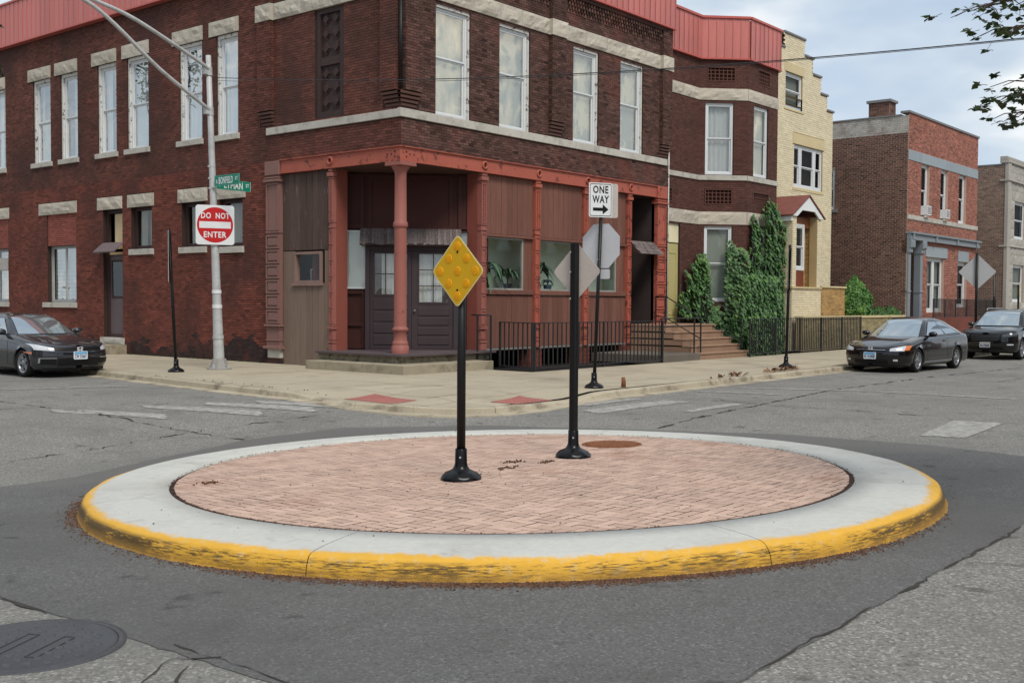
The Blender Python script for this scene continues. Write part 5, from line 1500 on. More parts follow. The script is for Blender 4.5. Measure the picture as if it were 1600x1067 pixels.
mb = MB(); mb.ring(FS1, 12.35, 13.0, 1.3, 3.4, 0.06, -0.06, -0.045); mb.build("door_moulding", MATS["khaki_door"], bd_)
mb = MB(); mb.tube([(12.24, 0.04, 0.1), (12.24, 0.04, 9.9)], 0.045, 10); mb.build("downpipe", M_WPEEL, bay)

# brownstone steps and the low stoop beside them
M_BSTEP = mat("brownstone_step", s(150, 122, 102, K), 0.85, var=0.14, scale=2, fine=0.12, bump=0.15, rnd=0.06)
M_GSTOOP = mat("grey_stoop", s(104, 98, 90, K), 0.85, var=0.15, fine=0.1, bump=0.15)
st = thing("front_steps", "flight of five brown stone steps with iron railings up to the ivy covered house", "steps", (10.05, -2.5, 0))
for k in range(5):
    y0 = 0.30 * k
    mb = MB(); mb.box(FW, 0.012, 3.04, y0 + 0.025, 2.58, 0.205 * k - (0.05 if k == 0 else 0), 0.205 * (k + 1) - 0.045); mb.build("riser", M_BSTEP, st)
    mb = MB(); mb.bbox(Fr((0, 0, 0), (1, 0, 0), (0, 0, 1), (0, 1, 0)), 0.0, 3.07, 0.205 * (k + 1) - 0.0445, 0.205 * (k + 1), y0, y0 + 0.34 if k < 4 else 2.58, 0.01); mb.build("tread", M_BSTEP, st)
mb = MB(); mb.box(FW, 7.97, 10.035, -2.5, -0.02, -0.05, 0.21); o = mb.build("stoop", M_GSTOOP); tag(o, "low grey stoop between the iron fence and the brown stone steps", "stoop")
bv = o.modifiers.new("soft_edge", 'BEVEL'); bv.width = 0.012

M_IRONF = mat("black_fence_iron", s(44, 44, 46), 0.45, var=0.15, scale=8, stain=s(74, 66, 60), stain_amt=0.4, stain_scale=6)
def bar_mesh(z0, z1, w=0.025):
    mb = MB(); mb.box(FW, -w / 2, w / 2, -w / 2, w / 2, z0, z1); return mb.mesh("bar", M_IRONF)
def iron_fence(name, label, cat, runs, z0, z1, gap, post=2.0, group=None, extra=0.0):
    x0, y0 = runs[0][0]
    root = thing(name, label, cat, (x0, y0, 0), group=group)
    bm_, pm_ = bar_mesh(z0, z1 - 0.02), bar_mesh(0.0, z1 + extra, 0.045)
    for (ax, ay), (bx, by) in runs:
        L = math.hypot(bx - ax, by - ay); tx_, ty_ = (bx - ax) / L, (by - ay) / L
        F = Fr((ax - x0, ay - y0, 0), (tx_, ty_, 0), (ty_, -tx_, 0)); ang = math.atan2(ty_, tx_)
        mb = MB(); mb.box(F, 0, L, -0.02, 0.02, z1 - 0.022, z1); mb.build("top_rail", M_IRONF, root)
        mb = MB(); mb.box(F, 0, L, -0.018, 0.018, z0, z0 + 0.028); mb.build("bottom_rail", M_IRONF, root)
        n_ = int(L / gap)
        for i in range(1, n_):
            place("bar", bm_, root, tuple(F.p(L * i / n_, 0, 0)), (0, 0, ang))
        npst = max(1, round(L / post))
        for i in range(npst + 1):
            place("post", pm_, root, tuple(F.p(L * i / npst, 0, 0)), (0, 0, ang))
    return root
iron_fence("iron_fence", "black iron fence round the sunken area below the shop windows", "fence", [((2.42, -1.12), (2.12, -2.40)), ((2.16, -2.45), (7.95, -2.48))], 0.08, 1.2, 0.178, 2.9)
iron_fence("iron_fence", "long black iron fence on the right from the brown steps to the parked coupe", "fence", [((12.75, -2.72), (22.3, -2.45))], 0.08, 1.22, 0.150, 1.9)
# handrails
def railing(name, label, pts_list, posts, r=0.018):
    x0, y0 = posts[0][0], posts[0][1]
    root = thing(name, label, "railing", (x0, y0, 0))
    for pts in pts_list:
        mb = MB(); mb.tube([(p[0] - x0, p[1] - y0, p[2]) for p in pts], r, 8); mb.build("rail", M_IRONF, root)
    for x, y, a, b in posts:
        mb = MB(); mb.box(FW, x - x0 - 0.018, x - x0 + 0.018, y - y0 - 0.018, y - y0 + 0.018, a, b); mb.build("post", M_IRONF, root)
    return root
railing("porch_railing", "short two bar handrail beside the corner porch steps", [[(2.32, -0.9, 1.36), (2.32, -0.25, 1.36)]], [(2.32, -0.9, 0.2, 1.36), (2.32, -0.45, 0.2, 1.36)])
railing("step_railing", "left handrail of the brown steps with crossing lower rail", [[(10.4, -0.7, 1.90), (10.4, -1.05, 1.90), (10.4, -2.3, 1.24)], [(10.4, -0.7, 1.30), (10.4, -1.05, 1.25), (10.4, -2.3, 0.62)], [(10.4, -2.3, 1.25), (8.0, -2.38, 1.25)], [(10.4, -2.3, 1.02), (8.0, -2.38, 1.02)]],
        [(10.4, -2.3, 0.2, 1.26), (10.4, -1.05, 0.8, 1.9), (9.95, -2.34, 0.2, 1.25), (8.05, -2.38, 0.2, 1.25), (10.4, -0.7, 1.0, 1.9)])
railing("step_railing", "right handrail of the brown steps against the ivy", [[(12.95, -0.7, 1.90), (12.95, -1.05, 1.90), (12.95, -2.3, 1.26)], [(12.95, -1.05, 1.05), (12.95, -2.3, 0.46)]],
        [(12.95, -2.3, 0.1, 1.27), (12.95, -1.05, 0.8, 1.9), (12.95, -0.85, 0.9, 1.9)])

# ------------------------------------------------------------------ yellow brick house
M_BRICK_Y = mat("buff_yellow_brick", s(224, 212, 182, K), 0.85, var=0.07, scale=0.8, fine=0.08, bump=0.12, tone=True, tonevar=0.12)
M_MORTAR_Y = mat("tan_mortar", s(170, 150, 112), 0.95, var=0.1)
M_BRICK_T = mat("tan_brown_brick", s(176, 142, 94, K), 0.85, var=0.15, scale=0.8, fine=0.1, bump=0.15, tone=True, tonevar=0.3)
M_BRICK_K = mat("khaki_brick", s(152, 140, 108, K), 0.88, var=0.15, scale=0.8, fine=0.12, bump=0.15, tone=True, tonevar=0.35)
M_CAP = mat("grey_coping", s(120, 120, 122), 0.7, var=0.1)
M_WTRIM = mat("white_trim", s(226, 230, 230, K), 0.6, var=0.03)
M_RROOF = mat("red_brown_roof_shingle", s(122, 76, 68), 0.9, var=0.15, fine=0.3, fscale=25, bump=0.4)
yel = thing("yellow_house", "yellow brick house with stepped gable top and small white gabled entry", "building")
FY = Fr((0, 0, 0), (1, 0, 0), (0, -1, 0))
steps_y = [(18.97, 19.72, 10.84), (19.72, 20.5, 11.45), (20.5, 22.23, 12.03), (22.23, 23.03, 11.43), (23.03, 23.78, 10.82), (23.78, 24.43, 10.17), (24.43, 25.02, 9.58)]
hy = [(20.6, 22.1, 9.24, 10.6), (21.42, 24.08, 6.25, 7.92), (18.6, 19.95, 3.5, 3.7)]
exy = hy + [(20.5, 22.2, 10.6, 10.98), (21.3, 24.2, 7.92, 8.34), (20.5, 22.2, 9.14, 9.24), (21.3, 24.2, 6.12, 6.25)]
topf = lambda u: next((z for a, b, z in steps_y if a <= u < b), 9.58)
mb = MB(); wall_mesh(mb, FY, 18.97, 25.02, 0.0, 9.58 - 0.0, [h for h in hy if h[3] < 9.5] + [(20.6, 22.1, 9.24, 9.7)], depth=0.15)
for a, b, z in steps_y:
    if z > 9.6:
        wall_mesh(mb, FY, a, b, 9.58, z, [(max(a, 20.6), min(b, 22.1), 9.24, 10.6)] if b > 20.6 and a < 22.1 else [], depth=0.15)
    mb.box(FW, a, b, 0.22, 0.4, 9.2, z - 0.001)
mb.quad((25.02, 0, 0), (25.02, 14, 0), (25.02, 14, 9.5), (25.02, 0, 9.5)); mb.quad((18.97, 0, 9.4), (25.02, 0, 9.4), (25.02, 14, 9.4), (18.97, 14, 9.4))
mb.build("wall", M_MORTAR_Y, yel, recalc=False)
mb = MB(); brick_mesh(mb, FY, 18.97, 25.02, 0.0, 12.03, exy, topf=topf, seed=31, bh=0.083, bl=0.24, proud=0.01); mb.build("brick", M_BRICK_Y, yel, kind="stuff", recalc=False)
for a, b, z in steps_y:
    mb = MB(); mb.bbox(Fr((0, 0, 0), (1, 0, 0), (0, -1, 0)), a - (0.06 if a < 20.6 else -0.004), b + (0.06 if b > 22 else -0.004), -0.33, 0.06, z + 0.001, z + 0.085, 0.01); mb.build("coping", M_CAP, yel)
for (a, b, z0, z1) in ((20.5, 22.2, 10.6, 10.98), (21.3, 24.2, 7.92, 8.34), (20.5, 22.2, 9.14, 9.24), (21.3, 24.2, 6.12, 6.25)):
    mb = MB(); mb.bbox(FY, a, b, -0.1, 0.03, z0 + 0.003, z1 - 0.003, 0.01); mb.build("lintel" if z1 - z0 > .2 else "sill", mat("tan_stone", s(206, 190, 150, K), 0.8, var=0.08), yel)
window(yel, FY, 20.6, 22.1, 9.24, 10.6, inset=0.06, fw=0.09, gl=G_DARK, back=M_SHADE_G)
for a, b in ((21.42, 22.10), (22.11, 23.39), (23.40, 24.08)): window(yel, FY, a, b, 6.25, 7.92, inset=0.05, fw=0.10, gl=G_DARK, back=M_DARK, name="window")
# entry with its gable, on a brick base
PY = -1.6
FYE = Fr((0, PY, 0), (1, 0, 0), (0, -1, 0))
mb = MB(); mb.box(FW, 18.05, 18.36, PY + 0.004, PY + 0.3, 2.3, 4.9); mb.box(FW, 20.12, 20.43, PY + 0.004, PY + 0.3, 2.3, 4.9); mb.box(FW, 18.05, 18.3, PY + 0.302, 0.0, 2.3, 4.88); mb.box(FW, 20.18, 20.43, PY + 0.302, 0.0, 2.3, 4.88); mb.box(FW, 18.05, 20.55, PY + 0.004, 0.0, 0.0, 2.25); mb.box(FW, 20.555, 22.75, PY + 0.004, PY + 0.3, 0.0, 2.3)
mb.build("entry_wall", M_MORTAR_Y, yel)
mb = MB(); mb2 = MB()
for a, b in ((18.05, 18.36), (20.12, 20.43)): brick_mesh(mb, FYE, a, b, 2.32, 4.9, seed=33, bh=0.083, bl=0.24, d=-0.002)
brick_mesh(mb, Fr((18.05, 0, 0), (0, -1, 0), (-1, 0, 0)), 0.0, 1.6, 0.0, 4.88, seed=34, bh=0.083, bl=0.24)
brick_mesh(mb, FYE, 18.05, 20.52, 0.0, 2.25, seed=35, bh=0.083, bl=0.24, d=-0.002)
brick_mesh(mb2, Fr((20.18, 0, 0), (0, -1, 0), (-1, 0, 0)), 0.0, 1.3, 2.32, 4.88, seed=36, bh=0.083, bl=0.24)
brick_mesh(mb2, FYE, 20.56, 22.75, 0.0, 2.28, seed=37, bh=0.083, bl=0.24, d=-0.002); brick_mesh(mb2, Fr((20.555, 0, 0), (0, -1, 0), (-1, 0, 0)), 1.29, 1.596, 0.0, 2.28, seed=38, bh=0.083, bl=0.24)
mb.build("brick", M_BRICK_Y, yel, kind="stuff", recalc=False); mb2.build("brick", M_BRICK_T, yel, kind="stuff", recalc=False)
mb = MB(); mb.box(FW, 17.98, 20.5, PY - 0.06, 0.0, 2.252, 2.31); mb.box(FW, 20.53, 22.82, PY - 0.05, PY + 0.35, 2.305, 2.37); mb.build("stone_coping", mat("tan_stone", s(206, 190, 150, K)), yel)
mb = MB()
gp = [(17.92, 4.86), (18.05, 4.86), (18.36, 4.78), (18.36, 4.86), (18.75, 5.06), (19.75, 5.06), (20.12, 4.78), (20.43, 4.80), (20.60, 4.86), (19.26, 5.62)]
mb.poly_prism(FYE, [(17.90, 4.84), (18.30, 4.84), (18.72, 5.08), (19.78, 5.08), (20.2, 4.84), (20.60, 4.84), (19.25, 5.60)], 0.0, 0.06); mb.build("gable_board", M_WTRIM, yel)
mb = MB()
for sx, xe in ((-1, 17.86), (1, 20.64)):
    a, b = (xe, 4.84), (19.25, 5.62)
    mb.add([(a[0], PY - 0.1, a[1]), (b[0], PY - 0.1, b[1]), (b[0], 0.0, b[1]), (a[0], 0.0, a[1]), (a[0], PY - 0.1, a[1] + 0.05), (b[0], PY - 0.1, b[1] + 0.05), (b[0], 0.0, b[1] + 0.05), (a[0], 0.0, a[1] + 0.05)],
           [(0, 1, 2, 3), (4, 5, 6, 7), (0, 1, 5, 4), (3, 2, 6, 7), (0, 3, 7, 4)])
mb.build("entry_roof", M_RROOF, yel)
mb = MB(); mb.box(FW, 17.93, 18.04, PY + 0.0, 0.0, 4.66, 4.83); mb.build("gutter", M_WTRIM, yel)
mb = MB(); mb.quad((18.3, PY + 0.35, 4.86), (20.18, PY + 0.35, 4.86), (20.18, 0, 4.86), (18.3, 0, 4.86)); mb.quad((18.36, PY + .3, 4.5), (20.12, PY + .3, 4.5), (20.12, PY + .3, 4.86), (18.36, PY + .3, 4.86)); mb.build("entry_ceiling", mat("varnished_ceiling", s(128, 78, 52), 0.5, var=0.2), yel, recalc=False)
FYI = Fr((0, PY + 0.26, 0), (1, 0, 0), (0, -1, 0))
mb = MB(); mb.box(FYI, 18.37, 20.11, -0.3, -0.2, 2.31, 4.86); mb.build("entry_back", M_MORTAR_Y, yel)
mb = MB(); brick_mesh(mb, FYI, 19.62, 20.11, 2.32, 4.86, seed=39, bh=0.083, bl=0.24, d=-0.2); mb.build("brick", M_BRICK_T, yel, kind="stuff", recalc=False)
window(yel, FYI, 18.42, 19.60, 2.92, 4.62, inset=0.0, fw=0.11, gl=G_DARK, back=M_DARK)
mb = MB(); mb.box(FYI, 18.42, 19.6, -0.1, -0.02, 2.32, 2.91); mb.build("door_panel", mat("rust_brown_panel", s(112, 58, 40), 0.6), yel)
# garden wall in front
gw_ = thing("garden_wall", "low khaki brick retaining wall behind the coupe, below the cone shaped shrub", "wall", (18.0, -2.05, 0))
mb = MB(); mb.box(FW, 0.0, 10.0, 0.0, 0.25, 0, 1.16); mb.box(FW, 4.6, 10.2, 0.252, 2.0, 0, 1.1); mb.build("wall_core", M_MORTAR_Y, gw_)
mb = MB(); brick_mesh(mb, Fr((0, 0, 0), (1, 0, 0), (0, -1, 0)), 0, 10, 0.0, 1.16, seed=41, bh=0.083, bl=0.24); mb.build("brick", M_BRICK_K, gw_, kind="stuff", recalc=False)
mb = MB(); mb.box(FW, -0.02, 10.02, -0.05, 0.3, 1.162, 1.24); mb.build("coping", mat("tan_stone", s(206, 190, 150, K)), gw_)

# ------------------------------------------------------------------ red brick two-flat with bare side wall
M_BRICK_N = mat("common_brick", s(100, 74, 65), 0.9, var=0.2, scale=0.6, fine=0.2, bump=0.3, tone=True, tonevar=0.6, stain=s(138, 96, 82), stain_amt=0.6, stain_scale=0.8, stain_lo=0.56, stain_hi=0.7)
M_MORTAR_G = mat("grey_mortar", s(176, 156, 144), 0.95, var=0.15)
M_BRICK_E = mat("orange_face_brick", s(152, 96, 81, K), 0.85, var=0.12, scale=0.7, fine=0.12, bump=0.2, tone=True, tonevar=0.5)
M_MORTAR_P = mat("pink_mortar", s(190, 160, 146), 0.95, var=0.1)
M_WASH = mat("whitewashed_brick", s(178, 176, 170, K), 0.9, var=0.14, fine=0.15, bump=0.3, tone=True, tonevar=0.2, stain=s(120, 102, 94), stain_amt=0.7, stain_scale=1.6)
M_BLUEG = mat("blue_grey_trim", s(132, 140, 146, K), 0.65, var=0.06)
red = thing("red_brick_house", "red brick two storey house with bare brown side wall, chimney and blue grey trim", "building")
RX0, RX1, RY0 = 28.25, 37.7, -2.0
FRR = Fr((0, RY0, 0), (1, 0, 0), (0, -1, 0)); FRS = Fr((RX0, 0, 0), (0, 1, 0), (-1, 0, 0))
hr = [(29.85, 30.9, 5.55, 7.85), (32.35, 33.38, 5.55, 7.85), (34.92, 36.02, 5.55, 7.85), (30.8, 33.05, 1.35, 3.80), (34.95, 36.35, 1.55, 3.72), (28.6, 30.0, 0.0, 4.45)]
exr = hr + [(RX0 - 1, RX1 + 1, 7.85, 8.30), (RX0 - 1, RX1 + 1, 5.33, 5.54), (RX0 - 1, RX1 + 1, 4.46, 4.80), (30.55, 33.4, 3.8, 4.28), (34.95, 36.5, 3.72, 4.24), (28.25, 30.0, 0, 4.46)]
mb = MB(); wall_mesh(mb, FRR, RX0, RX1, 0, 9.84, hr, depth=0.2); mb.quad((RX1, RY0, 0), (RX1, 14, 0), (RX1, 14, 9.8), (RX1, RY0, 9.8)); mb.quad((RX0, RY0, 9.3), (RX1, RY0, 9.3), (RX1, 14, 9.3), (RX0, 14, 9.3)); mb.build("wall", M_MORTAR_P, red, recalc=False)
mb = MB(); wall_mesh(mb, FRS, RY0, 12.0, 0, 9.0, [(1.25, 2.3, 5.9, 7.7)], depth=0.15); mb.box(FRS, RY0 + 0.02, 12, -0.3, 0.0, 9.0, 9.72); mb.build("side_wall", M_MORTAR_G, red, recalc=False)
mb = MB(); brick_mesh(mb, FRR, RX0, RX1, 0, 9.84, exr, seed=51, bh=0.083, bl=0.22, joint=0.018); mb.build("brick", M_BRICK_E, red, kind="stuff", recalc=False)
mb = MB(); brick_mesh(mb, FRS, RY0, 7.0, 0, 9.0, [(1.25, 2.3, 5.8, 7.7)], seed=52, bh=0.083, bl=0.23, proud=0.012, joint=0.024); mb.build("brick", M_BRICK_N, red, kind="stuff", recalc=False)
mb = MB(); brick_mesh(mb, FRS, RY0, 7.0, 9.0, 9.74, (), seed=53, bh=0.083, bl=0.23, topf=lambda u: 9.82 - 0.035 * (u + 2)); mb.build("parapet_brick", M_WASH, red, kind="stuff", recalc=False)
mb = MB(); mb.box(FRR, RX0 - 0.06, RX1 + 0.05, -0.35, 0.06, 9.842, 9.93); mb.box(FRS, RY0 + 0.35, 12, -0.32, 0.05, 9.742, 9.80); mb.build("coping", M_CAP, red)
for z0, z1, d, n_ in ((7.855, 8.295, 0.03, 6), (5.335, 5.535, 0.06, 5)):
    for k in range(n_):
        a = RX0 + (RX1 - RX0) * k / n_; b = RX0 + (RX1 - RX0) * (k + 1) / n_
        mb = MB(); mb.bbox(FRR, a + 0.003, b - 0.003, -0.05, d, z0, z1, 0.01); mb.build("band_stone", mat("blue_grey_stone", s(150, 160, 166, K), 0.8, var=0.08, rnd=0.05) if z0 > 6 else M_SILL, red)
mb = MB(); mb.box(FRR, RX0, RX1 + 0.05, -0.05, 0.18, 4.465, 4.72); mb.box(FRR, RX0 - 0.02, RX1 + 0.08, -0.05, 0.26, 4.722, 4.80); mb.build("cornice", M_BLUEG, red)
for k in range(4):
    mb = MB(); mb.bbox(FRR, 28.4 + 2.9 * k, 28.55 + 2.9 * k, 0.18, 0.25, 4.45, 4.715, 0.02); mb.build("bracket", M_BLUEG, red)
for (a, b, z0, z1) in ((30.55, 33.4, 3.803, 4.277), (34.95, 36.5, 3.723, 4.237)):
    mb = MB(); mb.bbox(FRR, a, b, -0.1, 0.04, z0, z1, 0.012); mb.build("lintel", mat("blue_grey_stone", s(150, 160, 166, K)), red)
for h in hr[:3]: window(red, FRR, *h, inset=0.12, fw=0.10, gl=G_DARK, back=M_DARK)
for a in (29.9, 32.4):
    mb = MB(); mb.box(FRR, a + 0.14, a + 0.68, -0.2, 0.22, 5.62, 6.02); a_ = mb.build("air_conditioner", M_WTRIM, red)
    mb = MB()
    for k in range(6): mb.box(FRR, a + 0.18, a + 0.64, 0.221, 0.226, 5.67 + k * 0.055, 5.70 + k * 0.055)
    mb.build("grille", M_CAP, a_, kind="stuff")
window(red, FRR, 30.8, 31.92, 1.35, 3.80, inset=0.12, fw=0.12, gl=G_DARK, back=M_SHADE_G); window(red, FRR, 31.925, 33.05, 1.35, 3.80, inset=0.12, fw=0.12, gl=G_DARK, back=M_SHADE_G); window(red, FRR, 34.95, 36.35, 1.55, 3.72, inset=0.12, fw=0.12, gl=G_DARK, back=M_DARK)
window(red, FRS, 1.25, 2.3, 5.9, 7.7, inset=0.05, fw=0.09, gl=G_DARK, back=M_DARK)
mb = MB(); mb.bbox(FRS, 1.1, 2.45, -0.1, 0.05, 5.75, 5.895, 0.01); mb.build("sill", M_CAP, red)
for a in (28.27, 29.72):
    mb = MB(); mb.box(FRR, a, a + 0.30, -0.2, 0.08, 0.0, 3.9); mb.bbox(FRR, a - 0.02, a + 0.34, -0.2, 0.16, 3.9, 4.1, 0.03); mb.bbox(FRR, a - 0.02, a + 0.42, -0.2, 0.24, 4.1, 4.46, 0.05); mb.bbox(FRR, a - 0.02, a + 0.32, -0.2, 0.11, 2.2, 2.3, 0.02); mb.build("entry_pilaster", M_BLUEG, red)
mb = MB(); mb.box(FRR, 28.6, 29.72, -0.5, -0.4, 0, 4.45); mb.build("entry_door", mat("slate_door", s(74, 84, 96), 0.6, var=0.1), red)
for k, (z0_, z1_) in enumerate(((1.4, 1.7), (1.85, 2.15), (2.4, 4.2))):
    mb = MB(); mb.bbox(FRR, 28.75, 29.6, -0.4, -0.37, z0_, z1_, 0.02); mb.build("door_panel", mat("slate_panel", s(58, 66, 76), 0.6), red)
ch = MB(); ch.box(FW, RX0 + 0.28, RX0 + 1.0, -1.04, -0.12, 9.3, 10.5); ch = ch.build("chimney", M_MORTAR_G, red)
mb = MB(); brick_mesh(mb, FRS, -1.04, -0.12, 9.5, 10.45, seed=55, bh=0.083, bl=0.23, d=-0.28); brick_mesh(mb, Fr((0, -1.04, 0), (1, 0, 0), (0, -1, 0)), RX0 + 0.28, RX0 + 1.0, 9.5, 10.45, seed=56, bh=0.083, bl=0.23); mb.build("brick", M_BRICK_N, ch, kind="stuff", recalc=False)
mb = MB(); mb.box(FW, RX0 + 0.2, RX0 + 1.08, -1.12, -0.04, 10.45, 10.56); mb.build("chimney_cap", M_CAP, ch)
iron_fence("iron_fence", "dark iron fence in front of the red brick house behind the parked cars", "fence", [((29.5, -2.75), (38.5, -2.75))], 1.15, 1.95, 0.16, 1.5)
ew = MB(); ew.box(FW, 28.3, 42, -3.0, -2.2, 0, 1.12); o = ew.build("retaining_wall", M_BRICK_R); tag(o, "dark brick retaining wall under the iron fence of the red house", "wall")

# ------------------------------------------------------------------ grey stone-fronted flats
M_BRICK_GR = mat("grey_brown_brick", s(126, 108, 96), 0.9, var=0.15, scale=0.7, fine=0.2, bump=0.25, tone=True, tonevar=0.42)
M_GSTONE = mat("grey_ashlar", s(170, 166, 158, K), 0.85, var=0.1, scale=1, fine=0.1, bump=0.3, rnd=0.10)
gry = thing("grey_stone_flats", "grey stone fronted building with brown brick side wall, right edge of the view", "building")
GX0, GX1 = 42.55, 52.0
FG = Fr((0, -2.0, 0), (1, 0, 0), (0, -1, 0)); FGS = Fr((GX0, 0, 0), (0, 1, 0), (-1, 0, 0))
hg = [(44.0, 46.1, 5.26, 7.25), (43.9, 46.0, 1.85, 3.85), (47.6, 49.7, 5.26, 7.25), (47.6, 49.7, 1.85, 3.85)]
mb = MB(); wall_mesh(mb, FG, GX0, GX1, 0, 9.15, hg); wall_mesh(mb, FGS, -2.0, 12, 0, 9.05); mb.quad((GX0, -2, 9.0), (GX1, -2, 9.0), (GX1, 12, 9.0), (GX0, 12, 9.0)); mb.build("wall", M_MORTAR_G, gry, recalc=False)
mb = MB(); brick_mesh(mb, FGS, -2.0, 8, 0, 9.05, seed=61, bh=0.083, bl=0.23, joint=0.026, proud=0.012); mb.build("brick", M_BRICK_GR, gry, kind="stuff", recalc=False)
z = 0.0; r_ = 0
zs_ = [0, 0.5, 0.95, 1.4, 1.85, 2.4, 2.95, 3.4, 3.85, 4.4, 4.85, 5.26, 5.75, 6.25, 6.75, 7.25, 7.8, 8.3, 8.75, 9.15]
for z0, z1 in zip(zs_[:-1], zs_[1:]):
    u = GX0 - 0.02; k = 0
    while u < GX1 - 0.1:
        w = (0.95 if (k + r_) % 2 else 0.6); e = min(GX1, u + w)
        hit = [h for h in hg if h[0] < e - 0.02 and h[1] > u + 0.02 and h[2] < (z0 + z1) / 2 < h[3]]
        if hit:
            h = hit[0]
            if u < h[0] - 0.05: e = h[0]
            elif h[1] < e - 0.05: u = h[1]
            else: u = e; k += 1; continue
        if e - u > 0.05: rough_stone(FG, u + 0.006, e - 0.006, 0.05, z0 + 0.006, z1 - 0.006, 400 + r_ * 7.7 + k * 1.9, 0.035, 5, 3).build("ashlar_block", M_GSTONE, gry)
        u = e; k += 1
    r_ += 1
for a, b, d in ((8.2, 8.3, 0.18), (9.15, 9.32, 0.16), (4.75, 4.85, 0.14), (9.32, 9.5, 0.1)):
    mb = MB(); mb.bbox(FG, GX0 - 0.1, GX1, -0.3, d, a + 0.003, b - 0.003, 0.03); mb.build("moulding", M_GSTONE, gry)
mb = MB(); mb.box(FG, GX0 - 0.05, GX0 + 0.5, -0.05, 0.12, 0, 9.14); mb.build("corner_pier", M_GSTONE, gry)
for h in hg: window(gry, FG, *h, inset=0.06, fw=0.10, gl=G_DARK, back=M_SHADE_G if h[2] < 3 else M_DARK)
mb = MB(); mb.box(FGS, -2.0, 12, -0.3, 0.04, 9.051, 9.12); mb.build("coping", M_CAP, gry)
# ------------------------------------------------------------------ street furniture
lp = thing("street_light", "grey tapered steel street light with a double curved arm beside the side wall", "street light", (-2.55, 3.72, 0))
LN = Vector((-0.15, 0.19, 7.65))
mb = MB()
mb.tube([LN * t for t in (0, 0.03, 0.12, 0.25, 0.5, 0.75, 1.0)], [0.138, 0.132, 0.12, 0.102, 0.086, 0.074, 0.062], 20); mb.build("pole", M_GALV, lp)
mb = MB(); mb.lathe([(0.30, 0.0), (0.30, 0.03), (0.24, 0.05), (0.20, 0.16), (0.165, 0.26), (0.15, 0.27)], n=8, smooth=False); b_ = mb.build("pole_base", mat("weathered_grey_base", s(140, 138, 134), 0.6, var=0.15), lp)
for k in range(4):
    a = k * math.pi / 2 + 0.4
    mb = MB(); mb.lathe([(0.03, 0.0), (0.03, 0.09), (0.02, 0.1), (0.001, 0.1)], (0.25 * math.cos(a), 0.25 * math.sin(a), 0.02), n=6, smooth=False); mb.build("anchor_bolt", M_GALV, b_)
for z, r in ((1.5, 0.108), (1.86, 0.103), (0.75, 0.124)):
    mb = MB(); mb.lathe([(r, z), (r + 0.012, z + 0.002), (r + 0.012, z + 0.085), (r, z + 0.087)], tuple(LN * (z / 7.65) * 1.0 - Vector((0, 0, z))), n=20, smooth=False); mb.build("band", M_SWHITE if z > 1 else M_GALV, lp)
def bez(pts, n=24):
    P = [Vector(p) for p in pts]
    o = []
    for i in range(len(P) - 1):
        p0 = P[max(i - 1, 0)]; p1 = P[i]; p2 = P[i + 1]; p3 = P[min(i + 2, len(P) - 1)]
        for k in range(n // (len(P) - 1)):
            t = k / (n // (len(P) - 1))
            o.append(0.5 * ((2 * p1) + (p2 - p0) * t + (2 * p0 - 5 * p1 + 4 * p2 - p3) * t * t + (3 * p1 - p0 - 3 * p2 + p3) * t ** 3))
    return o + [P[-1]]
for pts in ([(-0.12, 0.16, 6.30), (-0.36, 0.1, 6.42), (-1.62, 0.0, 7.06), (-2.74, 0.0, 7.86), (-3.50, 0, 8.26), (-4.9, 0, 8.62)], [(-0.14, 0.18, 7.26), (-0.32, 0.12, 7.38), (-1.52, 0.02, 7.82), (-2.42, 0, 8.13), (-3.35, 0, 8.32), (-4.9, 0, 8.64)]):
    mb = MB(); mb.tube(bez(pts), 0.045, 12); mb.build("arm", M_GALV, lp)
for z in (6.30, 7.26):
    mb = MB(); c = LN * (z / 7.65); mb.lathe([(0.072, -0.1), (0.085, -0.1), (0.085, 0.1), (0.072, 0.1)], tuple(c), n=18, smooth=False); mb.box(FW, c.x - 0.16, c.x - 0.07, c.y - 0.06, c.y + 0.06, c.z - 0.08, c.z + 0.08); mb.build("arm_clamp", M_GALV, lp)
mb = MB(); mb.lathe([(0.001, -0.12), (0.14, -0.10), (0.2, -0.02), (0.2, 0.03), (0.12, 0.1), (0.001, 0.12)], (0, 0, 0), n=16); lh = mb.build("lamp_head", M_GALV, lp); lh.location = (-5.25, 0, 8.62); lh.scale = (1.9, 0.9, 0.8)
for z in (4.95, 4.66, 4.42): 
    c = LN * (z / 7.65); mb = MB(); mb.lathe([(0.08, 0), (0.084, 0.002), (0.084, 0.02), (0.08, 0.022)], tuple(c), n=18, smooth=False); mb.box(FW, c.x - 0.12, c.x - 0.08, c.y - 0.02, c.y + 0.02, c.z - 0.01, c.z + 0.03); mb.build("strap", M_GALV, lp)

# DO NOT ENTER
pc = Vector((-2.55, 3.72, 0)) + LN * (3.53 / 7.65)
N_ = np.array((-0.459, -0.889, 0))
dn = thing("do_not_enter_sign", "square white sign with red disc reading DO NOT ENTER strapped to the street light", "road sign", (pc.x + N_[0] * 0.14, pc.y + N_[1] * 0.14, 3.53))
FDN = Fr((0, 0, 0), (0.889, -0.459, 0), N_)
mb = MB(); mb.poly_prism(FDN, rrect(0.92, 0.96, 0.07), -0.006, 0.0); pl = mb.build("sign_plate", M_SWHITE, dn)
mb = MB(); mb.poly_prism(FDN, [(0.43 * math.cos(k * math.pi / 32), 0.43 * math.sin(k * math.pi / 32)) for k in range(64)], 0.0005, 0.002); mb.build("red_disc", M_SRED, pl)
mb = MB(); mb.poly_prism(FDN, [(-0.375, -0.08), (0.375, -0.08), (0.375, 0.08), (-0.375, 0.08)], 0.002, 0.004); mb.build("white_bar", M_SWHITE, pl)
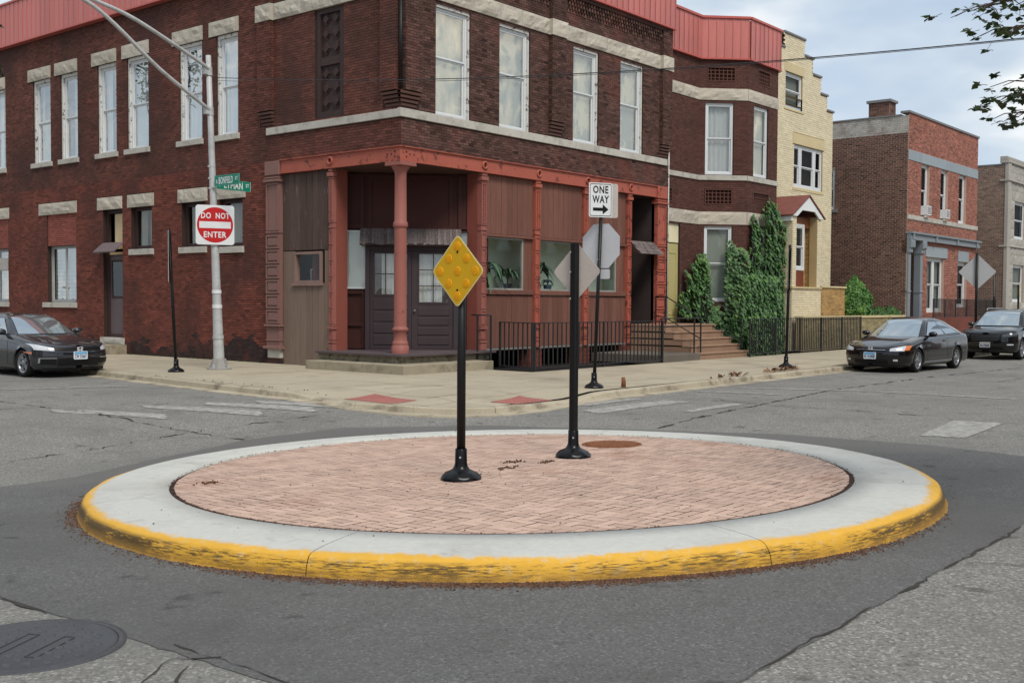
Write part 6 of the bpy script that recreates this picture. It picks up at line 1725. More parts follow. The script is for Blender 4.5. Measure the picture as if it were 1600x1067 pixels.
mb = MB(); text_mb(mb, "DO", FDN, -0.215, 0.225, 0.235, 0.145, 0.004); text_mb(mb, "NOT", FDN, 0.18, 0.225, 0.33, 0.145, 0.004); text_mb(mb, "ENTER", FDN, 0.0, -0.235, 0.54, 0.145, 0.004); mb.build("lettering", M_SWHITE, pl, recalc=False)
mb = MB()
for z in (-0.2, 0.2): mb.box(FDN, -0.06, 0.06, -0.05, -0.006, z - 0.03, z + 0.03)
mb.build("bracket", M_GALV, dn)
# street name blades
def blade(label, txts, o, nang, L, h):
    r_ = thing("street_name_sign", label, "street sign", o)
    F = sign_frame((0, 0, 0), nang)
    mb = MB(); mb.poly_prism(F, rrect(L, h, 0.02, 3, cx=L / 2 + 0.08), -0.004, 0.004); b = mb.build("sign_plate", M_SGREEN, r_)
    mb = MB(); outline(mb, F, rrect(L - 0.02, h - 0.02, 0.02, 3, cx=L / 2 + 0.08), 0.0046, 0.008); mb.build("border", M_SWHITE, b, recalc=False)
    mb = MB()
    for t, u, w, z, hh in txts: text_mb(mb, t, F, u + 0.08, z, w, hh, 0.0052)
    mb.build("lettering", M_SWHITE, b, recalc=False)
    mb = MB(); mb.box(F, -0.03, 0.10, -0.02, 0.02, -h / 2 - 0.03, -h / 2 + 0.0); mb.build("bracket", M_GALV, r_)
pc = Vector((-2.55, 3.72, 0)) + LN * (4.58 / 7.65)
blade("green street name blade reading S BONFIELD ST, upper of two on the street light", [("S", 0.10, 0.05, -0.02, 0.09), ("BONFIELD", 0.46, 0.56, 0.0, 0.17), ("ST", 0.88, 0.10, 0.02, 0.09)], (pc.x - 0.05, pc.y - 0.06, 4.59), 180, 1.0, 0.26)
blade("green street name blade reading W LYMAN ST, lower and partly hidden on the street light", [("W", 0.10, 0.08, -0.02, 0.09), ("LYMAN", 0.52, 0.56, 0.0, 0.17), ("ST", 0.94, 0.10, 0.02, 0.09)], (pc.x + 0.05, pc.y + 0.06, 4.56), 270, 1.05, 0.25)

def post_thing(name, label, loc, lean, h, r=0.038, base=True, cat="sign post"):
    t = thing(name, label, cat, loc)
    mb = MB(); mb.tube([(0, 0, 0.05), (lean[0] * .5, lean[1] * .5, h * .5), (lean[0], lean[1], h)], r, 14); mb.build("post", M_BLACK, t)
    if base: flex_base(t, 0.30, 0.19)
    return t
# leaning black post with edge-on signs
t = post_thing("sign_post", "leaning black post with two signs seen edge on, left of the street light", (-3.84, 3.61, 0), (-0.10, 0.12), 3.36)
for side in (-1, 1):
    F = sign_frame((-0.085 + side * 0.040 * 0.64, 0.10 - side * 0.040 * 0.77, 2.72), -33.4 if side > 0 else 146.6)
    mb = MB(); mb.poly_prism(F, rrect(0.36, 1.22, 0.03, 3), -0.003, 0.003); mb.build("sign_plate", M_SWHITE if side < 0 else M_BLACK, t)
# one way / stop post
t = post_thing("sign_post", "black kerbside post with ONE WAY sign and the grey back of a stop sign", (-0.92, -6.40, 0.0), (0.07, -0.085), 3.45, 0.036)
F = sign_frame((0.07 - 0.06, -0.085 - 0.03, 3.715), 239.6)
mb = MB(); mb.poly_prism(F, rrect(0.505, 0.675, 0.04), -0.004, 0.0); pl = mb.build("one_way_sign", M_SWHITE, t)
mb = MB(); pts = rrect(0.465, 0.635, 0.03); outline(mb, F, pts, 0.001, 0.016); mb.build("border", M_SBLACK, pl, recalc=False)
mb = MB(); text_mb(mb, "ONE", F, 0.0, 0.205, 0.33, 0.15, 0.002); text_mb(mb, "WAY", F, 0.0, 0.015, 0.36, 0.15, 0.002); mb.build("lettering", M_SBLACK, pl, recalc=False)
mb = MB(); mb.poly_prism(F, [(-0.165, -0.215), (0.045, -0.215), (0.045, -0.28), (0.17, -0.182), (0.045, -0.085), (0.045, -0.15), (-0.165, -0.15)], 0.0005, 0.0025); mb.build("arrow", M_SBLACK, pl)
mb = MB()
for z in (0.30, -0.30): mb.poly_prism(F, [(0.008 * math.cos(k), z + 0.008 * math.sin(k)) for k in range(6)], 0, 0.006)
mb.build("bolt", M_BOLT, pl)
F = sign_frame((0.07 + 0.13, -0.085 - 0.02, 3.715), 52)
mb = MB(); mb.poly_prism(F, rrect(0.505, 0.675, 0.04), -0.004, 0.0); mb.build("sign_plate", M_ALU, t)
F = sign_frame((0.06 + 0.04, -0.07, 2.815), 2)
R8 = 0.435 / math.cos(math.pi / 8)
mb = MB(); mb.poly_prism(F, [(R8 * math.cos(math.pi / 8 + k * math.pi / 4), R8 * math.sin(math.pi / 8 + k * math.pi / 4)) for k in range(8)], -0.004, 0.0); mb.build("stop_sign", mat("bright_sign_back", s(198, 198, 202, K), 0.5, var=0.05), t, label="grey back of an eight sided stop sign")
F = sign_frame((0.05 + 0.04, -0.06, 2.26), 2)
mb = MB(); mb.poly_prism(F, rrect(0.46, 0.19, 0.03), -0.004, 0.0); mb.build("plaque", MATS["bright_sign_back"], t)
mb = MB()
for z in (3.08, 2.55, 2.26, 3.9): mb.tube([(0.05 - 0.02, -0.05, z), (0.05 - 0.045, -0.055, z)], 0.014, 6)
mb.build("bolt", M_BOLT, t)
# right post
t = post_thing("sign_post", "black post with sign seen edge on, in front of the ivy and fence", (8.42, -6.03, 0.0), (0.03, -0.05), 3.25)
for side in (-1, 1):
    F = sign_frame((0.03 + side * 0.040 * 0.64, -0.05 - side * 0.040 * 0.77, 2.62), -64.4 if side > 0 else 115.6)
    mb = MB(); mb.poly_prism(F, rrect(0.34, 1.1, 0.03, 3), -0.003, 0.003); mb.build("sign_plate", M_BLACK if side > 0 else M_ALU, t)
# far signs
t = post_thing("sign_post", "black post with the plain grey back of a large diamond sign behind the dark suv", (23.95, -6.2, 0.0), (0, 0), 3.62, 0.05)
F = sign_frame((0.06, 0.0, 2.92), 20)
mb = MB(); mb.poly_prism(F, rpoly([(0, -0.66), (0.66, 0), (0, 0.66), (-0.66, 0)], 0.05), -0.004, 0); mb.build("sign_plate", mat("far_sign_back", s(176, 178, 180, K), 0.5, var=0.05), t)
t = post_thing("sign_post", "thin black post with small white sign beyond the diamond sign", (25.5, -6.4, 0.0), (0, 0), 2.95, 0.045)
F = sign_frame((-0.03, 0.0, 2.45), 285)
mb = MB(); mb.poly_prism(F, rrect(0.31, 0.9, 0.03), -0.004, 0.0); mb.build("sign_plate", M_SWHITE, t)
t = post_thing("crossing_sign", "small yellow diamond crossing sign in front of the grey stone flats", (28.75, -6.4, 0.0), (0, 0), 2.5, 0.04, cat="road sign")
F = sign_frame((-0.03, -0.05, 2.22), 283)
mb = MB(); mb.poly_prism(F, rpoly([(0, -0.46), (0.46, 0), (0, 0.46), (-0.46, 0)], 0.05), -0.004, 0.0); pl = mb.build("sign_plate", M_YSIGN, t)
mb = MB(); mb.poly_prism(F, [(-0.05, -0.2), (0.05, -0.2), (0.06, 0.1), (-0.06, 0.1)], 0.001, 0.003); mb.poly_prism(F, [(0.06 * math.cos(k * .7), 0.18 + 0.06 * math.sin(k * .7)) for k in range(9)], 0.001, 0.003); mb.build("pictogram", M_SBLACK, pl)

# overhead cable from the street light across the junction
def sag(a, b, drop, n=40):
    a, b = Vector(a), Vector(b)
    return [a.lerp(b, k / n) - Vector((0, 0, drop * 4 * (k / n) * (1 - k / n))) for k in range(n + 1)]
mb = MB(); mb.tube(sag((-2.62, 3.80, 7.12), (-2.11, -15.91, 5.42), 0.30), 0.009, 6); mb.tube(sag((-2.60, 3.80, 7.05), (-2.12, -15.91, 5.40), 0.285), 0.005, 6)
o = mb.build("overhead_cable", mat("cable_black", s(58, 58, 60), 0.6)); tag(o, "black twisted overhead cable running from the street light to the right", "cable")
mb = MB(); mb.tube([(-2.11, -15.91, 5.41), (-1.9, -19.2, 5.45)], 0.011, 6); mb.build("cable_end", MATS["cable_black"], o)
up = thing("utility_pole", "brown timber utility pole out of view on the right", "pole", (-1.9, -19.3, 0))
mb = MB(); mb.tube([(0, 0, -0.1), (0, 0, 4), (0, 0, 9)], [0.16, 0.14, 0.11], 12); mb.build("pole", mat("pole_timber", s(104, 84, 68), 0.9, var=0.2), up)

# dry leaf litter and weeds along the right kerb
M_LEAFD = mat("dry_brown_leaf", s(112, 80, 54), 0.85, var=0.25, tone=True)
mb = MB()
for (cx, cy, n_, sp) in ((4.3, -6.75, 26, 0.16), (6.4, -6.65, 22, 0.22), (7.0, -6.6, 30, 0.16), (7.5, -6.6, 24, 0.14), (3.3, -6.85, 10, 0.3)):
    for k in range(n_):
        x, y = cx + random.gauss(0, sp), cy + random.gauss(0, 0.06); z = walk(x, y) + 0.01; sz = random.uniform(0.04, 0.09); a = random.random() * 6.28; h = random.uniform(0.01, 0.12)
        mb.curtone = random.random()
        mb.add([(x, y, z), (x + sz * math.cos(a), y + sz * math.sin(a), z + h * 0.6), (x + sz * 1.6 * math.cos(a + .4), y + sz * 1.6 * math.sin(a + .4), z + h), (x + sz * math.cos(a + .9), y + sz * math.sin(a + .9), z + h * 0.4)], [(0, 1, 2, 3)])
o = mb.build("leaf_litter", M_LEAFD, kind="stuff", recalc=False); tag(o, "dry brown leaves and weeds along the kerb edge on the right", "leaf litter")
sb_ = thing("post_stub", "small rusty brown stub at the kerb right of the ONE WAY post", "stub", (-0.35, -6.72, walk(-0.35, -6.72)))
mb = MB(); mb.tube([(0, 0, 0), (0.005, 0.0, 0.12), (0.0, 0.01, 0.2)], [0.05, 0.045, 0.035], 8); mb.build("stub", M_RUST, sb_)

# things in the shop windows
M_LEAFH = mat("house_plant_leaf", s(58, 84, 62), 0.6, var=0.2, tone=True)
M_POTD = mat("dark_pot", s(48, 50, 54), 0.5); M_POTT = mat("teal_pot", s(40, 72, 84), 0.5)
def arch_leaf(mb, o, ang, L, rise, w, droop):
    pts = []
    for k in range(8):
        t = k / 7
        pts.append((o[0] + L * t * math.cos(ang), o[1] + L * t * math.sin(ang), o[2] + rise * (math.sin(min(t * 1.9, math.pi) * 1.0)) - droop * t * t))
    nx, ny = -math.sin(ang), math.cos(ang)
    A = []; B = []
    for k, p in enumerate(pts):
        ww = w * math.sin(math.pi * min(0.98, (k + 0.6) / 8)) 
        A.append((p[0] + nx * ww, p[1] + ny * ww, p[2])); B.append((p[0] - nx * ww, p[1] - ny * ww, p[2]))
    mb.grid([A, B], True)
def house_plant(label, x, y, z, n_, L, rise, w, droop, trunk, pot):
    t = thing("house_plant", label, "house plant", (x, y, z))
    mb = MB(); mb.lathe([(0.09, 0), (0.13, 0.16), (0.125, 0.17), (0.1, 0.16), (0.001, 0.15)], n=14); mb.build("pot", pot, t)
    mb = MB(); mb.tube([(0, 0, 0.14), (0.01, 0, 0.14 + trunk)], 0.022, 6); mb.build("stem", M_DWOOD, t)
    mb = MB()
    for k in range(n_):
        mb.curtone = random.random()
        arch_leaf(mb, (0, 0, 0.14 + trunk * random.uniform(0.55, 1.0)), k * 2.4 + random.uniform(-.3, .3), L * random.uniform(0.7, 1.1), rise * random.uniform(0.6, 1.2), w, droop * random.uniform(0.7, 1.2))
    mb.build("leaf", M_LEAFH, t, kind="stuff", recalc=False)
house_plant("tall dark arching house plant at the left of the first shop window", 3.55, 0.34, 2.03, 22, 0.72, 0.34, 0.05, 0.75, 0.5, M_POTD)
house_plant("low bushy house plant at the right of the first shop window", 4.45, 0.34, 2.03, 26, 0.45, 0.36, 0.045, 0.3, 0.2, M_POTD)
house_plant("broad leaved house plant at the left of the second shop window", 5.75, 0.34, 2.03, 16, 0.5, 0.4, 0.13, 0.4, 0.45, M_POTT)
house_plant("small house plant in the middle of the second shop window", 6.25, 0.34, 2.03, 12, 0.22, 0.2, 0.04, 0.2, 0.08, M_POTT)
vs = thing("flower_vase", "yellow flowers in a cream pot inside the small square window", "flowers", (0.20, 3.02, 2.162))
mb = MB(); mb.lathe([(0.08, 0), (0.10, 0.1), (0.11, 0.22), (0.10, 0.22), (0.001, 0.2)], n=14); mb.build("pot", mat("cream_pot", s(214, 196, 140), 0.5), vs)
mb = MB()
for k in range(14):
    a = random.random() * 6.28; r = random.uniform(0, 0.10); 
    mb.lathe([(0.001, -0.03), (0.04, -0.01), (0.045, 0.01), (0.001, 0.035)], (r * math.cos(a), r * math.sin(a), 0.30 + random.uniform(-.05, .2)), n=7)
mb.build("flower", mat("yellow_petals", s(226, 172, 40), 0.6, var=0.2), vs, kind="stuff")
pf = thing("picture_frame", "white picture frame leaning inside the small square window", "picture frame", (0.38, 3.55, 2.162), rotz=0.1)
mb = MB(); mb.ring(Fr((0, 0, 0), (0, -1, 0), (-1, 0, 0)), -0.18, 0.16, 0.0, 0.38, 0.03, -0.02, 0.02); mb.build("frame", M_SHADE, pf)
mb = MB(); mb.rect(Fr((0, 0, 0), (0, -1, 0), (-1, 0, 0)), -0.16, 0.14, 0.02, 0.36, 0.0); mb.build("picture", M_VOID, pf, recalc=False)
# ------------------------------------------------------------------ parked cars
def paint(name, col, flake=0.0):
    m, t, p = _new(name)
    N, L = t.nodes.new, t.links.new
    tcn = N("ShaderNodeTexCoord"); nz_ = N("ShaderNodeTexNoise"); nz_.inputs["Scale"].default_value = 3; nz_.inputs["Detail"].default_value = 5
    L(tcn.outputs["Object"], nz_.inputs["Vector"])
    r_ = N("ShaderNodeMapRange"); r_.inputs[3].default_value = 0.10; r_.inputs[4].default_value = 0.26; L(nz_.outputs["Fac"], r_.inputs[0]); L(r_.outputs[0], p.inputs["Roughness"])
    sp = N("ShaderNodeSeparateXYZ"); L(tcn.outputs["Object"], sp.inputs[0])
    dz = N("ShaderNodeMapRange"); dz.inputs[1].default_value = 0.55; dz.inputs[2].default_value = 0.15; dz.inputs[4].default_value = 0.12; L(sp.outputs[2], dz.inputs[0])
    mu = N("ShaderNodeMath"); mu.operation = 'MULTIPLY'; L(dz.outputs[0], mu.inputs[0]); L(nz_.outputs["Fac"], mu.inputs[1])
    mxn = N("ShaderNodeMix"); mxn.data_type = 'RGBA'; mxn.inputs[6].default_value = (*col, 1); mxn.inputs[7].default_value = (*s(112, 104, 94), 1); L(mu.outputs[0], mxn.inputs[0]); L(mxn.outputs[2], p.inputs["Base Color"])
    p.inputs["Metallic"].default_value = flake
    p.inputs["Specular IOR Level"].default_value = 0.1; p.inputs["Coat IOR"].default_value = 1.5
    p.inputs["Coat Weight"].default_value = 1.0; p.inputs["Coat Roughness"].default_value = 0.03
    return m
M_GREY_P = paint("grey_metallic_paint", s(50, 52, 57), 0.25)
M_BLACK_P = paint("black_car_paint", s(11, 11, 13))
M_BLACK_P2 = paint("black_suv_paint", s(18, 19, 22))
M_TYRE = mat("tyre_rubber", s(30, 30, 31), 0.85, var=0.15)
M_RIM = mat("alloy_rim", s(150, 152, 156), 0.3, metal=0.7, var=0.1)
M_TRIMB = mat("black_plastic_trim", s(24, 24, 26), 0.45, var=0.1)
M_CHROME = mat("chrome_trim", s(214, 216, 220), 0.12, metal=0.9, var=0.03)
M_LAMP = mat("headlamp_lens", s(190, 194, 200), 0.10, var=0.15, scale=14, fine=0.25, fscale=40, coat=1.0)
M_LAMPD = mat("dark_headlamp_lens", s(62, 66, 74), 0.08, var=0.2, scale=14, fine=0.3, coat=1.0)
M_AMBERL = mat("amber_lens", s(206, 110, 50), 0.2, coat=1.0)
M_REDL = mat("red_lens", s(150, 26, 26), 0.2, coat=1.0)
M_PLATE = mat("licence_plate", s(206, 214, 220), 0.5, var=0.06)
M_PLATEB = mat("plate_blue", s(96, 164, 206), 0.5, var=0.1)
M_PTEXT = mat("plate_text", s(30, 44, 92), 0.5)
G_CAR = glass("car_glass", refl=0.28, clear=0.5, rough=0.02)
M_SEAT = mat("car_interior", s(34, 34, 37), 0.9, var=0.2)

def lerp_tab(tab):
    X = [a for a, b in tab]; Y = [b for a, b in tab]
    def f(x):
        x = min(max(x, X[0]), X[-1])
        for i in range(len(X) - 1):
            if x <= X[i + 1]:
                t = (x - X[i]) / (X[i + 1] - X[i])
                y0, y1 = Y[i], Y[i + 1]
                m0 = (Y[i + 1] - Y[i - 1]) / (X[i + 1] - X[i - 1]) if i > 0 else (y1 - y0) / (X[i + 1] - X[i])
                m1 = (Y[i + 2] - Y[i]) / (X[i + 2] - X[i]) if i < len(X) - 2 else (y1 - y0) / (X[i + 1] - X[i])
                h = X[i + 1] - X[i]
                return (2 * t ** 3 - 3 * t * t + 1) * y0 + (t ** 3 - 2 * t * t + t) * h * m0 + (-2 * t ** 3 + 3 * t * t) * y1 + (t ** 3 - t * t) * h * m1
        return Y[-1]
    return f

class Car:
    """x runs from the nose (0) to the tail; y to the side; z up from the road"""
    def __init__(self, root, P):
        self.root = root; self.P = P
        self.L, self.Wd = P["len"], P["width"] / 2
        self.zt = lerp_tab(P["top"]); self.zr = lerp_tab(P["roof"])
        self.xn = P["nose"]; self.xt = P["tail"]; self.n = P.get("pow", 2.7)
        self.wh = P["wheels"]; self.R = P["arch"]; self.rc = P["tyre"]
        self.kz = lerp_tab(P["rake"])
        self.tz = lerp_tab(P.get("tailrake", [(0.2, 0.08), (0.6, 0.0), (1.0, 0.1)]))
    def hw(self, x):
        W_ = self.Wd
        if x < self.xn:
            u = (self.xn - x) / self.xn
            W_ *= max(0.0, 1 - u ** self.n) ** (1 / self.n)
        if x > self.L - self.xt:
            u = (x - (self.L - self.xt)) / self.xt
            W_ *= max(0.0, 1 - u ** 3.0) ** (1 / 3.0)
        return W_
    def xf(self, y, z):
        """nose surface: the x at which the body is |y| wide at height z"""
        lo, hi = 0.0, self.xn * 1.3
        for _ in range(26):
            x = (lo + hi) / 2
            sec = self.section(x)
            zz = [p[1] for p in sec]; yy = [p[0] for p in sec]
            w = float(np.interp(z, zz, yy)) if z < zz[-1] else 0.0
            if w < abs(y): lo = x
            else: hi = x
        x = hi
        return x + self.kz(z) * max(0.0, 1 - x / self.xn)
    def xr(self, y, z):
        q = min(0.9999, abs(y) / self.Wd)
        x = self.L - self.xt * (1 - (1 - q ** 3.0) ** (1 / 3.0))
        return x - self.tz(z) * max(0, 1 - (self.L - x) / self.xt)
    def arch(self, x):
        z = self.P["sill"]
        for xw in self.wh:
            if abs(x - xw) < self.R: z = max(z, self.rc + math.sqrt(self.R ** 2 - (x - xw) ** 2))
        return z
    def section(self, x):
        w = self.hw(x); zt = self.zt(x); zs = zt - self.P.get("shoulder", 0.10); zb = self.arch(x); b0 = self.P["sill"]
        m = (b0 + zs) / 2
        pts = [(w * 0.93, b0 - 0.03), (w * 0.985, b0 + 0.07), (w * 0.998, m - 0.06), (w, m + 0.05), (w * 0.994, m + 0.13), (w * 0.985, zs - 0.04), (w * 0.965, zs + 0.01), (w * 0.93, zt - 0.035), (w * 0.86, zt - 0.006), (w * 0.5, zt + 0.018), (0.0, zt + 0.026)]
        out = []
        for y, z in pts:
            z2 = max(z, zb) if z < zs - 0.02 else z
            z2 = min(z2, zt + 0.03)
            out.append((y, z2))
        return out
    def pt(self, x, y, z):
        if x < self.xn: x = x + self.kz(z) * (1 - x / self.xn)
        if x > self.L - self.xt: x = x - self.tz(z) * max(0, 1 - (self.L - x) / self.xt)
        return (x, y, z)
    def body(self, m):
        xs = [self.xn * (1 - math.cos(math.pi / 2 * k / 22)) for k in range(22)]
        xs += list(np.linspace(self.xn, self.L - self.xt, 96)) + [self.L - self.xt * (1 - math.sin(math.pi / 2 * k / 10)) for k in range(1, 11)]
        rows = []
        for x in xs:
            sec = self.section(max(x, 0.0005))
            rows.append([self.pt(x, -y, z) for y, z in sec] + [self.pt(x, y, z) for y, z in reversed(sec[:-1])])
        mb = MB(); mb.grid(rows); self.body_o = mb.build("body", m, self.root)
        mb = MB()
        zi = self.P["sill"] - 0.05
        mb.box(FW, 0.25, self.L - 0.25, -self.Wd * 0.80, self.Wd * 0.80, zi, 0.62)
        mb.build("underbody", M_TRIMB, self.root)
    def gsec(self, x, off=0.0):
        xa, xb, xc, xd = self.P["green"]
        zt = self.zt(x) - 0.015; zr = max(self.zr(x), zt + 0.001); f = min(1, max(0, (zr - zt) / (self.P["roofz"] - zt)))
        wb = min(self.hw(x), self.Wd) * 0.915; wr = self.P["roofw"]
        wt = wb + (wr - wb) * f
        return [(wb, zt), (wb + (wt - wb) * 0.5 + 0.012 * f, zt + (zr - zt) * 0.5), (wt, zr - 0.07 * f), (wt * 0.95, zr - 0.025 * f), (wt * 0.85, zr - 0.004 * f), (wt * 0.45, zr + 0.022 * f), (0, zr + 0.03 * f)]
    def bow(self, x, y):
        """windscreen and rear window curve back towards the pillars"""
        xa, xb, xc, xd = self.P["green"]; q = (y / (self.Wd * 0.85)) ** 2
        if x < xb + 0.25: return x + q * (0.20 * max(0.0, 1 - (x - xa) / (xb + 0.25 - xa)) )
        if x > xc: return x - q * 0.12 * min(1.0, (x - xc) / (xd - xc))
        return x
    def greenhouse(self, m):
        xa, xb, xc, xd = self.P["green"]
        xs = np.linspace(xa, xd, 60); rows = []
        for x in xs:
            g = self.gsec(x); rows.append([(self.bow(x, y), -y, z) for y, z in g] + [(self.bow(x, y), y, z) for y, z in reversed(g[:-1])])
        mb = MB(); mb.grid(rows); gh = mb.build("cabin", m, self.root)
        # windscreen and rear window follow the sloping ends
        def topz(x, y):
            g = self.gsec(x); g = list(reversed(g))
            for i in range(len(g) - 1):
                if g[i][0] <= abs(y) <= g[i + 1][0] + 1e-9:
                    t = (abs(y) - g[i][0]) / max(1e-6, g[i + 1][0] - g[i][0]); return g[i][1] + (g[i + 1][1] - g[i][1]) * t
            return g[-1][1]
        for nm, x0, x1, sx in (("windscreen", xa + 0.06, xb - 0.02, -1), ("rear_window", xc + 0.05, xd - 0.06, 1)):
            rows = []
            for k in range(13):
                x = x0 + (x1 - x0) * k / 12; g = self.gsec(x); wlim = g[4][0] * 1.0 - 0.015
                rows.append([(self.bow(x, y) + sx * 0.006, y, topz(x, y) + 0.008) for y in np.linspace(-wlim, wlim, 17)])
            mb = MB(); mb.grid(rows); mb.build(nm, M_SEAT, self.root); 
            rows = [[(p[0] + sx * 0.006, p[1], p[2] + 0.006) for p in r_] for r_ in rows]
            mb = MB(); mb.grid(rows); mb.build("pane", G_CARX, self.root.children[-1] if False else gh)
        H = self.P["roofz"]
        for sd in (-1, 1):
            lim = self.P["panes"]
            for (fa, fb) in lim:
                rows = []; rows2 = []
                for v in np.linspace(0.10, 0.90, 7):
                    xl = xa + (xb - xa) * (v * 0.95) + 0.16; xr_ = xd - (xd - xc) * (v * 0.92) - self.P.get("cpillar", 0.22)
                    row = []; row2 = []
                    for q in np.linspace(fa, fb, 9):
                        x = xl + (xr_ - xl) * q
                        zt = self.zt(x) - 0.015; z = zt + (H - zt - 0.06) * v
                        wb = min(self.hw(x), self.Wd) * 0.915; y = wb + (self.P["roofw"] - wb) * v + 0.012 * math.sin(math.pi * v)
                        row.append((self.bow(x, y), sd * (y + 0.008), z)); row2.append((self.bow(x, y), sd * (y + 0.013), z))
                    rows.append(row); rows2.append(row2)
                mb = MB(); mb.grid(rows); sw = mb.build("side_window", M_SEAT, self.root)
                mb = MB(); mb.grid(rows2); mb.build("pane", G_CARX, sw)
        return gh
    def npatch(self, name, m, y0, y1, zlo, zhi, off=0.010, ny=14, nz_=5, parent=None, rear=False):
        rows = []
        for j in range(nz_ + 1):
            row = []
            for i in range(ny + 1):
                y = y0 + (y1 - y0) * i / ny
                a = zlo(y) if callable(zlo) else zlo; b = zhi(y) if callable(zhi) else zhi
                z = a + (b - a) * j / nz_
                if rear: row.append((self.xr(y, z) + off, y, z))
                else:
                    q = abs(y) / self.Wd
                    row.append((self.xf(y, z) - off * (1 - 0.6 * q ** 4), y + math.copysign(off * 0.9 * q ** 3, y), z + off * 0.25))
            rows.append(row)
        mb = MB(); mb.grid(rows); return mb.build(name, m, parent or self.root)
    def wheels_(self, spokes=5, twin=True):
        proto = None
        for xw in self.wh:
            for sd in (-1, 1):
                r = self.rc; rr = r * 0.68; w = 0.105
                def ring(mb, prof):
                    V = []
                    n = 40
                    for rad, yy in prof:
                        V.append([(rad * math.cos(2 * math.pi * k / n), yy, rad * math.sin(2 * math.pi * k / n)) for k in range(n + 1)])
                    mb.grid(V); return mb
                if sd not in (proto or {}):
                    mb = MB(); ring(mb, [(rr, -w), (r * .90, -w - 0.01), (r * .97, -w * .85), (r, -w * .5), (r, w * .5), (r * .97, w * .85), (r * .90, w + 0.008), (rr + 0.012, w + 0.004), (rr, w - 0.01)])
                    me_t = mb.mesh("tyre", M_TYRE)
                    mb = MB(); ring(mb, [(rr + 0.004, w - 0.004), (rr - 0.015, w - 0.002), (rr - 0.03, w - 0.02), (rr - 0.035, w - 0.11)])
                    for k in range(spokes):
                        a0 = 2 * math.pi * k / spokes
                        for da in ((-0.16, 0.16) if twin else (0.0,)):
                            a = a0 + da; t = (-math.sin(a), math.cos(a))
                            hw_ = 0.020 if twin else 0.035
                            P = []
                            for rad, hh in ((0.045, hw_ * 1.2), (rr - 0.02, hw_ * 0.75)):
                                for sg in (-1, 1):
                                    for yy in (w - 0.06, w - 0.018):
                                        P.append((rad * math.cos(a) + t[0] * hh * sg, yy, rad * math.sin(a) + t[1] * hh * sg))
                            mb.add(P, [(0, 1, 3, 2), (4, 6, 7, 5), (0, 4, 5, 1), (2, 3, 7, 6), (1, 5, 7, 3), (0, 2, 6, 4)])
                    ring(mb, [(0.07, w - 0.05), (0.065, w - 0.012), (0.03, w - 0.006), (0.001, w - 0.006)])
                    me_r = mb.mesh("rim", M_RIM)
                    mb = MB(); ring(mb, [(rr - 0.03, w - 0.075), (0.001, w - 0.075)]); me_d = mb.mesh("brake_disc", M_TRIMB)
                    proto = proto or {}; proto[sd] = (me_t, me_r, me_d)
                me_t, me_r, me_d = proto[sd]
                wv = place("wheel", me_r, self.root, (xw, sd * (self.Wd - 0.125), self.rc), (0, 0, 0 if sd > 0 else math.pi))
                place("tyre", me_t, wv); place("brake_disc", me_d, wv)
    def seam(self, x, z0, z1, slant=0.0):
        for sd in (-1, 1):
            A = []; B_ = []
            for z in np.linspace(z0, z1, 12):
                xx = x + slant * (z - z0); sec = self.section(xx)
                y = np.interp(z, [p[1] for p in sec[:9]], [p[0] for p in sec[:9]])
                A.append((xx - 0.005, sd * (y + 0.003), z)); B_.append((xx + 0.005, sd * (y + 0.003), z))
            mb = MB(); mb.grid([A, B_], False); mb.build("door_seam", M_TRIMB, self.body_o)
    def handle(self, x, z):
        for sd in (-1, 1):
            sec = self.section(x); y = np.interp(z, [p[1] for p in sec[:9]], [p[0] for p in sec[:9]])
            mb = MB(); mb.tube([(x - 0.11, sd * (y - 0.005), z), (x - 0.08, sd * (y + 0.03), z), (x + 0.08, sd * (y + 0.03), z), (x + 0.11, sd * (y - 0.005), z)], 0.014, 8); mb.build("door_handle", self.P["paint"], self.root)
    def mirror(self, x, z):
        for sd in (-1, 1):
            y = self.Wd * 0.92
            mb = MB()
            mb.grid([[(x + 0.02 + dx, sd * (y + 0.12 + 0.12 * math.cos(a) * f), z + 0.08 + 0.075 * math.sin(a) * f) for a in np.linspace(0, 2 * math.pi, 15)] for dx, f in ((-0.09, 0.02), (-0.085, 0.5), (-0.05, 0.9), (0.0, 1.0), (0.05, 0.95), (0.052, 0.02))])
            mb.tube([(x, sd * (y - 0.05), z + 0.0), (x, sd * (y + 0.08), z + 0.04)], 0.025, 8)
            mb.build("wing_mirror", self.P["paint"], self.root)
    def plate(self, txt, z, y=0.0, blue=True, m=None):
        x = self.xf(y, z) - 0.03
        F = Fr((x, y, z), (0, -1, 0), (-1, 0, 0))
        mb = MB(); mb.poly_prism(F, rrect(0.335, 0.18, 0.02, 3), -0.02, 0.0); pl = mb.build("number_plate", m or M_PLATE, self.root)
        if blue:
            mb = MB(); mb.poly_prism(F, [(-0.15, 0.03), (0.15, 0.03), (0.15, 0.078), (-0.15, 0.078)], 0.0005, 0.002); mb.build("plate_header", M_PLATEB, pl)
        mb = MB(); text_mb(mb, txt, F, 0.0, -0.02, 0.28, 0.085, 0.003); mb.build("lettering", M_PTEXT, pl, recalc=False)
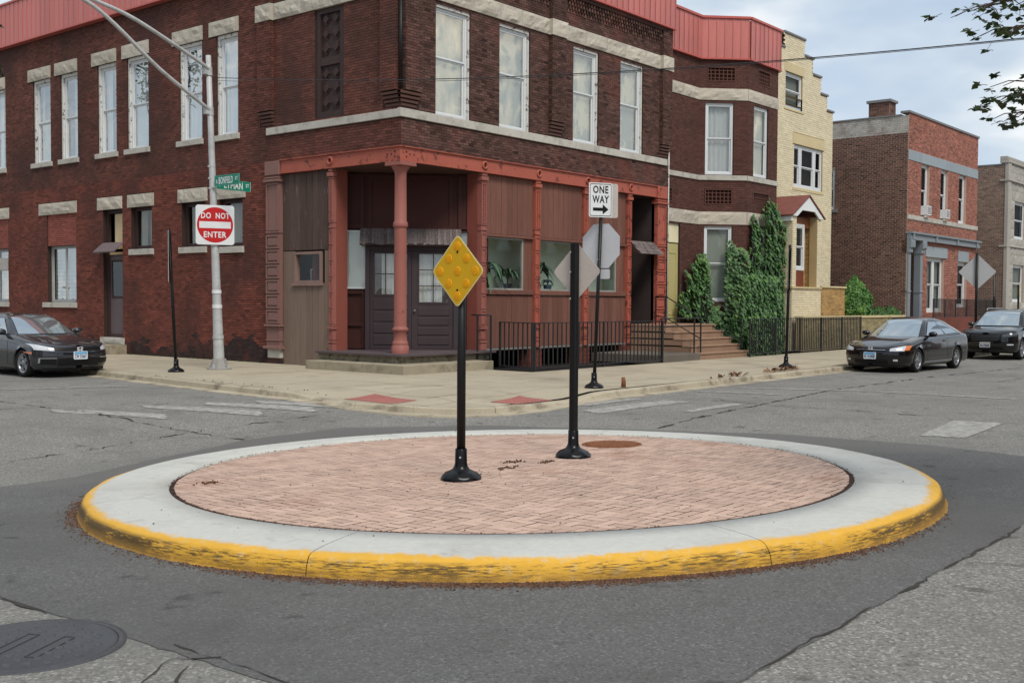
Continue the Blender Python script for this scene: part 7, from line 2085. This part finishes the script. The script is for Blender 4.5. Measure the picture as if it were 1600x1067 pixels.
    def emblem(self, z, sc=1.0):
        x = self.xf(0, z) - 0.022
        F = Fr((x, 0, z), (0, -1, 0), (-1, 0, 0))
        mb = MB(); outl = [(-0.06, 0.045), (0.06, 0.045), (0.05, -0.05), (-0.05, -0.05)]
        outl = rpoly(outl, 0.015)
        A = [F.p(u * sc, 0.0, v * sc) for u, v in outl + outl[:1]]; B_ = [F.p(u * sc * .82, 0.004, v * sc * .82) for u, v in outl + outl[:1]]; mb.grid([A, B_], False)
        for q in ([(-0.042, 0.034), (-0.022, 0.034), (-0.018, -0.036), (-0.034, -0.036)], [(0.042, 0.034), (0.022, 0.034), (0.018, -0.036), (0.034, -0.036)], [(-0.021, 0.004), (0.021, 0.004), (0.021, -0.012), (-0.021, -0.012)]):
            mb.poly_prism(F, [(u * sc, v * sc) for u, v in q], 0.0, 0.006)
        mb.build("emblem", mat("bright_emblem", s(210, 212, 216), 0.3, metal=0.2), self.root)
    def interior(self):
        xa, xb, xc, xd = self.P["green"]
        return
G_CARX = None
M_GLASSO = None
def car_glass_opaque():
    m, t, p = _new("tinted_car_glass")
    N, L = t.nodes.new, t.links.new
    p.inputs["Base Color"].default_value = (0.44, 0.49, 0.52, 1); p.inputs["Roughness"].default_value = 0.03
    p.inputs["Metallic"].default_value = 0.8
    return m
G_CARX = car_glass_opaque()

# ---- grey sedan, side street
civ = thing("parked_car", "dark grey metallic four door sedan parked nose on beside the side wall", "car", (-5.44, 5.08, -0.118), rotz=math.pi / 2 + 0.02, group="parked cars")
P = dict(len=4.64, width=1.80, top=[(0, 0.70), (0.25, 0.755), (0.7, 0.83), (1.2, 0.91), (1.6, 0.955), (2.2, 0.96), (3.2, 0.985), (4.0, 1.02), (4.45, 1.04), (4.64, 1.0)], roof=[(1.25, 0.90), (1.7, 1.13), (2.15, 1.33), (2.5, 1.40), (3.0, 1.415), (3.5, 1.36), (4.0, 1.19), (4.35, 1.04)],
         green=(1.28, 2.2, 3.3, 4.33), roofz=1.415, roofw=0.56, nose=0.62, tail=0.35, wheels=(0.91, 3.61), arch=0.355, tyre=0.318, sill=0.20, rake=[(0.15, 0.10), (0.3, 0.03), (0.5, 0.0), (0.66, 0.03), (0.75, 0.10), (0.9, 0.2)], panes=[(0.0, 0.47), (0.5, 0.98)], paint=M_GREY_P, pow=2.5)
c = Car(civ, P); c.body(M_GREY_P); c.greenhouse(M_GREY_P); c.wheels_(5, True); c.seam(1.55, 0.3, 0.9); c.seam(2.62, 0.3, 0.92); c.seam(3.5, 0.62, 0.92); c.handle(2.45, 0.80); c.handle(3.4, 0.82); c.mirror(1.72, 0.93)
c.npatch("grille", M_TRIMB, -0.62, 0.62, lambda y: 0.585 - 0.03 * abs(y), lambda y: 0.675 + 0.02 * abs(y))
c.npatch("chrome_bar", M_GREY_P, -0.66, 0.66, lambda y: 0.545 - 0.05 * max(0, 0.5 - abs(y)) * 0 + 0.035 * abs(y) * (abs(y) > .3), lambda y: 0.585 + 0.03 * abs(y), off=0.02)
c.npatch("lower_grille", M_TRIMB, -0.50, 0.50, 0.27, lambda y: 0.455 - 0.04 * abs(y))
for sd in (-1, 1):
    a, b = sorted((sd * 0.56, sd * 0.865))
    c.npatch("headlight", M_LAMP, a, b, lambda y: 0.60 + 0.03 * (abs(y) - .56) / .3, lambda y: 0.665 + 0.10 * (abs(y) - .56) / .3, off=0.014)
    a, b = sorted((sd * 0.52, sd * 0.82))
    c.npatch("fog_intake", M_TRIMB, a, b, lambda y: 0.30 + 0.05 * (abs(y) - .52), lambda y: 0.43, off=0.012)
    c.npatch("intake_trim", M_CHROME, a, b, lambda y: 0.432, lambda y: 0.448, off=0.018, nz_=1)
    a, b = sorted((sd * 0.80, sd * 0.825)); c.npatch("intake_trim", M_CHROME, a, b, 0.33, 0.432, off=0.018, ny=2)
    a, b = sorted((sd * 0.885, sd * 0.897)); c.npatch("side_marker", M_AMBERL, a, b, 0.54, 0.58, off=0.014, ny=3)
    a, b = sorted((sd * 0.45, sd * 0.88)); c.npatch("tail_light", M_REDL, a, b, 0.78, 0.92, rear=True)
civ.scale = (1.03, 1.03, 1.03)
c.npatch("front_lip", M_TRIMB, -0.85, 0.85, 0.165, 0.215, off=0.014)
c.emblem(0.632, 1.25); c.plate("CW 55667", 0.50)

# ---- black coupe, right street
acc = thing("parked_car", "glossy black two door coupe parked at the right kerb with amber cornered headlights", "car", (9.72, -7.80, -0.118), rotz=-0.05, group="parked cars")
P = dict(len=4.78, width=1.81, top=[(0, 0.665), (0.25, 0.73), (0.7, 0.82), (1.2, 0.90), (1.55, 0.945), (2.4, 0.955), (3.4, 0.985), (4.2, 1.0), (4.6, 0.985), (4.78, 0.93)], roof=[(1.25, 0.88), (1.75, 1.13), (2.2, 1.335), (2.6, 1.425), (3.0, 1.435), (3.5, 1.36), (4.0, 1.18), (4.4, 1.0)],
         green=(1.28, 2.3, 3.25, 4.38), roofz=1.435, roofw=0.55, nose=0.68, tail=0.35, wheels=(1.02, 3.74), arch=0.36, tyre=0.322, sill=0.20, rake=[(0.15, 0.09), (0.3, 0.03), (0.5, 0.0), (0.62, 0.03), (0.72, 0.10), (0.9, 0.2)], panes=[(0.0, 0.56), (0.59, 0.97)], paint=M_BLACK_P, pow=2.5)
c = Car(acc, P); c.body(M_BLACK_P); c.greenhouse(M_BLACK_P); c.wheels_(6, False); c.seam(1.62, 0.3, 0.9); c.seam(3.0, 0.3, 0.95); c.handle(2.82, 0.82); c.mirror(1.8, 0.93)
c.npatch("grille", M_TRIMB, -0.42, 0.42, lambda y: 0.575, lambda y: 0.645, off=0.012)
c.npatch("grille_bar", M_CHROME, -0.40, 0.40, 0.603, 0.613, off=0.02, nz_=1)
c.npatch("lower_grille", M_TRIMB, -0.45, 0.45, 0.24, 0.34)
for sd in (-1, 1):
    a, b = sorted((sd * 0.50, sd * 0.80))
    c.npatch("headlight", M_LAMP, a, b, lambda y: 0.575 + 0.02 * (abs(y) - .5), lambda y: 0.645 + 0.26 * (abs(y) - .5), off=0.014)
    a, b = sorted((sd * 0.80, sd * 0.872))
    c.npatch("turn_signal", M_AMBERL, a, b, lambda y: 0.60, lambda y: 0.723, off=0.014, ny=5)
    a, b = sorted((sd * 0.58, sd * 0.68)); c.npatch("fog_lamp", M_LAMP, a, b, 0.315, 0.365, off=0.014, ny=5)
    a, b = sorted((sd * 0.45, sd * 0.88)); c.npatch("tail_light", M_REDL, a, b, 0.72, 0.88, rear=True)
c.npatch("front_lip", M_TRIMB, -0.85, 0.85, 0.16, 0.205, off=0.014)
c.emblem(0.635, 1.1); c.plate("N 41808", 0.455)
mb = MB()
for sd in (-1, 1): mb.box(FW, 1.42, 3.36, sd * (c.Wd * 0.985) - 0.008, sd * (c.Wd * 0.985) + 0.008, 0.262, 0.276)
mb.build("sill_trim", M_CHROME, acc)

# ---- dark suv behind it
suv = thing("parked_car", "black suv with wide slatted grille parked behind the coupe, right edge of view", "car", (19.15, -7.95, -0.118), rotz=-0.03, group="parked cars")
P = dict(len=4.48, width=1.85, top=[(0, 0.88), (0.25, 0.97), (0.7, 1.03), (1.1, 1.08), (1.5, 1.10), (2.4, 1.10), (3.4, 1.12), (4.1, 1.14), (4.48, 1.10)], roof=[(0.95, 1.05), (1.3, 1.26), (1.7, 1.50), (2.05, 1.61), (2.7, 1.65), (3.5, 1.62), (4.0, 1.52), (4.45, 1.12)],
         green=(0.98, 1.85, 3.8, 4.44), roofz=1.65, roofw=0.63, nose=0.55, tail=0.30, wheels=(0.92, 3.59), arch=0.40, tyre=0.362, sill=0.27, rake=[(0.2, 0.12), (0.4, 0.02), (0.6, 0.0), (0.8, 0.02), (0.95, 0.09), (1.1, 0.2)], panes=[(0.0, 0.34), (0.37, 0.70), (0.73, 0.98)], paint=M_BLACK_P2, pow=2.9, shoulder=0.12)
c = Car(suv, P); c.body(M_BLACK_P2); c.greenhouse(M_BLACK_P2); c.wheels_(5, True); c.seam(1.5, 0.4, 1.0); c.seam(2.55, 0.4, 1.02); c.handle(2.4, 0.93); c.handle(3.3, 0.95); c.mirror(1.5, 1.07)
c.npatch("grille", M_TRIMB, -0.50, 0.50, lambda y: 0.60 + 0.10 * abs(y), lambda y: 0.835, off=0.014)
for k in range(4): c.npatch("grille_bar", mat("grey_grille_bar", s(92, 94, 98), 0.35, metal=0.5), -0.47 + 0.02 * k, 0.47 - 0.02 * k, 0.79 - k * 0.052, 0.805 - k * 0.052, off=0.026, nz_=1)
c.npatch("lower_grille", M_TRIMB, -0.55, 0.55, 0.33, 0.44)
for sd in (-1, 1):
    a, b = sorted((sd * 0.52, sd * 0.895))
    c.npatch("headlight", M_LAMPD, a, b, lambda y: 0.755 + 0.07 * (abs(y) - .52), lambda y: 0.835 + 0.19 * (abs(y) - .52), off=0.015)
    a, b = sorted((sd * 0.66, sd * 0.83)); c.npatch("running_light", M_LAMP, a, b, 0.49, 0.53, off=0.016)
    a, b = sorted((sd * 0.5, sd * 0.9)); c.npatch("tail_light", M_REDL, a, b, 0.9, 1.05, rear=True)
c.plate("AL 72046", 0.50, m=mat("grey_plate", s(170, 172, 172), 0.5), blue=False)
for sd in (-1, 1):
    mb = MB(); mb.tube([(1.95, sd * 0.60, 1.62), (2.1, sd * 0.60, 1.69), (3.6, sd * 0.60, 1.68), (3.8, sd * 0.6, 1.6)], 0.02, 8); mb.build("roof_rail", M_RIM, suv)
# ------------------------------------------------------------------ plants
def leafmat(name, col, var=0.5):
    m, t, p = _new(name)
    N, L = t.nodes.new, t.links.new
    at = N("ShaderNodeAttribute"); at.attribute_name = "tone"
    r_ = N("ShaderNodeValToRGB"); e = r_.color_ramp.elements
    e[0].position = 0.0; e[0].color = (col[0] * 0.55, col[1] * 0.6, col[2] * 0.6, 1)
    e[1].position = 1.0; e[1].color = (col[0] * 2.1, col[1] * 1.65, col[2] * 1.2, 1)
    e.new(0.5).color = (*col, 1)
    L(at.outputs["Fac"], r_.inputs[0]); L(r_.outputs[0], p.inputs["Base Color"])
    p.inputs["Roughness"].default_value = 0.5
    tr = N("ShaderNodeBsdfTranslucent"); L(r_.outputs[0], tr.inputs[0])
    ms = N("ShaderNodeMixShader"); ms.inputs[0].default_value = 0.25
    o = [n for n in t.nodes if n.type == 'OUTPUT_MATERIAL'][0]
    L(p.outputs[0], ms.inputs[1]); L(tr.outputs[0], ms.inputs[2]); L(ms.outputs[0], o.inputs[0])
    return m
M_IVY = leafmat("ivy_leaf", s(72, 110, 62))
M_SHRUB = leafmat("shrub_leaf", s(84, 128, 66))
M_TREEL = leafmat("tree_leaf", s(52, 72, 40))
M_BARK = mat("grey_brown_bark", s(84, 72, 62), 0.9, var=0.25, bump=0.6, bscale=20)

def leaf(mb, p, n, down, sz, fold=0.25):
    """five-point ivy-like leaf: two bent halves"""
    n = n.normalized(); d = (down - n * down.dot(n)).normalized(); sd = n.cross(d)
    a = p; b = p + d * sz; l = p + d * sz * .45 + sd * sz * .48 + n * fold * sz * 0.5; r = p + d * sz * .45 - sd * sz * .48 + n * fold * sz * 0.5
    mb.add([a, l, b, r], [(0, 1, 2), (0, 2, 3)])

def ivy(name, label, patches, seed, stems=True):
    rg = random.Random(seed)
    t = thing(name, label, "ivy", patches[0][0].p(patches[0][1], 0, 0))
    base = Vector(t.location)
    mb = MB(); sm = MB()
    for F, u0, u1, topf_, botf, dens, thick in patches:
        N = Vector(F.N); zmax = max(topf_(u0 + (u1 - u0) * q / 20) for q in range(21)) + 0.1; zmin = min(botf(u0), botf(u1))
        n_ = int(dens * (u1 - u0) * (zmax - zmin))
        for k in range(n_):
            u = rg.uniform(u0, u1); zb = botf(u); z = rg.uniform(zmin, zmax)
            zt_ = topf_(u) + 0.16 * mnoise.noise(Vector((u * 5, seed, 2)))
            if z > zt_ or z < zb: continue
            clump = mnoise.noise(Vector((u * 2.6, z * 2.6, seed)))
            edge = min(1.0, (zt_ - z) / 0.35 + 0.25)
            d = 0.04 + thick * edge * (0.45 + 0.4 * clump + 0.2 * rg.random())
            if mnoise.noise(Vector((u * 5.5, z * 5.5, seed + 7))) < -0.42 and z > 1.4: continue
            p = Vector(F.p(u, d, z)) - base
            nn = N + Vector((rg.uniform(-.35, .35), rg.uniform(-.35, .35), rg.uniform(0.25, 0.9)))
            dn_ = Vector((rg.uniform(-.35, .35), rg.uniform(-.35, .35), -1)) + N * 0.35
            mb.curtone = min(1, max(0, 0.42 + 0.4 * clump + rg.gauss(0, 0.26) + 0.25 * (zt_ - z < 0.2)))
            leaf(mb, p, nn, dn_, rg.uniform(0.10, 0.18))
        for k in range(5):
            u = rg.uniform(u0 + 0.1, u1 - 0.1); pts = [Vector(F.p(u + 0.12 * math.sin(q * 1.3 + k), 0.02, q * topf_(u) / 7)) - base for q in range(7)]
            sm.tube(pts, [0.022 - 0.002 * q for q in range(7)], 5)
    sm.build("stem", M_BARK, t)
    mb.build("foliage", M_IVY, t, kind="stuff", recalc=False)
    return t
def lin(*pts):
    X = [p[0] for p in pts]; Y = [p[1] for p in pts]
    return lambda u: float(np.interp(u, X, Y))
z0f = lambda u: 0.12
ivy("climbing_ivy", "smaller ivy clump left of the bay's lower window, beside the khaki front door", [
    (FS1, 12.72, 14.3, lin((12.72, 1.6), (12.9, 2.0), (13.12, 2.2), (13.2, 2.75), (13.45, 2.7), (13.6, 3.05), (13.9, 3.1), (14.1, 3.4), (14.3, 3.4)), lambda u: 1.25, 330, 0.42),
    (FC1, 0.0, 0.50, lin((0, 3.25), (0.25, 3.45), (0.33, 3.2), (0.40, 2.2), (0.50, 1.5)), z0f, 330, 0.42), (FC1, 0.46, 0.95, lin((0.46, 1.65), (0.95, 1.5)), z0f, 260, 0.4)], 3)
ivy("climbing_ivy", "tall dense ivy mass over the right of the bay, spilling down to the black fence", [
    (FC1, 0.90, 1.72, lin((0.90, 3.1), (0.98, 3.65), (1.15, 3.9), (1.4, 3.65), (1.72, 3.5)), z0f, 340, 0.42),
    (FBF, 0.0, 0.76, lin((0, 3.5), (0.06, 4.5), (0.25, 4.75), (0.6, 4.5), (0.70, 3.6), (0.76, 3.3)), z0f, 340, 0.30),
    (FBF, 0.74, 2.36, lin((0.74, 3.4), (0.80, 4.8), (1.1, 5.1), (1.4, 5.45), (1.6, 5.3), (2.1, 5.0), (2.36, 4.6)), z0f, 340, 0.42), (FC2, 0.0, 0.6, lin((0, 4.6), (0.6, 3.5)), z0f, 280, 0.3),
    (Fr((12.95, -2.30, 0), (1, 0, 0), (0, -1, 0)), 0.1, 2.35, lin((0.1, 0.8), (0.4, 1.3), (1.2, 1.5), (1.9, 1.4), (2.35, 0.9)), lambda u: 0.05, 240, 0.25),
    (Fr((12.95, -1.75, 0), (1, 0, 0), (0, -1, 0)), 0.25, 3.5, lin((0.25, 1.1), (0.6, 2.2), (1.2, 2.7), (2.4, 2.7), (3.1, 2.6), (3.5, 2.0)), lambda u: 0.3, 240, 0.30)], 8)

def bush(name, label, loc, prof, n_, m, sz, cat="shrub", seed=1):
    rg = random.Random(seed)
    t = thing(name, label, cat, loc)
    mb = MB(); mb.tube([(0, 0, -0.1), (0, 0, prof[-1][1] * 0.7)], [0.06, 0.02], 6); mb.build("stem", M_BARK, t)
    mb = MB(); Z = [p[1] for p in prof]; Rr = [p[0] for p in prof]
    for k in range(n_):
        z = rg.uniform(Z[0], Z[-1]); r = float(np.interp(z, Z, Rr)); a = rg.random() * 2 * math.pi
        lump = mnoise.noise(Vector((math.cos(a) * 2.2, math.sin(a) * 2.2, z * 3.2 + seed)))
        rr = r * (0.80 + 0.22 * lump + 0.12 * rg.random())
        if rg.random() < 0.25: rr *= rg.uniform(0.5, 0.95)
        p = Vector((rr * math.cos(a), rr * math.sin(a), z)); nn = Vector((math.cos(a), math.sin(a), 0.5)) + Vector((rg.gauss(0, .5), rg.gauss(0, .5), rg.gauss(0, .4)))
        mb.curtone = min(1, max(0, 0.5 + 0.55 * lump + rg.gauss(0, .14)))
        leaf(mb, p, nn, Vector((rg.gauss(0, .6), rg.gauss(0, .6), rg.uniform(-.5, 1))), rg.uniform(sz * .7, sz * 1.3), 0.15)
    mb.build("foliage", m, t, kind="stuff", recalc=False)
    return t
bush("cone_shrub", "bright green cone shaped shrub above the garden wall beside the yellow house", (24.45, -1.3, 1.1), [(0.66, 0), (0.80, 0.3), (0.74, 0.7), (0.56, 1.1), (0.32, 1.42), (0.10, 1.62), (0.02, 1.7)], 8000, M_SHRUB, 0.09, seed=4)
for k, (x, r) in enumerate(((26.2, 0.45), (27.5, 0.5))):
    bush("low_shrub", ["low dark green shrub right of the cone shrub, above the coupe's roof", "low sprawling shrub against the red house's entry, behind the coupe"][k], (x, -1.6, 1.0), [(r, 0), (r * 1.1, 0.2), (r * .8, 0.4), (0.1, 0.55)], 1300, M_IVY, 0.09, seed=9 + k)
# small weeds at the foot of the side wall and kerb
mb = MB(); rg = random.Random(5)
for k in range(260):
    if rg.random() < 0.8: x, y, z = -0.05 - abs(rg.gauss(0, 0.05)), rg.uniform(5.2, 12), 0.0
    else:
        y = rg.uniform(-3.5, 3); x = -5.35 + 0.06 * (y + 3.5) + rg.gauss(0, .02); z = walk(x, y)
    mb.curtone = rg.random() * 0.6; leaf(mb, Vector((x, y, z)), Vector((rg.gauss(0, 1), rg.gauss(0, 1), .6)), Vector((rg.gauss(0, .6), rg.gauss(0, .6), 1)), rg.uniform(0.015, 0.035))
o = mb.build("weeds", M_IVY, kind="stuff", recalc=False); tag(o, "small weeds in the joints along the wall foot and kerb", "weeds")

# street trees whose branches hang into the view
def tree(label, loc, h, branches, crown, seed, lsz=0.10, per=26, limb=0.16):
    rg = random.Random(seed)
    t = thing("street_tree", label, "tree", loc); b0 = Vector(loc)
    mb = MB(); top = Vector((0, 0, h * 0.62))
    mb.tube([(0, 0, -0.15), (0.03, 0.02, h * .2), (0.0, 0.06, h * .42), tuple(top)], [limb * 1.35, limb, limb * .85, limb * .6], 12)
    mb.build("trunk", M_BARK, t)
    tw = MB(); lf = MB()
    def spray(p, dirv, n_, spread):
        for k in range(n_):
            q = p + Vector((rg.gauss(0, spread), rg.gauss(0, spread), rg.gauss(0, spread * .7)))
            stem = (dirv + Vector((rg.gauss(0, .6), rg.gauss(0, .6), rg.gauss(-.1, .4)))).normalized()
            tw.tube([q, q + stem * lsz * 1.4], [0.0025, 0.0015], 4, cap=False)
            lf.curtone = rg.random()
            for j in range(5):
                a = (j - 2) * 0.55
                dd = (stem * math.cos(a) + stem.cross(Vector((0, 0, 1))).normalized() * math.sin(a) + Vector((0, 0, -0.25))).normalized()
                leaf(lf, q + stem * lsz * (1.2 - 0.1 * abs(j - 2)), Vector((rg.gauss(0, .4), rg.gauss(0, .4), 1)), dd, lsz * rg.uniform(.8, 1.2), 0.1)
    for pts in branches:
        pts = [Vector(p) - b0 for p in pts]
        full = bez([top * 0.9] + pts, 8 * len(pts))
        n_ = len(full)
        tw.tube(full, [max(0.006, limb * .28 * (1 - k / n_) ** 1.4) for k in range(n_)], 6)
        for k in range(int(n_ * .45), n_):
            dirv = (full[min(k + 1, n_ - 1)] - full[k - 1]).normalized()
            side = dirv.cross(Vector((0, 0, 1))).normalized() * rg.choice((-1, 1))
            e = full[k] + (dirv * .25 + side * .35 + Vector((0, 0, -0.12))) * rg.uniform(0.3, 0.9)
            tw.tube([full[k], (full[k] + e) / 2 + Vector((0, 0, 0.03)), e], [0.006, 0.004, 0.003], 4, cap=False)
            spray(e, dirv, rg.randint(1, 2), 0.05)
            if k % 2: spray(full[k], dirv, 1, 0.04)
    for k in range(crown[3]):
        d = Vector((rg.gauss(0, 1), rg.gauss(0, 1), rg.gauss(0, 1))).normalized() * rg.uniform(.45, 1)
        p = Vector(crown[0]) - b0 + Vector((d.x * crown[1], d.y * crown[1], d.z * crown[2]))
        if k % 5 == 0:
            mid = (top + p) / 2 + Vector((0, 0, .2)); tw.tube([top * .95, mid, p], [limb * .3, 0.03, 0.008], 5, cap=False)
        spray(p, Vector((rg.gauss(0, 1), rg.gauss(0, 1), 0)).normalized(), 3, 0.3)
    tw.build("limb", M_BARK, t); lf.build("crown", M_TREEL, t, kind="stuff", recalc=False)
tree("street tree standing out of view, its leafy twigs hanging into the upper right corner", (-8.9, -19.6, 0.0), 8.5,
     [[(-9.97, -17.39, 4.13), (-9.66, -16.9, 4.04), (-9.35, -16.5, 4.15), (-9.12, -16.2, 4.19)],
      [(-9.97, -17.39, 4.0), (-9.64, -16.99, 3.88), (-9.32, -16.64, 3.93), (-9.05, -16.37, 4.0)],
      [(-9.97, -17.4, 3.68), (-9.62, -17.08, 3.56), (-9.29, -16.73, 3.46), (-9.08, -16.5, 3.54)],
      [(-9.97, -17.4, 3.5), (-9.62, -17.09, 3.27), (-9.29, -16.74, 3.26), (-9.05, -16.46, 3.29)],
      [(-9.97, -17.4, 3.59), (-9.64, -17.0, 3.43), (-9.32, -16.65, 3.39), (-9.1, -16.45, 3.43)]],
     ((-8.6, -19.2, 6.6), 2.2, 2.0, 220), 21, 0.062)
tree("street tree beside the side wall, showing only a twig at the left edge", (-3.7, 15.9, 0.0), 10.5,
     [[(-3.3, 15.6, 8.5), (-2.9, 15.4, 8.75), (-2.58, 15.28, 8.8)]], ((-3.7, 15.9, 10.3), 1.35, 1.5, 160), 33, 0.11)
# ------------------------------------------------------------------ unseen houses across both streets, added to darken reflections in glass and car paint
def plain_house(label, x0, x1, y0, y1, h, m, F, a, b):
    t = thing("unseen_house", label, "house", (0, 0, 0))
    mb = MB(); mb.box(FW, x0, x1, y0, y1, 0, h); mb.build("wall", m, t)
    mb = MB(); mb.box(FW, x0 - 0.15, x1 + 0.15, y0 - 0.15, y1 + 0.15, h + 0.001, h + 0.35); mb.build("roof", M_CAP, t)
    n_ = int((b - a) / 2.2)
    for i in range(n_):
        for z in (1.4, 4.8):
            u = a + (b - a) * (i + 0.5) / n_
            mb = MB(); mb.ring(F, u - 0.5, u + 0.5, z, z + 1.9, 0.09, 0.0, 0.05); w = mb.build("window", M_WFRAME, t)
            mb = MB(); mb.rect(F, u - 0.42, u + 0.42, z + 0.08, z + 1.82, 0.012); mb.build("pane", G_CARX, w, recalc=False)
for lab, x0, x1, h, m in (("dark red brick house opposite the right street's shop front", -2.0, 7.5, 8.5, M_BRICK_R), ("unseen brown brick house added for reflections, opposite the brown stone steps", 9.0, 18.0, 9.2, M_BRICK_D), ("unseen tan brick house added for reflections, opposite the parked black coupe", 19.0, 29.0, 8.8, M_BRICK_T), ("unseen red brick house added for reflections, opposite the grey stone flats", 31.0, 46.0, 9.0, M_BRICK_R)):
    plain_house(lab, x0, x1, -33.0, -24.0, h, m, Fr((0, -24.0, 0), (1, 0, 0), (0, 1, 0)), x0 + .5, x1 - .5)
for lab, y0, y1, h, m in (("unseen brown brick house added for reflections, across the left street from the side wall", -3.0, 7.0, 8.6, M_BRICK_D), ("unseen red brick house added for reflections, up the left street opposite the sedan", 9.0, 20.0, 9.0, M_BRICK_R)):
    plain_house(lab, -33.0, -23.0, y0, y1, h, m, Fr((-23.0, 0, 0), (0, 1, 0), (1, 0, 0)), y0 + .5, y1 - .5)
